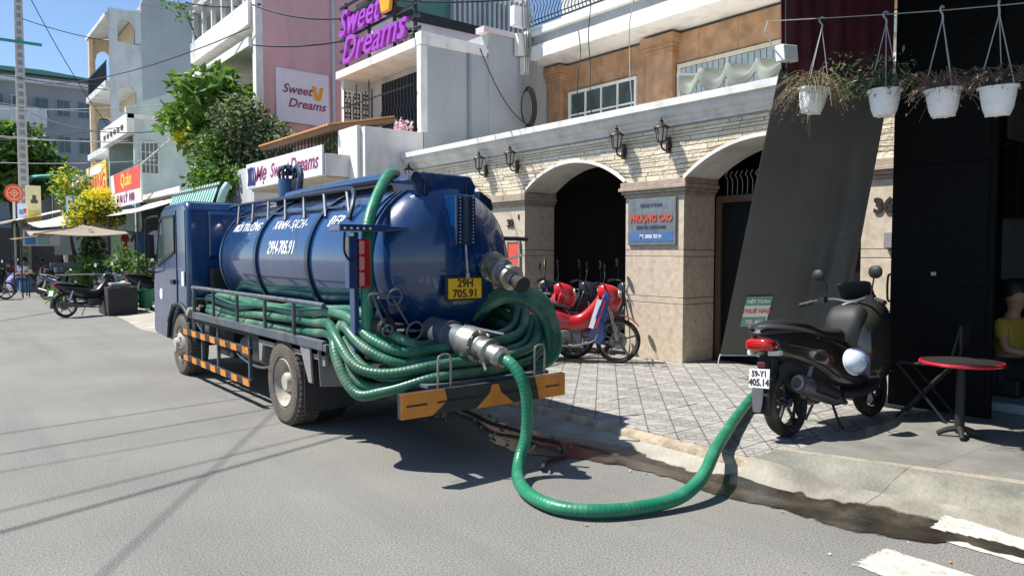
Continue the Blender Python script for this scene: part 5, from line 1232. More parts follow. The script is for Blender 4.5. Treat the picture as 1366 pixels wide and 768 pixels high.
# signs
def board(name, label, x, y0, y1, z0, z1, m, tilt=0, post=None, cat='sign'):
    t = thing(name, label, cat, (x, (y0+y1)/2, 0)); obj('board', MB().prism([(y0,z0),(y1,z0+tilt),(y1,z1+tilt),(y0,z1)], (x,0,0), (0,1,0), (0,0,1), -.05), M[m], t, world=True)
    return t
s1 = board('shop_sign', 'red and white shop sign with yellow lettering hanging left of the mint house', 5.6, 26.6, 31.6, 3.15, 4.35, 'board_white')
obj('red_field', MB().prism([(26.7,3.62),(30.7,3.66),(31.0,4.34),(26.62,4.34)], (5.545,0,0), (0,1,0), (0,0,1), -.006), M['sign_red'], s1, world=True)
text('lettering', 'Quán', .62, M['sign_yellow'], s1, (5.535, 28.8, 4.02), (0,-1,0), (0,0,1), .003, .012, sx=1.3)
text('lettering', 'ĐẠI LÝ 100', .40, M['crimson_text'], s1, (5.535, 29.0, 3.38), (0,-1,0), (0,0,1), .003, .008, sx=1.5)
obj('hanger', MB().bar((5.6,26.8,4.36),(7.0,28,5.6),.04).bar((5.6,31.4,4.36),(7.0,31,5.2),.04), M['cable_pale'], s1, world=True, kind='stuff')
s2 = board('shop_sign', 'tall orange and yellow sign with red lettering above the flowering tree', 6.2, 35.9, 40.9, 3.1, 5.45, 'sign_yellow')
text('lettering', 'HƯƠNG', .95, M['sign_red'], s2, (6.14, 38.4, 4.55), (0,-1,0), (0,0,1), .003, .02, sx=1.3); obj('pale_field', MB().box(6.138, 6.144, 36.8, 40.4, 5.0, 5.35), M['board_white'], s2, world=True)
text('lettering', 'BÚN - PHỞ', .6, M['sign_red'], s2, (6.14, 38.4, 3.7), (0,-1,0), (0,0,1), .003, .015, sx=1.2)
s3 = thing('round_sign', 'round red sign with a white circled cross on a pole at the far left', 'sign', (3.0, 38, 0))
obj('disc', MB().lathe([(0,.03),(.36,.03),(.38,.015),(.36,0),(0,0)], (3.0,38,4.0), (.35,-1,0), 28), M['sign_red'], s3, world=True, smooth=True)
dv = Vector((.35,-1,0)).normalized(); dx = Vector((1,.35,0)).normalized(); ct = Vector((3.0,38,4.0))+dv*.034
q = MB(); q.tube([ct+dx*.27*math.cos(a)+Vector((0,0,.27*math.sin(a))) for a in [i*math.pi/12 for i in range(24)]], .014, 5, closed=True)
q.bar(ct-dx*.22, ct+dx*.22, .02); q.bar(ct-Vector((0,0,.22)), ct+Vector((0,0,.22)), .02, None, (1,0,0)); q.tube([ct+dx*.12*math.cos(a)+Vector((0,0,.12*math.sin(a))) for a in [i*math.pi/8 for i in range(16)]], .012, 5, closed=True)
obj('symbol', q, M['sign_cream'], s3, world=True); obj('pole', MB().tube([(3.0,38.05,0),(3.0,38.05,3.7)], .045, 8), M['offwhite_wall'], s3, world=True)
def facing_board(name, label, x0, x1, y, z0, z1, m, stripes=()):
    t = thing(name, label, 'sign', ((x0+x1)/2, y, 0)); obj('board', MB().box(x0, x1, y, y+.06, z0, z1), M[m], t, world=True, bevel=.01)
    for (a, b, c, d, mm) in stripes: obj('field', MB().box(a, b, y-.006, y-.001, c, d), M[mm], t, world=True)
    return t
facing_board('poster_board', 'tall cream and yellow poster board beside the round red sign', 3.42, 3.98, 38, 2.75, 4.35, 'sign_cream', ((3.46,3.94,2.8,3.3,'sign_yellow'),(3.6,3.86,3.6,3.75,'vent_dark'),(3.66,3.8,3.75,3.95,'vent_dark')))
facing_board('poster_board', 'small white board with blue and red print below the poster board', 3.0, 3.34, 36.5, 2.9, 3.5, 'board_white', ((3.05,3.2,3.05,3.25,'sign_blue'),(3.2,3.3,3.1,3.3,'sign_red')))
facing_board('banner', 'pale blue banner left of the yellow flowers', 4.0, 4.55, 31, 2.85, 3.55, 'sign_blue', ((4.02,4.18,2.9,3.5,'board_white'),(4.35,4.5,2.95,3.5,'teal_pale')))
facing_board('banner', 'low white and blue shop banner under the market awning', 2.9, 4.1, 33.5, 1.75, 2.35, 'board_white', ((3.35,3.75,1.8,2.3,'teal_pale'),(2.95,3.3,1.8,2.3,'sign_blue')))
facing_board('banner', 'pale grey blue banner behind the dark scooter', 4.2, 5.6, 36, 1.4, 2.3, 'blind')
cloth('market_awning', 'long pale plastic awning over the far stalls', [(2.0,33,2.55),(2.3,44,2.8),(5.6,44,3.7),(4.4,33,3.15)], M['canvas_white'], poles=[(2.1,33.2,2.5),(2.4,43.8,2.8)], seed=3)
cloth('market_awning', 'brown and cream striped awning at the left edge', [(.4,37,2.35),(.6,50,2.5),(3.6,50,3.2),(3.2,37,2.75)], M['canvas'], poles=[(.5,37.2,2.3)], seed=5)
cloth('market_awning', 'crumpled grey white sheet beside the yellow flowers', [(3.2,29,2.35),(3.0,33,2.6),(4.6,33,3.1),(4.4,29,2.7)], M['canvas_white'], sag=.3, seed=8)
cloth('teal_umbrella', 'faded teal sunshade high over the stalls', [(4.3,44,5.2),(4.3,47,5.3),(6.3,47,5.3),(6.3,44,5.2)], M['teal'], cat='sunshade', sag=-.5, poles=[(5.3,45.5,5.4)], seed=9)
# square tan sunshade on a dark post with the flowering tree above it
um = thing('market_umbrella', 'wide tan square sunshade on a dark post beneath the yellow flowering tree', 'sunshade', (3.85, 26, 0))
apex = Vector((0,0,2.36)); cs = [(-1.45,-1.2,2.06),(1.35,-1.2,2.12),(1.4,1.3,2.20),(-1.4,1.3,2.16)]
for i in range(4):
    a = Vector(cs[i]); b = Vector(cs[(i+1) % 4])
    def f(u, v): 
        e = a*(1-u)+b*u; p = e*(1-v)+apex*v; return (p.x, p.y, p.z-.10*math.sin(math.pi*u)*(1-v)-.05*math.sin(math.pi*v))
    o = obj('panel', MB().grid(f, 8, 6), M['canvas'], um, smooth=True); s_ = o.modifiers.new('thick','SOLIDIFY'); s_.thickness = .01
    obj('rib', MB().bar(a-Vector((0,0,.02)), apex-Vector((0,0,.03)), .02), M['vent_dark'], um)
obj('post', MB().tube([(0,0,0),(0,0,2.5)], .05, 8), M['chassis'], um)
tree('flowering_tree', 'tree thick with yellow blossom rising over the tan sunshade', (4.35,27.6,0), [(0,0,0),(.1,0,1.0),(0,.1,1.9),(0,0,2.7)],
     [((0,0,2.95),(.72,.8,.45),600,.14,(0,1)),((0,0,3.0),(.8,.9,.55),1200,.12,(2,2,0)),((-.45,-.2,2.6),(.5,.6,.35),700,.12,(2,0,2)),((.42,-.2,2.65),(.5,.6,.35),700,.12,(2,0,2,1)),((.1,-.3,3.4),(.4,.4,.22),380,.12,(2,))], ['leaf','leaf_dark','leaf_yellow'], 21, tr=.09)
tree('flowering_tree', 'leafy green shrub with a few yellow blossoms behind the blue banner', (4.4,33,0), [(0,0,0),(.1,0,1.2),(0,.1,2.2),(0,0,3.2)],
     [((0,0,4.1),(.7,.8,.7),700,.2,(0,1,1,2)),((.3,0,3.3),(.6,.7,.5),400,.2,(0,1))], ['leaf','leaf_bright','leaf_yellow'], 22, tr=.09)
for k, (x, y, z, r_, n, mm, lb) in enumerate(((3.7,24.8,.9,.42,420,('leaf_bright','leaf'),'tall bright green potted plant left of the sunshade post'), (3.95,25.6,1.4,.40,420,('leaf_dark','leaf'),'dark green climbing plant wrapped on the sunshade post'),
       (4.5,24.2,1.15,.35,260,('leaf_bright','leaf'),'light green potted plant right of the sunshade post'), (4.8,23.2,.95,.35,260,('leaf','leaf_bright'),'white flecked potted plant over the black bin'), (2.9,24.2,.35,.28,200,('leaf_bright',),'low green weeds at the kerb behind the parked motorbike'))):
    t = thing('potted_plant', lb, 'plant', (x, y, 0)); q = MB(); q.leaves((0,0,z), (r_,r_,z*.62), n, .20, 60+k, 2.4, (0, len(mm)-1)); obj('foliage', q, [M[m] for m in mm], t)
    obj('pot', MB().lathe([(0,0),(.13,0),(.18,.24),(.19,.26),(.16,.26),(0,.22)], (0,0,0), (0,0,1), 12), M['tile_orange'] if k % 2 else M['vent_dark'], t, smooth=True)
    obj('stem', MB().tube([(0,0,.2),(.02,.02,z)], .015, 5), M['bark'], t)
# black wrapped crate, green bin, barrier, benches with goods
bb = thing('wrapped_crate', 'black plastic wrapped crate standing at the kerb right of the parked motorbike', 'crate', (3.75, 20.4, 0))
g = MB().grid(lambda u, v: (3.40+.64*u+.012*mnoise.noise((u*5,v*4,1)), 20.0+.01*mnoise.noise((u*7,v*6,2)), .02+.66*v+(.012*mnoise.noise((u*6,0,3)) if v > .98 else 0)), 12, 12)
g.grid(lambda u, v: (4.04+.85*u*0+.01*mnoise.noise((u*7,v*6,4)), 20.0+1.3*u, .02+.66*v), 10, 10); g.grid(lambda u, v: (3.40, 20.0+1.3*u, .02+.66*v), 10, 10); g.grid(lambda u, v: (3.40+.64*u, 20.0+1.3*v, .68+.012*mnoise.noise((u*6,v*6,3))), 10, 10); g.grid(lambda u, v: (3.40+.64*u, 21.3, .02+.66*v), 4, 4)
obj('wrapping', g, M['flap_black'], bb, world=True, smooth=True); obj('lid_goods', MB().box(3.5,3.95,20.2,20.9,.70,.78), M['cable_pale'], bb, world=True, bevel=.02)
gb = thing('green_bin', 'small green plastic bin between the black crate and the truck cab', 'bin', (4.35, 20.6, 0)); obj('body', MB().lathe([(0,0),(.15,0),(.19,.42),(.20,.44),(.0,.44)], (0,0,.12), (0,0,1), 14), M['bin_green'], gb, smooth=True); obj('rim', MB().lathe([(.19,.43),(.215,.44),(.215,.47),(.19,.47)], (0,0,.12), (0,0,1), 14), M['bin_green'], gb)
br_ = thing('metal_barrier', 'low pale tubular barrier behind the parked motorbike', 'barrier', (3.2, 23, 0)); q = MB().tube([(2.7,23,0),(2.7,23,.85),(2.8,23,.92),(3.9,23,.92),(4.0,23,.85),(4.0,23,0)], .018, 7, smooth=3); obj('frame', q, M['cable_pale'], br_, world=True); obj('crossbar', MB().tube([(2.7,23,.5),(4.0,23,.5)], .012, 6), M['cable_pale'], br_, world=True)
def stall(label, x, y, wd, dp, h, items, seed, cover):
    t = thing('stall_table', label, 'table', (x, y, 0)); obj('top', MB().box(-wd/2, wd/2, -dp/2, dp/2, h-.04, h), M['wood'], t)
    for i in (-1, 1):
        for j in (-1, 1): obj('leg', MB().box(i*(wd/2-.04)-.02, i*(wd/2-.04)+.02, j*(dp/2-.04)-.02, j*(dp/2-.04)+.02, 0, h-.041), M['vent_dark'], t)
    rnd = random.Random(seed)
    for k in range(items):
        cx = rnd.uniform(-wd/2+.1, wd/2-.1); cy = rnd.uniform(-dp/2+.08, dp/2-.08); s = rnd.uniform(.06,.14); cn, m = [('white','white_cloth'),('red','sign_red'),('blue','sign_blue'),('tan','canvas'),('lavender','lavender'),('cream','sign_cream'),('pale teal','teal_pale'),('orange','orange_paint'),('dark grey','vent_dark')][k % 9]; m = M[m]
        o = obj('goods_box', MB().box(-s, s, -s*.7, s*.7, 0, s*1.6), m, None, bevel=.01); o.location = (x+cx, y+cy, h+.001+(0 if k % 3 else .0)); o.rotation_euler = (0,0,rnd.uniform(-.6,.6))
        tag(o, 'small '+cn+' box of goods on '+cover, 'box', 'boxes of goods on the stalls')
stall('low stall table heaped with boxes behind the black crate', 4.6, 23.5, 1.6, .8, .72, 7, 31, 'the stall table behind the black crate')
stall('stall table under the market awning behind the dark scooter', 3.9, 34.5, 2.2, .9, .8, 9, 32, 'the stall table behind the dark scooter')
stall('far stall table at the left edge of the market', 2.2, 42, 2.2, .9, .8, 8, 33, 'the far stall table at the left edge')
q = MB().box(3.5, 5.5, 31.3, 31.5, .1, 1.15); tag(obj('counter', q, M['blind'], bevel=.02), 'pale grey counter standing beside the dark scooter', 'counter')
q = MB(); q.box(3.6, 6.9, 47, 47.2, .1, 2.8); q.box(0.2, 6.9, 52, 52.2, .1, 2.9); tag(obj('shade_backing', q, M['vent_dark']), 'backing planes of the far market shops, coloured dark for the shade beneath the awnings', 'shade backing', kind='stuff')  # added backing planes; their dark colour stands in for shade under the awnings
# concrete power pole with rungs and its cables
cp = thing('concrete_pole', 'tall slotted concrete power pole at the far left', 'pole', (3.75, 42.3, 0))
for s_ in (-1, 1): obj('leg', MB().prism([(s_*.17-.05,0),(s_*.17+.05,0),(s_*.12+.045,16),(s_*.12-.045,16)], (0,.06,0), (1,0,0), (0,0,1), .12), M['concrete_pole'], cp)
obj('web', MB().box(-.12,.12,-.02,.02,.3,15.8), M['blue_grey_wall'], cp)
for k in range(44): obj('rung', MB().box(-.115,.115,-.055,.055,.4+k*.36,.55+k*.36), M['concrete_pole'], cp)
obj('cross_arm', MB().box(-1.6,.9,-.12,-.06,11.25,11.38), M['teal'], cp)
for k, (a, b, sg_, r_, m, lb) in enumerate((
    ((3.75,42.2,15.2),(-8,20,13),.5,.03,'cable','black cable running from the far pole out to the left'), ((3.75,42.2,14.4),(-6,30,9),.4,.02,'cable','stay wire slanting down left from the far pole'), ((3.75,42.2,14.5),(8,46,8.4),.4,.02,'cable','stay wire slanting down right from the far pole'),
    ((3.9,42.2,13.6),(7.2,20.3,9.6),.7,.03,'cable','thick cable sagging from the far pole toward the pink house'), ((3.9,42,9.4),(7.0,20.3,7.5),.5,.016,'cable','thin cable strung under the thick one to the pink house'),
    ((-2,40,7.7),(7.0,26,6.4),.35,.014,'cable_pale','pale cable crossing before the tall white house'), ((-2,40,7.0),(6.6,33.6,6.0),.35,.014,'cable_pale','pale cable crossing before the mint house'), ((-2,40,5.6),(6.8,30,4.9),.3,.014,'cable_pale','low pale cable crossing over the market signs'), ((-2,40,8.6),(7.4,42,8.4),.3,.014,'cable_pale','pale cable across the far grey block'))):
    a = Vector(a); b = Vector(b); pts = [a*(1-t)+b*t-Vector((0,0,sg_*4*t*(1-t))) for t in [i/10 for i in range(11)]]
    tag(obj('overhead_cable', MB().tube(pts, r_, 5), M[m]), lb, 'cable', 'overhead cables at the far end')
for k, (a, b, sg_, r_, lb) in enumerate((
    ((7.0,20.1,8.05),(7.95,15.9,6.9),.18,.022,'black cable from the pink house corner to the purple roof sign'), ((7.0,20.1,7.0),(8.2,16.6,6.6),.10,.02,'lower black cable beside the purple roof sign'),
    ((7.3,20.1,9.1),(10.0,12.7,6.95),.25,.030,'thick black cable bundle reaching the meter boxes'), ((7.3,20.1,8.9),(10.0,12.72,6.88),.30,.022,'second cable just below the thick bundle at the meter boxes'), ((7.3,20.1,9.3),(10.1,12.7,7.0),.22,.018,'third thin cable above the bundle at the meter boxes'),
    ((9.2,12.85,5.75),(10.3,12.7,4.3),.25,.010,'thin wire drooping across the grey side wall'), ((6.9,26,9.6),(7.2,20.1,8.1),.1,.03,'cable looping over the white balcony of the pink house'))):
    a = Vector(a); b = Vector(b); pts = [a*(1-t)+b*t-Vector((0,0,sg_*4*t*(1-t))) for t in [i/10 for i in range(11)]]
    tag(obj('overhead_cable', MB().tube(pts, r_, 5), M['cable']), lb, 'cable', 'overhead cables between the houses')
# the wires high over the road whose shadows cross the asphalt
sx_, sy_ = SUN.x/-SUN.z, SUN.y/-SUN.z
for k, (p, q_, z, r_, lb) in enumerate(((( -.10,7.55),(3.2,8.0),6.6,.010,'thin wire high over the road, first of the row'), ((-.1,6.75),(3.1,7.3),6.8,.011,'thin wire high over the road, second of the row'), ((.0,6.25),(2.9,6.6),7.0,.007,'finest wire high over the road, third of the row'),
      ((.20,5.30),(2.80,6.0),6.9,.010,'wire high over the road next to the thick cable'), ((.28,4.92),(2.86,5.80),6.6,.016,'thick cable high over the road'), ((.50,3.75),(2.6,7.0),6.3,.008,'cable crossing the other wires high over the road'))):
    a = Vector((p[0]-sx_*z, p[1]-sy_*z, z)); b = Vector((q_[0]-sx_*z, q_[1]-sy_*z, z)); d = (b-a)/(b-a).length
    t1 = (7.4-b.x)/d.x if d.x > .5 else 5; b2 = b+d*min(t1, 6.5); a2 = a-d*7
    tag(obj('road_cable', MB().tube([a2*(1-t)+b2*t-Vector((0,0,.05*4*t*(1-t))) for t in [i/8 for i in range(9)]], r_, 6), M['cable']), lb, 'cable', 'wires crossing high over the road')
for k, (a, b, sg_, r_, lb) in enumerate((((-3,34,6.3),(6.9,27,5.2),.35,.014,'pale cable over the flowering tree'), ((-3,36,9.3),(7.4,42.3,9.6),.3,.02,'dark cable passing before the tall house loggia'), ((3.9,42.2,12.4),(8.9,42,12.0),.2,.02,'dark cable from the far pole to the tall house corner'),
      ((-4,44,6.4),(6.5,34,6.6),.4,.016,'dark cable over the mint house fascia'), ((-4,44,10.6),(16,42,10.2),.5,.02,'long dark cable across the grey blue side wall'), ((3.9,42.2,8.2),(6.7,24,5.4),.6,.02,'dark cable slanting down behind the garden tree'))):
    a = Vector(a); b = Vector(b); pts = [a*(1-t)+b*t-Vector((0,0,sg_*4*t*(1-t))) for t in [i/10 for i in range(11)]]
    tag(obj('overhead_cable', MB().tube(pts, r_, 5), M['cable_pale' if k == 0 else 'cable']), lb, 'cable', 'overhead cables at the far end')
for k, (x, y, z, w_, lb) in enumerate(((9.6,41.9,7.6,.9,'air conditioner on the side wall of the tall house'), (13.2,41.9,7.2,.9,'second air conditioner further right on the tall house'), (9.6,33.3,5.2,.8,'air conditioner on the mint house wall beside the tree'))):
    t = thing('air_conditioner', lb, 'air conditioner', (x, y, z)); obj('casing', MB().box(-w_/2, w_/2, -.35, 0, 0, .62), M['offwhite_wall'], t, bevel=.02); obj('fan_grille', MB().lathe([(.06,0),(.22,0),(.22,.01),(.06,.01)], (-.1,-.352,.31), (0,-1,0), 20), M['vent_dark'], t); obj('bracket', MB().box(-w_/2,w_/2,-.35,.02,-.05,-.002), M['vent_dark'], t)
cloth('market_awning', 'low dark brown awning under the tan sunshade', [(2.4,29.5,1.95),(2.4,32.5,2.0),(5.4,32.5,2.5),(5.4,29.5,2.45)], M['wood'], poles=[(2.5,29.6,1.9),(2.5,32.4,1.95)], seed=12)
cloth('market_awning', 'faded blue awning at the far market end', [(2.0,52,2.8),(2.2,62,2.9),(5.6,62,3.7),(5.2,52,3.5)], M['blind'], poles=[(2.1,52.2,2.7)], seed=14)
stall('stall table with boxes under the low brown awning', 3.6, 30.6, 1.8, .9, .8, 8, 35, 'the stall table under the low brown awning')
# ================================================================ MOTORBIKES AND SCOOTER
def sec(x, z0, z1, hw, p=2.6, n=20, y=0.0):
    out = []
    for i in range(n):
        t = 2*math.pi*i/n; c, s_ = math.cos(t), math.sin(t)
        out.append((x, y+hw*math.copysign(abs(c)**(2/p), c), (z0+z1)/2+(z1-z0)/2*math.copysign(abs(s_)**(2/p), s_)))
    return out
def smooth_secs(L, k=4):
    out = []; m = len(L)
    for i in range(m-1):
        p0, p1, p2, p3 = L[max(i-1,0)], L[i], L[i+1], L[min(i+2,m-1)]
        for t in range(k):
            u = t/k; out.append(tuple(0.5*((2*b)+(c-a)*u+(2*a-5*b+4*c-d)*u*u+(3*b-a-3*c+d)*u**3) for a, b, c, d in zip(p0,p1,p2,p3)))
    out.append(tuple(L[-1])); return out
def body(L, p=2.6, n=20, y=0.0, wy=1.0):
    L = [(a, b, c, d*wy) for a, b, c, d in L]
    return body_(L, p, n, y)
def body_(L, p, n, y): return MB().loft([sec(x, z0, max(z1, z0+.004), max(h, .003), p, n, y) for x, z0, z1, h in smooth_secs(L)])
def bike_wheel(par, x, r, tw, spokes, tyre_m, rim_m, name='wheel', disc=True):
    q = MB(); ri = r-tw*.62
    q.lathe([(ri+.006,-tw*.32),(ri-.012,-tw*.30),(ri-.016,0),(ri-.012,tw*.30),(ri+.006,tw*.32)], (x,0,r), (0,1,0), 32)
    q.lathe([(0,-.05),(.035,-.05),(.04,0),(.035,.05),(0,.05)], (x,0,r), (0,1,0), 14)
    for k in range(spokes):
        a = 2*math.pi*k/spokes+.3; u = Vector((math.cos(a),0,math.sin(a))); q.bar(Vector((x,0,r))+u*.03, Vector((x,0,r))+u*(ri-.01), .022 if spokes < 9 else .005, .018 if spokes < 9 else .005, (0,1,0))
    w_ = obj(name, q, rim_m, par, smooth=True)
    q = MB().lathe([(ri,-tw*.33),(r-tw*.35,-tw*.5),(r-tw*.12,-tw*.40),(r,-tw*.12),(r,tw*.12),(r-tw*.12,tw*.40),(r-tw*.35,tw*.5),(ri,tw*.33)], (x,0,r), (0,1,0), 36)
    obj('tyre', q, tyre_m, w_, smooth=True)
    if disc: obj('brake_disc', MB().lathe([(.05,0),(.11,0),(.11,.004),(.05,.004)], (x,tw*.55+.01,r), (0,1,0), 24), M['steel'], w_)
    return w_
def make_bike(label, paint='red_paint', accent='white_gloss', cat='motorbike', name='motorbike', group=None, plate=True):
    t = thing(name, label, cat, (0,0,0), 0, group); P = lambda n_, mb, m, par=t, **k: obj(n_, mb, M[m], par, **k)
    bike_wheel(t, -.62, .285, .085, 5, M['rubber'], M['engine_metal']); bike_wheel(t, .62, .285, .075, 5, M['rubber'], M['engine_metal'])
    P('tail_body', body([(-.88,.76,.80,.03),(-.80,.68,.80,.09),(-.60,.52,.78,.135),(-.35,.42,.74,.14),(-.12,.38,.68,.13),(.04,.40,.60,.09)]), paint, smooth=True)
    P('seat', body([(-.84,.78,.815,.06),(-.70,.77,.83,.11),(-.45,.75,.81,.125),(-.2,.70,.76,.12),(.0,.65,.71,.08)]), 'seat_vinyl', smooth=True)
    P('frame_cover', body([(-.05,.36,.62,.10),(.12,.38,.62,.11),(.28,.44,.76,.115),(.38,.52,.90,.11)]), accent, smooth=True)
    for s_ in (-1, 1):
        q = MB(); q.grid(lambda u, v: (.26+.20*v+.16*u*(1-.6*v), s_*(.12+.13*math.sin((1-v)*2.4+.2)*(1-.35*u)), .28+.62*v-.05*u), 8, 10)
        P('leg_shield', q, paint, smooth=True).modifiers.new('thick','SOLIDIFY').thickness = .012
    P('front_body', body([(.36,.70,.97,.05),(.43,.66,1.01,.085),(.53,.64,.99,.095),(.61,.68,.95,.07),(.655,.76,.88,.03)]), paint, smooth=True)
    P('headlight', MB().lathe([(0,.02),(.055,.015),(.065,0),(.05,-.05),(0,-.05)], (.63,0,.87), (1,0,.1), 16), 'lamp_glass', smooth=True)
    P('tail_light', MB().box(-.885,-.83,-.05,.05,.72,.78), 'red_lens', bevel=.01)
    q = MB(); q.tube([(.34,.33,.98),(.40,.28,1.0),(.43,.12,.99),(.44,0,.98),(.43,-.12,.99),(.40,-.28,1.0),(.34,-.33,.98)], .012, 8, smooth=4); h = P('handlebar', q, 'black_metal', smooth=True)
    for s_ in (-1, 1):
        P('grip', MB().tube([(.37,s_*.26,1.0),(.31,s_*.37,.975)], .018, 8), 'plastic_black', h)
        P('brake_lever', MB().tube([(.44,s_*.22,1.0),(.42,s_*.34,.99)], .006, 5), 'steel', h)
        m_ = P('mirror', MB().tube([(.40,s_*.24,1.01),(.42,s_*.27,1.12),(.40,s_*.31,1.20)], .006, 6, smooth=3), 'black_metal', smooth=True)
        P('mirror_head', MB().lathe([(0,.02),(.045,.018),(.058,.0),(.0,-.006)], (.40,s_*.33,1.23), (1,0,.0), 16), 'plastic_black', m_, smooth=True); P('mirror_glass', MB().lathe([(0,0),(.052,0)], (.392,s_*.33,1.23), (-1,0,0), 16), 'mirror', m_)
        P('fork', MB().tube([(.48,s_*.065,.80),(.62,s_*.065,.29)], .022, 8), 'steel')
        P('shock', MB().tube([(-.50,s_*.12,.62),(-.60,s_*.12,.33)], .026, 8), 'bright_steel')
        P('grab_rail', MB().tube([(-.45,s_*.13,.76),(-.75,s_*.12,.81),(-.90,s_*.06,.82)], .010, 6, smooth=3), 'steel')
    P('front_fender', MB().grid(lambda u, v: (.62+.315*math.cos(R(35+110*u)), -.05+.10*v, .285+.315*math.sin(R(35+110*u))+.015*math.sin(v*math.pi)), 14, 4), paint, smooth=True).modifiers.new('thick','SOLIDIFY').thickness = .006
    P('rear_fender', MB().grid(lambda u, v: (-.62+.325*math.cos(R(70+120*u)), -.055+.11*v, .285+.325*math.sin(R(70+120*u))), 14, 2), 'plastic_black', smooth=True).modifiers.new('thick','SOLIDIFY').thickness = .006
    q = MB(); q.box(-.12,.16,-.09,.09,.24,.42); q.lathe([(0,-.13),(.09,-.12),(.10,-.08),(.10,.08),(.09,.12),(0,.13)], (-.05,0,.32), (0,1,0), 18); q.lathe([(.0,0),(.055,0),(.055,.16),(0,.16)], (.14,0,.36), (1,0,.15), 12)
    P('engine', q, 'engine_metal', bevel=.012)
    P('swingarm', MB().bar((-.1,.09,.32),(-.62,.09,.29),.03,.05).bar((-.1,-.09,.32),(-.62,-.09,.29),.03,.05), 'black_metal', kind='stuff')
    q = MB(); q.tube([(.16,-.06,.34),(.18,-.10,.22),(.0,-.13,.20),(-.25,-.14,.23)], .016, 8, smooth=4); q.tube([(-.25,-.14,.23),(-.35,-.145,.26),(-.75,-.15,.33)], [.02,.042,.048], 12); P('exhaust', q, 'engine_metal', smooth=True)
    P('foot_peg', MB().bar((-.02,-.22,.26),(-.02,.22,.26),.022), 'plastic_black'); P('stand', MB().tube([(-.05,.1,.28),(-.10,.24,.01)], .010, 6), 'black_metal')
    if plate:
        pl_ = P('number_plate', MB().obox((-.935,0,.58), (0,1,0), (.25,0,1), (1,0,-.25), .085, .065, .003), 'white_plate')
    return t
b0 = make_bike('black motorbike parked at the kerb beside the black wrapped crate', 'bike_black', 'bike_black', group='parked motorbikes')
b0.location = (3.12, 20.5, 0); b0.rotation_euler = (R(-4), 0, R(24))
rb = clone(b0, 'red motorbike half hidden behind the green hose loops', (6.28, 7.72, .13), group='parked motorbikes'); recolor(rb, {'bike_black': M['red_paint']}); rb.rotation_euler = (R(-5), 0, R(-42))
rb2 = clone(b0, 'red and white motorbike with a blue striped leg shield at the garage arch', (6.50, 7.12, .13), group='parked motorbikes'); recolor(rb2, {'bike_black': M['red_paint']}); rb2.rotation_euler = (R(-5), 0, R(-50))
for ch in rb2.children:
    if ch.name.startswith('frame_cover') or ch.name.startswith('leg_shield'):
        ch.data = ch.data.copy(); ch.data.materials[0] = M['blue_gloss'] if ch.name.startswith('leg_shield') else M['red_paint']
obj('stripe', MB().bar((.30,-.262,.44),(.40,-.20,.80),.06,.012,(0,1,0)), M['white_gloss'], rb2); obj('stripe', MB().bar((.36,-.258,.44),(.46,-.19,.78),.03,.012,(0,1,0)), M['red_paint'], rb2)
for k, (x, y, a, lb, mm) in enumerate(((6.95,7.95,-47,'black motorbike at the left jamb of the garage arch behind the first red one','bike_black'), (6.75,8.55,-40,'black motorbike against the pier marked 32 behind the red ones','bike_black'), (7.35,7.6,-55,'dark motorbike on the garage threshold right behind the red and white one','bike_black'), (8.9,8.6,-30,'dark motorbike deep inside the garage behind the red ones','bike_black'), (8.3,7.75,-65,'white and red motorbike just inside the garage arch','white_gloss'), (9.2,7.6,-20,'shadowed motorbike in the right corner of the garage','bike_black'))):
    c = clone(b0, lb, (x, y, .134), group='parked motorbikes'); c.rotation_euler = (R(-4-2*(k % 3)), 0, R(a+(7 if k % 2 else -6)))
    if mm != 'bike_black': recolor(c, {'bike_black': M[mm]})
c = clone(b0, 'dark scooter parked facing the street beside the pale grey counter', (3.25, 30.6, 0), group='parked motorbikes'); c.rotation_euler = (R(-5), 0, R(-98)); c.scale = (1.05,)*3
c = clone(b0, 'violet scooter among the stalls at the far left', (2.85, 38.0, 0), group='parked motorbikes'); recolor(c, {'bike_black': M['lavender']}); c.rotation_euler = (R(-5), 0, R(15))
c = clone(b0, 'dark motorbike entering at the left picture edge on the open road', (1.42, 28.9, 0), group='parked motorbikes'); c.rotation_euler = (0, 0, R(20))
c = clone(b0, 'dark motorbike behind the stall table near the truck cab', (4.9, 22.3, .13), group='parked motorbikes'); c.rotation_euler = (R(-5), 0, R(30))

for q_ in (rb, rb2):
    for s_ in (-1, 1): obj('chrome_guard', MB().tube([(.10,s_*.17,.22),(.34,s_*.20,.30),(.40,s_*.19,.62),(.36,s_*.14,.80)], .010, 6, smooth=4), M['bright_steel'], q_, smooth=True)
# the large dark scooter in front
SC = thing('maxi_scooter', 'large dark grey scooter with red tail lamp parked across the tiled pavement', 'scooter', (5.79, 3.17, .131)); SC.rotation_euler = (R(-5), 0, R(-2)); SC.scale = (.91,.90,.99)
P = lambda n_, mb, m, par=SC, **k: obj(n_, mb, M[m], par, **k)
bike_wheel(SC, -.67, .262, .125, 5, M['rubber'], M['bike_black']); bike_wheel(SC, .67, .262, .115, 5, M['rubber'], M['bike_black'])
P('tail_body', body([(-1.00,.76,.80,.03),(-.97,.69,.81,.09),(-.86,.61,.82,.145),(-.62,.54,.82,.18),(-.36,.44,.80,.195),(-.12,.30,.74,.20),(.10,.24,.66,.20),(.28,.22,.60,.19),(.42,.24,.70,.17)], 3.0, 28), 'scooter_body', smooth=True)
P('seat', body([(-1.02,.80,.82,.03),(-.97,.79,.862,.10),(-.82,.78,.905,.15),(-.58,.77,.905,.165),(-.44,.75,.875,.17),(-.30,.72,.83,.17),(-.08,.68,.81,.155),(.14,.64,.80,.10)], 2.4, 24), 'seat_vinyl', smooth=True)
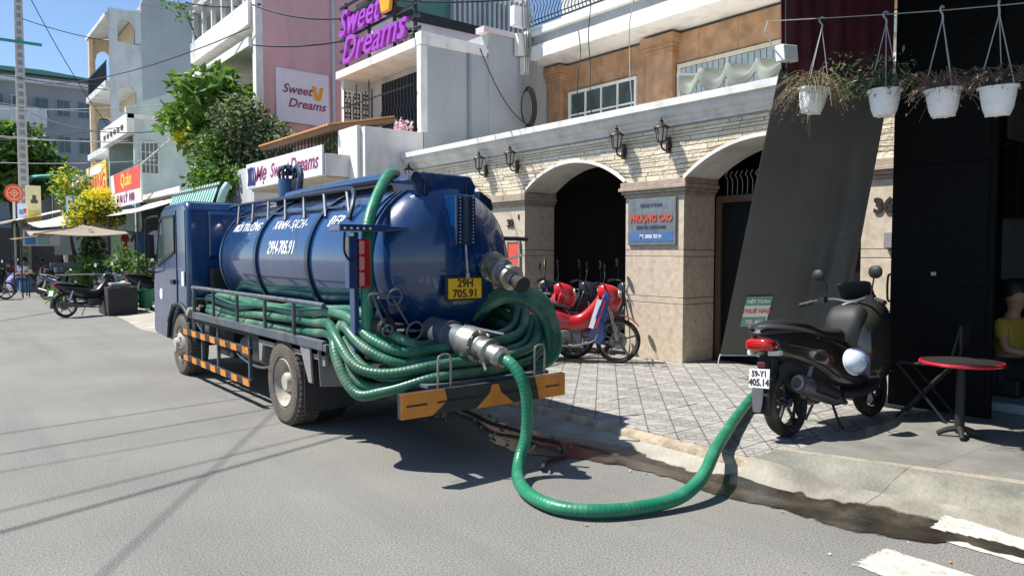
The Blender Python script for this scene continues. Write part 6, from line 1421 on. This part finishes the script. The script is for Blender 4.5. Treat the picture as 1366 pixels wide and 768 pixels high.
P('centre_tunnel', body([(-.05,.30,.58,.13),(.12,.30,.56,.135),(.28,.30,.62,.14),(.40,.32,.78,.15)], 3.2), 'scooter_body', smooth=True)
for s_ in (-1, 1): P('foot_board', body([(-.15,.26,.32,.05),(.0,.24,.31,.075),(.3,.25,.33,.07),(.46,.30,.46,.04)], 3, 16, s_*.19), 'plastic_black', smooth=True)
P('front_shield', body([(.22,.50,.68,.10),(.28,.34,.84,.21),(.40,.26,.95,.265),(.54,.27,1.02,.28),(.68,.34,1.02,.25),(.80,.44,.95,.19),(.90,.54,.84,.10),(.93,.62,.76,.03)], 3.3, 36), 'scooter_body', smooth=True)
P('inner_panel', body([(.20,.56,.74,.08),(.26,.50,.90,.17),(.36,.46,.98,.20),(.42,.5,.97,.19)], 4.0, 28), 'plastic_black', smooth=True)
q = MB().grid(lambda u, v: (.60+.14*math.sin(u*math.pi)-.10*v, -.17+.34*u, 1.0+.16*v+.02*math.sin(u*math.pi)), 10, 6); P('windshield', q, 'plastic_black', smooth=True).modifiers.new('thick','SOLIDIFY').thickness = .004
P('rear_housing', body([(-.80,.44,.60,.05),(-.66,.40,.66,.12),(-.45,.30,.62,.15),(-.22,.24,.56,.16),(-.02,.22,.46,.14)], 3.0), 'plastic_black', smooth=True)
P('dash', body([(.36,.86,.94,.09),(.46,.90,1.0,.12),(.56,.94,1.02,.10)], 2.8), 'plastic_black', smooth=True)
P('dash_screen', MB().obox((.42,0,.985), (.6,0,.35), (0,1,0), (-.35,0,.6), .04, .07, .004), 'mirror')
h = P('handlebar', MB().tube([(.28,.36,1.0),(.34,.30,1.02),(.42,.16,1.03),(.45,0,1.0),(.42,-.16,1.03),(.34,-.30,1.02),(.28,-.36,1.0)], .014, 8, smooth=4), 'engine_metal', smooth=True)
for s_ in (-1, 1):
    P('grip', MB().tube([(.32,s_*.31,1.015),(.26,s_*.42,.99)], .021, 10), 'plastic_black', h, smooth=True); P('brake_lever', MB().tube([(.40,s_*.24,1.03),(.36,s_*.38,1.0)], .007, 6), 'steel', h)
    P('switch_box', MB().obox((.36,s_*.24,1.03), (1,0,0), (0,1,0), (0,0,1), .03, .035, .025), 'plastic_black', h)
    m_ = P('mirror', MB().tube([(.40,s_*.22,1.04),(.43,s_*.23,1.15),(.40,s_*.27,1.24)], .007, 7, smooth=4), 'black_metal', smooth=True)
    P('mirror_head', body([(.355,1.23,1.26,.02),(.37,1.20,1.29,.055),(.39,1.19,1.30,.065),(.42,1.21,1.28,.035)], 2.2, 18, s_*.285), 'plastic_black', m_, smooth=True)
    P('grab_rail', MB().tube([(-.45,s_*.165,.80),(-.75,s_*.165,.845),(-.95,s_*.11,.865),(-1.02,s_*.03,.865)], .014, 8, smooth=4), 'engine_metal', smooth=True)
    P('fork', MB().tube([(.56,s_*.085,.50),(.67,s_*.085,.262)], .024, 8), 'engine_metal')
    P('shock', MB().tube([(-.46,s_*.14,.56),(-.62,s_*.14,.30)], .022, 8), 'steel')
    P('turn_signal', MB().obox((-.93,s_*.115,.665), (.3,s_*.6,.0), (0,0,1), (1,0,0), .045, .018, .03), 'lamp_glass', bevel=.006)
tl = P('tail_light', body([(-1.035,.715,.755,.06),(-1.02,.69,.775,.105),(-.97,.675,.78,.13),(-.9,.68,.77,.125)], 3), 'red_lens', smooth=True)
P('rear_fender', MB().grid(lambda u, v: (-.67+.335*math.cos(R(75+115*u)), -.085+.17*v, .262+.335*math.sin(R(75+115*u))+.01*math.sin(v*math.pi)), 16, 4), 'plastic_black', smooth=True).modifiers.new('thick','SOLIDIFY').thickness = .01
P('fender_stem', MB().prism([(-.90,.66),(-.80,.66),(-.90,.42),(-.98,.32),(-1.01,.34),(-.93,.5)], (0,.07,0), (1,0,0), (0,0,1), .14), 'plastic_black', bevel=.01)
P('plate_lamp', MB().box(-.99,-.93,-.05,.03,.555,.60), 'maroon', bevel=.008)
pn = P('number_plate', MB().obox((-1.005,-.0,.478), (0,1,0), (.18,0,1), (1,0,-.18), .098, .072, .003), 'white_plate')
K('plate_black', (.03,.03,.03)); xd = Vector((0,-1,0)); ud = Vector((.18,0,1)).normalized()
text('lettering', '59-Y1', .062, M['plate_black'], pn, Vector((-1.011+.032*.18,0,.512)), xd, ud, .001, .002, world=False); text('lettering', '405.14', .072, M['plate_black'], pn, Vector((-1.011-.034*.18,0,.448)), xd, ud, .001, .002, world=False)
P('mud_guard', MB().prism([(-.055,.0),(.055,.0),(.05,-.10),(.035,-.17),(-.035,-.17),(-.05,-.10)], (-1.03,0,.40), (0,-1,0), (.18,0,1), .006), 'engine_metal', bevel=.002)
q = MB(); q.box(-.30,.08,-.11,.11,.24,.44); q.box(-.70,-.25,.09,.15,.22,.36); q.lathe([(0,-.10),(.08,-.09),(.10,0),(.08,.09),(0,.1)], (-.30,0,.30), (0,1,0), 16); P('engine', q, 'engine_metal', bevel=.02)
q = MB(); q.tube([(.0,-.09,.24),(.0,-.15,.20),(-.12,-.17,.22)], .02, 8, smooth=3); q.tube([(-.12,-.17,.23),(-.20,-.175,.25),(-.34,-.18,.30),(-.62,-.19,.39),(-.74,-.19,.425)], [.03,.055,.07,.078,.07], 18, smooth=3); P('exhaust', q, 'engine_metal', smooth=True)
q = MB(); q.tube([(-.28,-.235,.30),(-.60,-.255,.40)], [.045,.052], 12); P('heat_shield', q, 'plastic_black', smooth=True)
P('exhaust_tip', MB().lathe([(.055,.0),(.06,.02),(.04,.021),(.038,-.03),(0,-.03)], (-.745,-.19,.427), (-1,0,.27), 18), 'steel', smooth=True)
P('stand', MB().tube([(-.12,-.08,.24),(-.16,-.17,.06),(-.14,-.2,.005)], .012, 7, smooth=2), 'black_metal'); P('side_stand', MB().tube([(.0,.14,.22),(.02,.30,-.02)], .012, 7), 'black_metal')
P('front_fender', MB().grid(lambda u, v: (.67+.30*math.cos(R(20+130*u)), -.075+.15*v, .262+.30*math.sin(R(20+130*u))+.02*math.sin(v*math.pi)), 16, 4), 'scooter_body', smooth=True).modifiers.new('thick','SOLIDIFY').thickness = .008
for s_ in (-1, 1):
    P('headlight', body([(.80,.66,.72,.03),(.86,.64,.72,.045),(.89,.66,.70,.02)], 2.4, 14, s_*.07), 'lamp_glass', smooth=True)
    P('side_trim', MB().tube([(-.80,s_*.168,.72),(-.5,s_*.19,.66),(-.2,s_*.188,.56),(.0,s_*.165,.46)], .006, 6, smooth=3), 'engine_metal')
P('foot_peg', MB().box(-.30,-.22,-.24,-.17,.33,.36), 'engine_metal', bevel=.006)
hm_ = thing('helmet', 'pale blue and white open helmet hanging on the side of the dark scooter', 'helmet', (5.60, 2.90, .70)); hm_.rotation_euler = (R(75), R(0), R(-15)); hm_.scale = (.9,.9,.9)
q = MB().grid(lambda u, v: (.125*math.cos(2*math.pi*u)*math.cos(v*math.pi/2*.999), .105*math.sin(2*math.pi*u)*math.cos(v*math.pi/2*.999), .115*math.sin(v*math.pi/2*.999)-.02*math.cos(2*math.pi*u)*(1-v)), 28, 12); o = obj('shell', q, M['helmet'], hm_, smooth=True); o.modifiers.new('thick','SOLIDIFY').thickness = .012
q = MB().tube([(.128*math.cos(a),.108*math.sin(a),-.018*math.cos(a)) for a in [i*math.pi/12 for i in range(24)]], .008, 6, closed=True); obj('trim', q, M['letter_white'], hm_, smooth=True)
obj('stripe', MB().tube([(.0,-.108,.02),(.04,-.09,.06),(.06,0,.108),(.04,.09,.06),(0,.108,.02)], .007, 6, smooth=4), M['navy_text'], hm_); obj('chin_strap', MB().tube([(.0,.105,.0),(.02,.05,-.10),(.02,-.05,-.10),(.0,-.105,.0)], .007, 6, smooth=3), M['red_paint'], hm_)
for k, (x, y, a, lb, mm) in enumerate(((4.35, 24.6, 150, 'pale covered looking white motorbike between the potted plants', 'white_gloss'), (3.5, 32.6, -80, 'blue motorbike parked beside the pale grey counter', 'blue_gloss'), (2.7, 41.2, 10, 'red motorbike far down the market by the left stalls', 'red_paint'), (3.3, 27.6, -60, 'black motorbike in the shade under the flowering tree', 'bike_black'))):
    c = clone(b0, lb, (x, y, 0), group='parked motorbikes'); c.rotation_euler = (R(-5), 0, R(a))
    if mm != 'bike_black': recolor(c, {'bike_black': M[mm]})
for k, (x, y, h, m, lb) in enumerate(((4.5, 26.2, .9, 'canvas_white', 'heap of goods under a pale sheet behind the sunshade post'), (2.75, 35.6, .8, 'lavender', 'heap of goods under a violet sheet at the far stalls'), (4.9, 28.9, 1.0, 'sky_blue_cloth', 'heap of goods under a blue sheet beneath the cream awning'))):
    o = obj('covered_heap', MB().grid(lambda u, v: (x+.6*(2*u-1)*(1.1-.25*math.sin(math.pi*v)), y+.5*(2*v-1), h*min(1, 2.2*min(u, 1-u)+.0)*min(1, 2.6*min(v, 1-v))*(.85+.3*mnoise.noise((u*5+k, v*5, k)))+.01), 20, 16), M[m], smooth=True); tag(o, lb, 'covered goods')
for k, (x, y, z, m, lb) in enumerate(((5.6, 24.5, 2.0, 'white_cloth', 'white shirt hanging under the cream awning'), (5.5, 26.0, 2.0, 'sky_blue_cloth', 'blue shirt hanging under the cream awning'), (5.55, 27.2, 1.95, 'lavender', 'lavender shirt hanging under the cream awning'), (5.5, 29.0, 2.0, 'sign_red', 'red shirt hanging under the cream awning'))):
    t = thing('hanging_shirt', lb, 'shirt', (x, y, z), R(20*k), 'shirts hanging under the cream awning')
    obj('cloth', MB().prism([(-.18,-.55),(.18,-.55),(.19,.0),(.34,-.14),(.38,-.02),(.2,.16),(.08,.18),(0,.13),(-.08,.18),(-.2,.16),(-.38,-.02),(-.34,-.14),(-.19,0)], (0,.02,0), (1,0,0), (0,0,1), .04), M[m], t, bevel=.01); obj('hanger', MB().tube([(-.18,0,.15),(0,0,.22),(.18,0,.15)], .006, 5).tube([(0,0,.22),(0,0,.85)], .004, 4), M['cable'], t)
# ================================================================ CAFE with awning, tarp and pots
CF = thing('cafe_building', 'dark open fronted cafe with black folding door leaf at the right', 'building', (7.0, 0, 0))
def cp_(name, mb, m, parent=CF, **k): return obj(name, mb, m, parent, world=True, **k)
dl = cp_('door_leaf', MB().box(6.93, 6.97, 2.42, 3.26, .155, 4.6), M['black_panel'])
for k in range(4): cp_('door_panel', MB().box(6.915, 6.929, 2.47, 3.21, .3+k*1.05, 1.25+k*1.05), M['black_panel'], dl, bevel=.006)
cp_('door_lock', MB().box(6.90, 6.93, 2.86, 2.90, 1.34, 1.37), M['steel'], dl); cp_('door_handle', MB().tube([(6.91,3.24,1.1),(6.86,3.25,1.12),(6.86,3.25,1.32),(6.91,3.24,1.34)], .010, 6, smooth=3), M['maroon'], dl)
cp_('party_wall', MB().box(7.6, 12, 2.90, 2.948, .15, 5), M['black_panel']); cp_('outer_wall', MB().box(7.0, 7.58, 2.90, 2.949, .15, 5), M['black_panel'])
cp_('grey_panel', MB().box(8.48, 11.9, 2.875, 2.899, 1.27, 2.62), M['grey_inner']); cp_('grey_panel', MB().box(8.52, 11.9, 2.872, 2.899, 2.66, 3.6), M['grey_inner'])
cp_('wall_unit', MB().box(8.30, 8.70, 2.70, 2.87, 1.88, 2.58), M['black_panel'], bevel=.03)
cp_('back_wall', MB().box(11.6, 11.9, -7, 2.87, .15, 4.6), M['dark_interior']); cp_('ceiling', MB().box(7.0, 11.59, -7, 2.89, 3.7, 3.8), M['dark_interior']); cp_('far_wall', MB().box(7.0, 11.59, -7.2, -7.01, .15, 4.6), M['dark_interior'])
cp_('fascia', MB().box(6.95, 7.1, -7, 2.41, 3.0, 5.2), M['black_panel']); cp_('upper_storey', MB().box(7.2, 12, -7.2, 2.94, 5.3, 8), M['offwhite_wall'])
cp_('step', MB().box(7.3, 11.5, -6.9, 2.7, .156, .24), M['blue_grey_wall'], bevel=.01)
AW = thing('cafe_awning', 'black fabric awning of the cafe with a maroon side curtain', 'awning', (5.5, 0, 0))
o = obj('roof', MB().grid(lambda u, v: (4.02+3.1*u, -7+10.42*v, 4.28+.45*u-.05*math.sin(u*math.pi)), 12, 20), M['awning_black'], AW, world=True, smooth=True); o.modifiers.new('thick','SOLIDIFY').thickness = .02
for x in (5.36, 6.1, 6.9): obj('frame_tube', MB().tube([(x,3.47,4.3+.1*(x-5)),(x,3.47,2.9)] if x > 6.8 else [(x,3.47,4.3),(x+.35,3.47,3.0)], .018, 7), M['rail_metal'], AW, world=True)
obj('frame_tube', MB().tube([(4.1,3.40,4.25),(6.95,3.40,4.62)], .02, 7), M['rail_metal'], AW, world=True); obj('frame_tube', MB().tube([(5.36,3.44,2.97),(7.0,3.44,2.90)], .016, 7), M['rail_metal'], AW, world=True)
g = MB().grid(lambda u, v: (5.40+1.53*u, 3.425-.14*u*u+.03*math.sin(u*21+v*2)*(1-u)+.02*math.sin(u*47)*(1-u), 2.96-.07*u+(1.55+.12*u)*v), 60, 10)
o = obj('side_curtain', g, M['maroon'], AW, world=True, smooth=True); o.modifiers.new('thick','SOLIDIFY').thickness = .004
# grey tarp: top edge under the awning side, bottom edge pegged out at the garage arch
TL, TR_, BR_, BL = Vector((5.38,3.44,2.99)), Vector((6.90,3.31,2.95)), Vector((7.27,3.90,.50)), Vector((7.05,5.20,.38))
def tarp(u, v):
    top = TL*(1-u)+TR_*u; bot = BL*(1-u)+BR_*u; p = top*(1-v)+bot*v
    n = Vector((-.75,-.6,.15)); amp = (.012+.055*u*u)*math.sin(min(1, v*3)*math.pi/2)
    f = math.sin(u*13+v*2.6+1.5*mnoise.noise((u*2,v*2,4)))*.45+math.sin(u*31-v*3.2+1)*.18*u+mnoise.noise((u*4, v*2.2, 1))*1.2+mnoise.noise((u*11, v*5, 6))*.35
    edge = -.03*math.sin(math.pi*v)*u**3; sag = .10*math.sin(math.pi*v)*math.sin(math.pi*u)
    p = p+n*(amp*f)+Vector((0,-sag*.5,0))+Vector((edge*.9,-.0,0))
    p.z -= .03*math.sin(math.pi*u)*(1-v)
    return tuple(p)
o = obj('hanging_tarp', MB().grid(tarp, 90, 60), M['tarp'], smooth=True, auto=80); o.modifiers.new('thick','SOLIDIFY').thickness = .004
tag(o, 'big dark grey tarp hanging slanted from the cafe awning down before the right arch', 'tarp')
def on_tarp(u, v, off=.008): return Vector(tarp(u, v))+Vector((-.75,-.6,.15)).normalized()*off
obj('hem', MB().tube([on_tarp(i/20, 1) for i in range(21)], .012, 6), M['blind'], o, smooth=True)
obj('tie_rope', MB().tube([on_tarp(0,1), on_tarp(0,1)+Vector((.05,.06,-.10)), on_tarp(0,1)+Vector((.14,.14,-.235))], .006, 5, smooth=3), M['letter_white'], o)
obj('seam', MB().tube([on_tarp(i/30, .52, .004) for i in range(31)], .004, 4), M['tarp'], o)
ps = thing('paper_notice', 'green and white paper notice with red print stuck low on the grey tarp', 'notice', tuple(on_tarp(.12,.86)))
u0, u1, v0, v1 = .12, .33, .735, .865
def note(a, b, c, d, off): return MB().grid(lambda u, v: tuple(on_tarp(u0+(u1-u0)*(a+(b-a)*u), v0+(v1-v0)*(c+(d-c)*v), off)), 8, 4)
K('notice_green', (.16,.36,.28), rough=.7); K('notice_white', (.80,.80,.78), rough=.7)
obj('sheet', note(0,1,0,1,.024), M['notice_white'], ps, world=True); obj('green_band', note(.0,1,.0,.30,.0265), M['notice_green'], ps, world=True); obj('green_band', note(.0,.95,.68,1,.0265), M['notice_green'], ps, world=True)
pu = (on_tarp(u1,.8)-on_tarp(u0,.8)).normalized(); pv = (on_tarp(.15,v0)-on_tarp(.15,v1)).normalized()
for s_, vv, mm, sz in (('VIỆT TOÀN', .757, 'letter_white', .062), ('THUÊ NHÀ', .80, 'sign_red', .082), ('TEL 801', .845, 'letter_white', .075)):
    text('lettering', s_, sz, M[mm], ps, on_tarp((u0+u1)/2, vv, .034), pu, pv, .0005, .002, sx=.72)
# wire with four hanging pots
WA, WB = Vector((5.0,3.30,3.26)), Vector((5.0,.9,2.86))
pw = thing('pot_wire', 'thin taut wire stretched under the awning carrying the white pots', 'wire', (5.0, 2.2, 3.1)); obj('wire', MB().tube([WA, (WA+WB)/2-Vector((0,0,.02)), WB], .0035, 5, smooth=4), M['cable_pale'], pw, world=True)
obj('tie', MB().tube([WA+Vector((0,0,0)), (5.15,3.42,3.24), (5.38,3.44,3.05)], .006, 5), M['letter_white'], pw, world=True)
def zw(y): return WA.z+(WB.z-WA.z)*(WA.y-y)/(WA.y-WB.y)-.012
def make_pot(label, y, seed, zrim, mats, n, rad, tilt=0.0, droop=.2, off=(0,0,0)):
    t = thing('hanging_pot', label, 'plant pot', (5.0, y, zrim), 0, 'white pots hanging on the wire'); t.rotation_euler = (R(tilt), 0, R(seed*20))
    r_ = .098
    q = MB().lathe([(0,-.165),(.052,-.165),(.056,-.172),(.066,-.165),(.080,-.13),(.092,-.06),(.096,-.02),(.108,-.018),(.110,-.004),(.104,.0),(.092,-.003),(.088,-.03),(0,-.03)], (0,0,0), (0,0,1), 28)
    p = obj('pot', q, M['pot_white'], t, smooth=True)
    for k in range(5): a = k*2*math.pi/5; obj('foot', MB().lathe([(0,-.008),(.012,-.006),(.014,.006),(0,.006)], (.055*math.cos(a), .055*math.sin(a), -.168), (0,0,1), 8), M['pot_white'], p)
    H = zw(y)-zrim-.06
    for k in range(3):
        a = k*2*math.pi/3+.5; obj('strap', MB().tube([(.104*math.cos(a), .104*math.sin(a), -.01), (0,0,H)], .0034, 5), M['strap'], t)
    obj('hook', MB().tube([(0,0,H-.015),(0,0,H+.02),(.0,.022,H+.045),(0,.012,H+.072),(0,-.012,H+.066)], .006, 6, smooth=4), M['strap'], t, smooth=True)
    q = MB(); rnd = random.Random(seed)
    for k in range(n):
        a = rnd.uniform(0, 6.283); L = rad*rnd.uniform(.5,1.3); up = rnd.uniform(.02,.14); d = Vector((math.cos(a)+off[0], math.sin(a)+off[1], 0))
        p0 = Vector((rnd.uniform(-.06,.06), rnd.uniform(-.06,.06), -.02)); p1 = p0+d*L*.45+Vector((0,0,up)); p2 = p0+d*L+Vector((0,0,up-droop*rnd.uniform(.2,1.2)*L))
        q.tube([p0, p1, p2], [.0022,.0018,.001], 4, smooth=3, mi=rnd.randint(0, len(mats)-1))
        for j in range(5):
            c = p1.lerp(p2, rnd.random()); e = Vector((rnd.gauss(0,1), rnd.gauss(0,1), rnd.gauss(0,1))).normalized(); s2 = e.cross(Vector((0,0,1)))*.006
            q.add([c, c+e*.012+s2, c+e*.028, c+e*.012-s2], [(0,1,2,3)], rnd.randint(0, len(mats)-1))
    obj('foliage', q, [M[m] for m in mats], t)
    return t
make_pot('leftmost hanging white pot with yellowish wiry plants trailing over both sides', 2.92, 2, 2.70, ('leaf_dry','leaf_grey','leaf_dry'), 130, .24, 6, 1.1)
make_pot('second hanging white pot with dark sparse foliage in front of the tarp edge', 2.42, 3, 2.61, ('leaf_dark','leaf_grey'), 90, .22, 0, .5)
make_pot('third hanging white pot with pale pinkish dry plants spilling to its left', 2.06, 4, 2.555, ('leaf_pink','leaf_dry','leaf_grey'), 110, .20, -3, .6)
make_pot('rightmost and largest looking hanging white pot with dark red green sprigs', 1.755, 5, 2.52, ('leaf_grey','leaf_dark','leaf_pink'), 90, .20, -5, .3)
q = MB(); q.leaves((5.35,2.75,2.82), (.35,.36,.17), 420, .05, 77, 3.5, (0,1)); tag(obj('trailing_plant', q, [M['leaf_dark'], M['leaf_grey']]), 'dark trailing foliage hanging between the first two white pots', 'plant', kind='stuff')
tl_ = thing('tube_lamp', 'unlit white tube lamp hanging vertically beside the tarp top', 'lamp', (7.1, 3.35, 3.6)); obj('tube', MB().tube([(6.85,3.36,3.85),(6.78,3.36,3.3)], .020, 10), M['board_white'], tl_, world=True, smooth=True); obj('end_cap', MB().tube([(6.782,3.36,3.315),(6.772,3.36,3.24)], .030, 10), M['white_gloss'], tl_, world=True); obj('cord', MB().tube([(6.85,3.36,3.85),(6.9,3.36,4.5)], .006, 5), M['cable'], tl_, world=True)
jb = thing('junction_box', 'small white junction box at the upper corner of the grey tarp', 'junction box', (5.36, 3.36, 3.08)); obj('case', MB().obox((5.35,3.36,3.09), (1,-.2,.05), (0,1,0), (0,.1,1), .075, .04, .065), M['pot_white'], jb, world=True, bevel=.008); obj('cable', MB().tube([(5.36,3.35,3.03),(5.37,3.36,2.8),(5.40,3.40,3.2),(5.42,3.42,3.6)], .006, 5, smooth=4), M['cable'], jb, world=True)
# table and folding chair
tb = thing('cafe_table', 'round cafe table with red rim on a dark single leg', 'table', (6.10, 2.33, .154)); 
obj('top', MB().lathe([(0,.55),(.265,.55),(.265,.572),(0,.574)], (0,0,0), (0,0,1), 40), M['plastic_black'], tb, smooth=True); obj('rim', MB().lathe([(.266,.551),(.280,.553),(.285,.563),(.280,.574),(.266,.576)], (0,0,0), (0,0,1), 40), M['red_table'], tb, smooth=True)
obj('leg', MB().lathe([(.03,.05),(.034,.1),(.030,.53),(.06,.545)], (0,0,0), (0,0,1), 14), M['chassis'], tb, smooth=True)
for k in range(4):
    a = k*math.pi/2+.5; obj('foot', MB().tube([(0,0,.07),(.08*math.cos(a),.08*math.sin(a),.05),(.15*math.cos(a),.15*math.sin(a),.015)], [.026,.022,.018], 8, smooth=3), M['chassis'], tb, smooth=True)
tb.scale = (1.0,)*3
fc = thing('folding_chair', 'dark folding chair with crossed legs beside the black door leaf', 'chair', (6.62, 2.78, .154)); 
for y in (-.17, .17):
    obj('leg', MB().tube([(-.18,y,0),(.20,y,.46)], .011, 6), M['chassis'], fc); obj('leg', MB().tube([(.20,y*.9,0),(-.18,y*.9,.46),(-.26,y*.9,.80)], .011, 6), M['chassis'], fc)
obj('seat', MB().box(-.18,.20,-.17,.17,.455,.475), M['plastic_black'], fc, bevel=.008); obj('backrest', MB().box(-.27,-.25,-.16,.16,.62,.80), M['plastic_black'], fc, bevel=.006); fc.rotation_euler = (0,0,R(100))
st = thing('stool', 'low dark stool in the shade behind the round table', 'stool', (7.3, 1.9, .245)); obj('seat', MB().lathe([(0,.33),(.15,.33),(.16,.35),(.0,.365)], (0,0,0), (0,0,1), 18), M['plastic_black'], st, smooth=True)
for k in range(4): a = k*math.pi/2; obj('leg', MB().tube([(.10*math.cos(a),.10*math.sin(a),.33),(.16*math.cos(a),.16*math.sin(a),0)], .012, 6), M['plastic_black'], st)
# ================================================================ PEOPLE
def skin_mesh(name, joints, edges, mat_, parent, root=0, sub=2):
    me = bpy.data.meshes.new(name); me.from_pydata([j[:3] for j in joints], edges, []); o = bpy.data.objects.new(name, me); link(o, parent); me.materials.append(mat_)
    o.modifiers.new('skin', 'SKIN')
    if not me.skin_vertices: 
        pass
    for i, v in enumerate(me.skin_vertices[0].data): r_ = joints[i][3]; v.radius = (r_, r_*(joints[i][4] if len(joints[i]) > 4 else 1)); v.use_root = (i == root)
    s_ = o.modifiers.new('sub', 'SUBSURF'); s_.levels = sub; s_.render_levels = sub
    dg = bpy.context.evaluated_depsgraph_get(); me2 = bpy.data.meshes.new_from_object(o.evaluated_get(dg)); me2.name = name
    bpy.data.objects.remove(o); n = bpy.data.objects.new(name, me2); link(n, parent); me2.polygons.foreach_set("use_smooth", [True]*len(me2.polygons))
    if not me2.materials: me2.materials.append(mat_)
    return n
def seated_person(label, loc, rz, shirt, trousers, hair='hair', seat=.42, reach=.30, scale=1.0):
    t = thing('person', label, 'person', loc, rz); z = seat
    J = [(0,0,z+.06,.12,.8),(0.0,0,z+.22,.115,.8),(.02,0,z+.42,.13,.75),(.03,0,z+.52,.055),(.05,0,z+.57,.05),(.062,0,z+.645,.088),(.062,0,z+.70,.112),(.055,0,z+.765,.10)]
    E_ = [(0,1),(1,2),(2,3),(3,4),(4,5),(5,6),(6,7)]
    for s_ in (-1, 1):
        b = len(J); J += [(.02,s_*.17,z+.46,.052),(.10,s_*.22,z+.24,.042),(reach,s_*.13,z+.20,.032),(reach+.07,s_*.12,z+.21,.028)]; E_ += [(2,b),(b,b+1),(b+1,b+2),(b+2,b+3)]
        h = b+3
        for f in range(4): J.append((reach+.13+.01*(1-abs(f-1.5)), s_*(.12+.018*(f-1.5)), z+.20-.01*f, .0085)); J.append((reach+.155, s_*(.115+.016*(f-1.5)), z+.175, .0075)); E_ += [(h, len(J)-2), (len(J)-2, len(J)-1)]
        J.append((reach+.10, s_*.085, z+.235, .010)); E_.append((h, len(J)-1))
        b = len(J); J += [(.05,s_*.09,z+.03,.085),(.42,s_*.12,z+.04,.062),(.40,s_*.12,.10,.045),(.52,s_*.13,.035,.035)]; E_ += [(0,b),(b,b+1),(b+1,b+2),(b+2,b+3)]
    skin_mesh('body', J, E_, M['skin'], t)
    J = [(0,0,z+.05,.135,.85),(0,0,z+.22,.13,.85),(.02,0,z+.42,.145,.8),(.03,0,z+.49,.075)]; E_ = [(0,1),(1,2),(2,3)]
    for s_ in (-1, 1): b = len(J); J += [(.02,s_*.17,z+.46,.066),(.07,s_*.205,z+.32,.062)]; E_ += [(2,b),(b,b+1)]
    skin_mesh('shirt', J, E_, shirt, t)
    J = [(0,0,z+.04,.14,.9)]; E_ = []
    for s_ in (-1, 1): b = len(J); J += [(.07,s_*.09,z+.03,.095),(.42,s_*.12,z+.04,.075),(.41,s_*.12,.16,.062)]; E_ += [(0,b),(b,b+1),(b+1,b+2)]
    skin_mesh('trousers', J, E_, trousers, t)
    hq = MB(); hq.lathe([(0,.108),(.05,.100),(.085,.070),(.103,.025),(.106,-.02),(.098,-.06)], (.038,0,z+.755), (-.35,0,1), 18); obj('hair', hq, M[hair], t, smooth=True)
    for s_ in (-1, 1):
        obj('eye', MB().lathe([(0,.008),(.010,.004),(.012,-.004)], (.145,s_*.033,z+.735), (1,0,0), 8), M['plastic_black'], t); obj('ear', MB().lathe([(0,.012),(.02,.008),(.024,-.008)], (.06,s_*.088,z+.72), (0,s_,0), 8), M['skin'], t)
    obj('nose', MB().add([(.148,-.014,z+.70),(.148,.014,z+.70),(.172,0,z+.698),(.148,0,z+.738)], [(0,1,2),(0,2,3),(1,3,2)]), M['skin'], t); obj('mouth', MB().box(.144,.150,-.022,.022,z+.668,z+.675), M['maroon'], t)
    for s_ in (-1, 1): obj('shoe', MB().box(.38,.60,s_*.13-.045,s_*.13+.045,.0,.07), M['plastic_black'], t, bevel=.02)
    t.scale = (scale,)*3
    return t
seated_person('person in a yellow shirt seated low in the dark of the cafe holding a phone', (7.75, 2.58, .245), R(-100), M['yellow_cloth'], M['dark_cloth'], seat=.20)
obj('low_seat', MB().box(-.16,.16,-.16,.16,0,.17), M['plastic_black'], None, bevel=.03); o = bpy.data.objects['low_seat']; o.location = (7.75,2.58,.245); tag(o, 'low dark plastic stool under the seated person in yellow', 'stool')
seated_person('person in a white top and pale blue trousers sitting by the far stalls', (2.98, 33.9, 0), R(200), M['white_cloth'], M['blue_cloth'], seat=.48)
q = MB().box(-.2,.2,-.2,.2,0,.44); o = obj('crate_seat', q, M['sign_blue'], bevel=.03); o.location = (2.98,33.9,0); tag(o, 'blue plastic crate used as a seat by the far stalls', 'crate')
seated_person('person in a dark shirt sitting at the left edge of the market', (1.9, 39.5, 0), R(180), M['dark_cloth'], M['dark_cloth'], seat=.48)
o = obj('crate_seat', MB().box(-.2,.2,-.2,.2,0,.44), M['canvas'], bevel=.03); o.location = (1.9,39.5,0); tag(o, 'tan crate used as a seat at the left edge of the market', 'crate')
seated_person('person in a lavender blue shirt sitting behind the truck mirror by the shop', (5.2, 23.6, .13), R(190), M['lavender'], M['blue_cloth'], seat=.50)
o = obj('crate_seat', MB().box(-.2,.2,-.2,.2,0,.46), M['wood'], bevel=.03); o.location = (5.2,23.6,.13); tag(o, 'wooden crate used as a seat under the cream awning', 'crate')
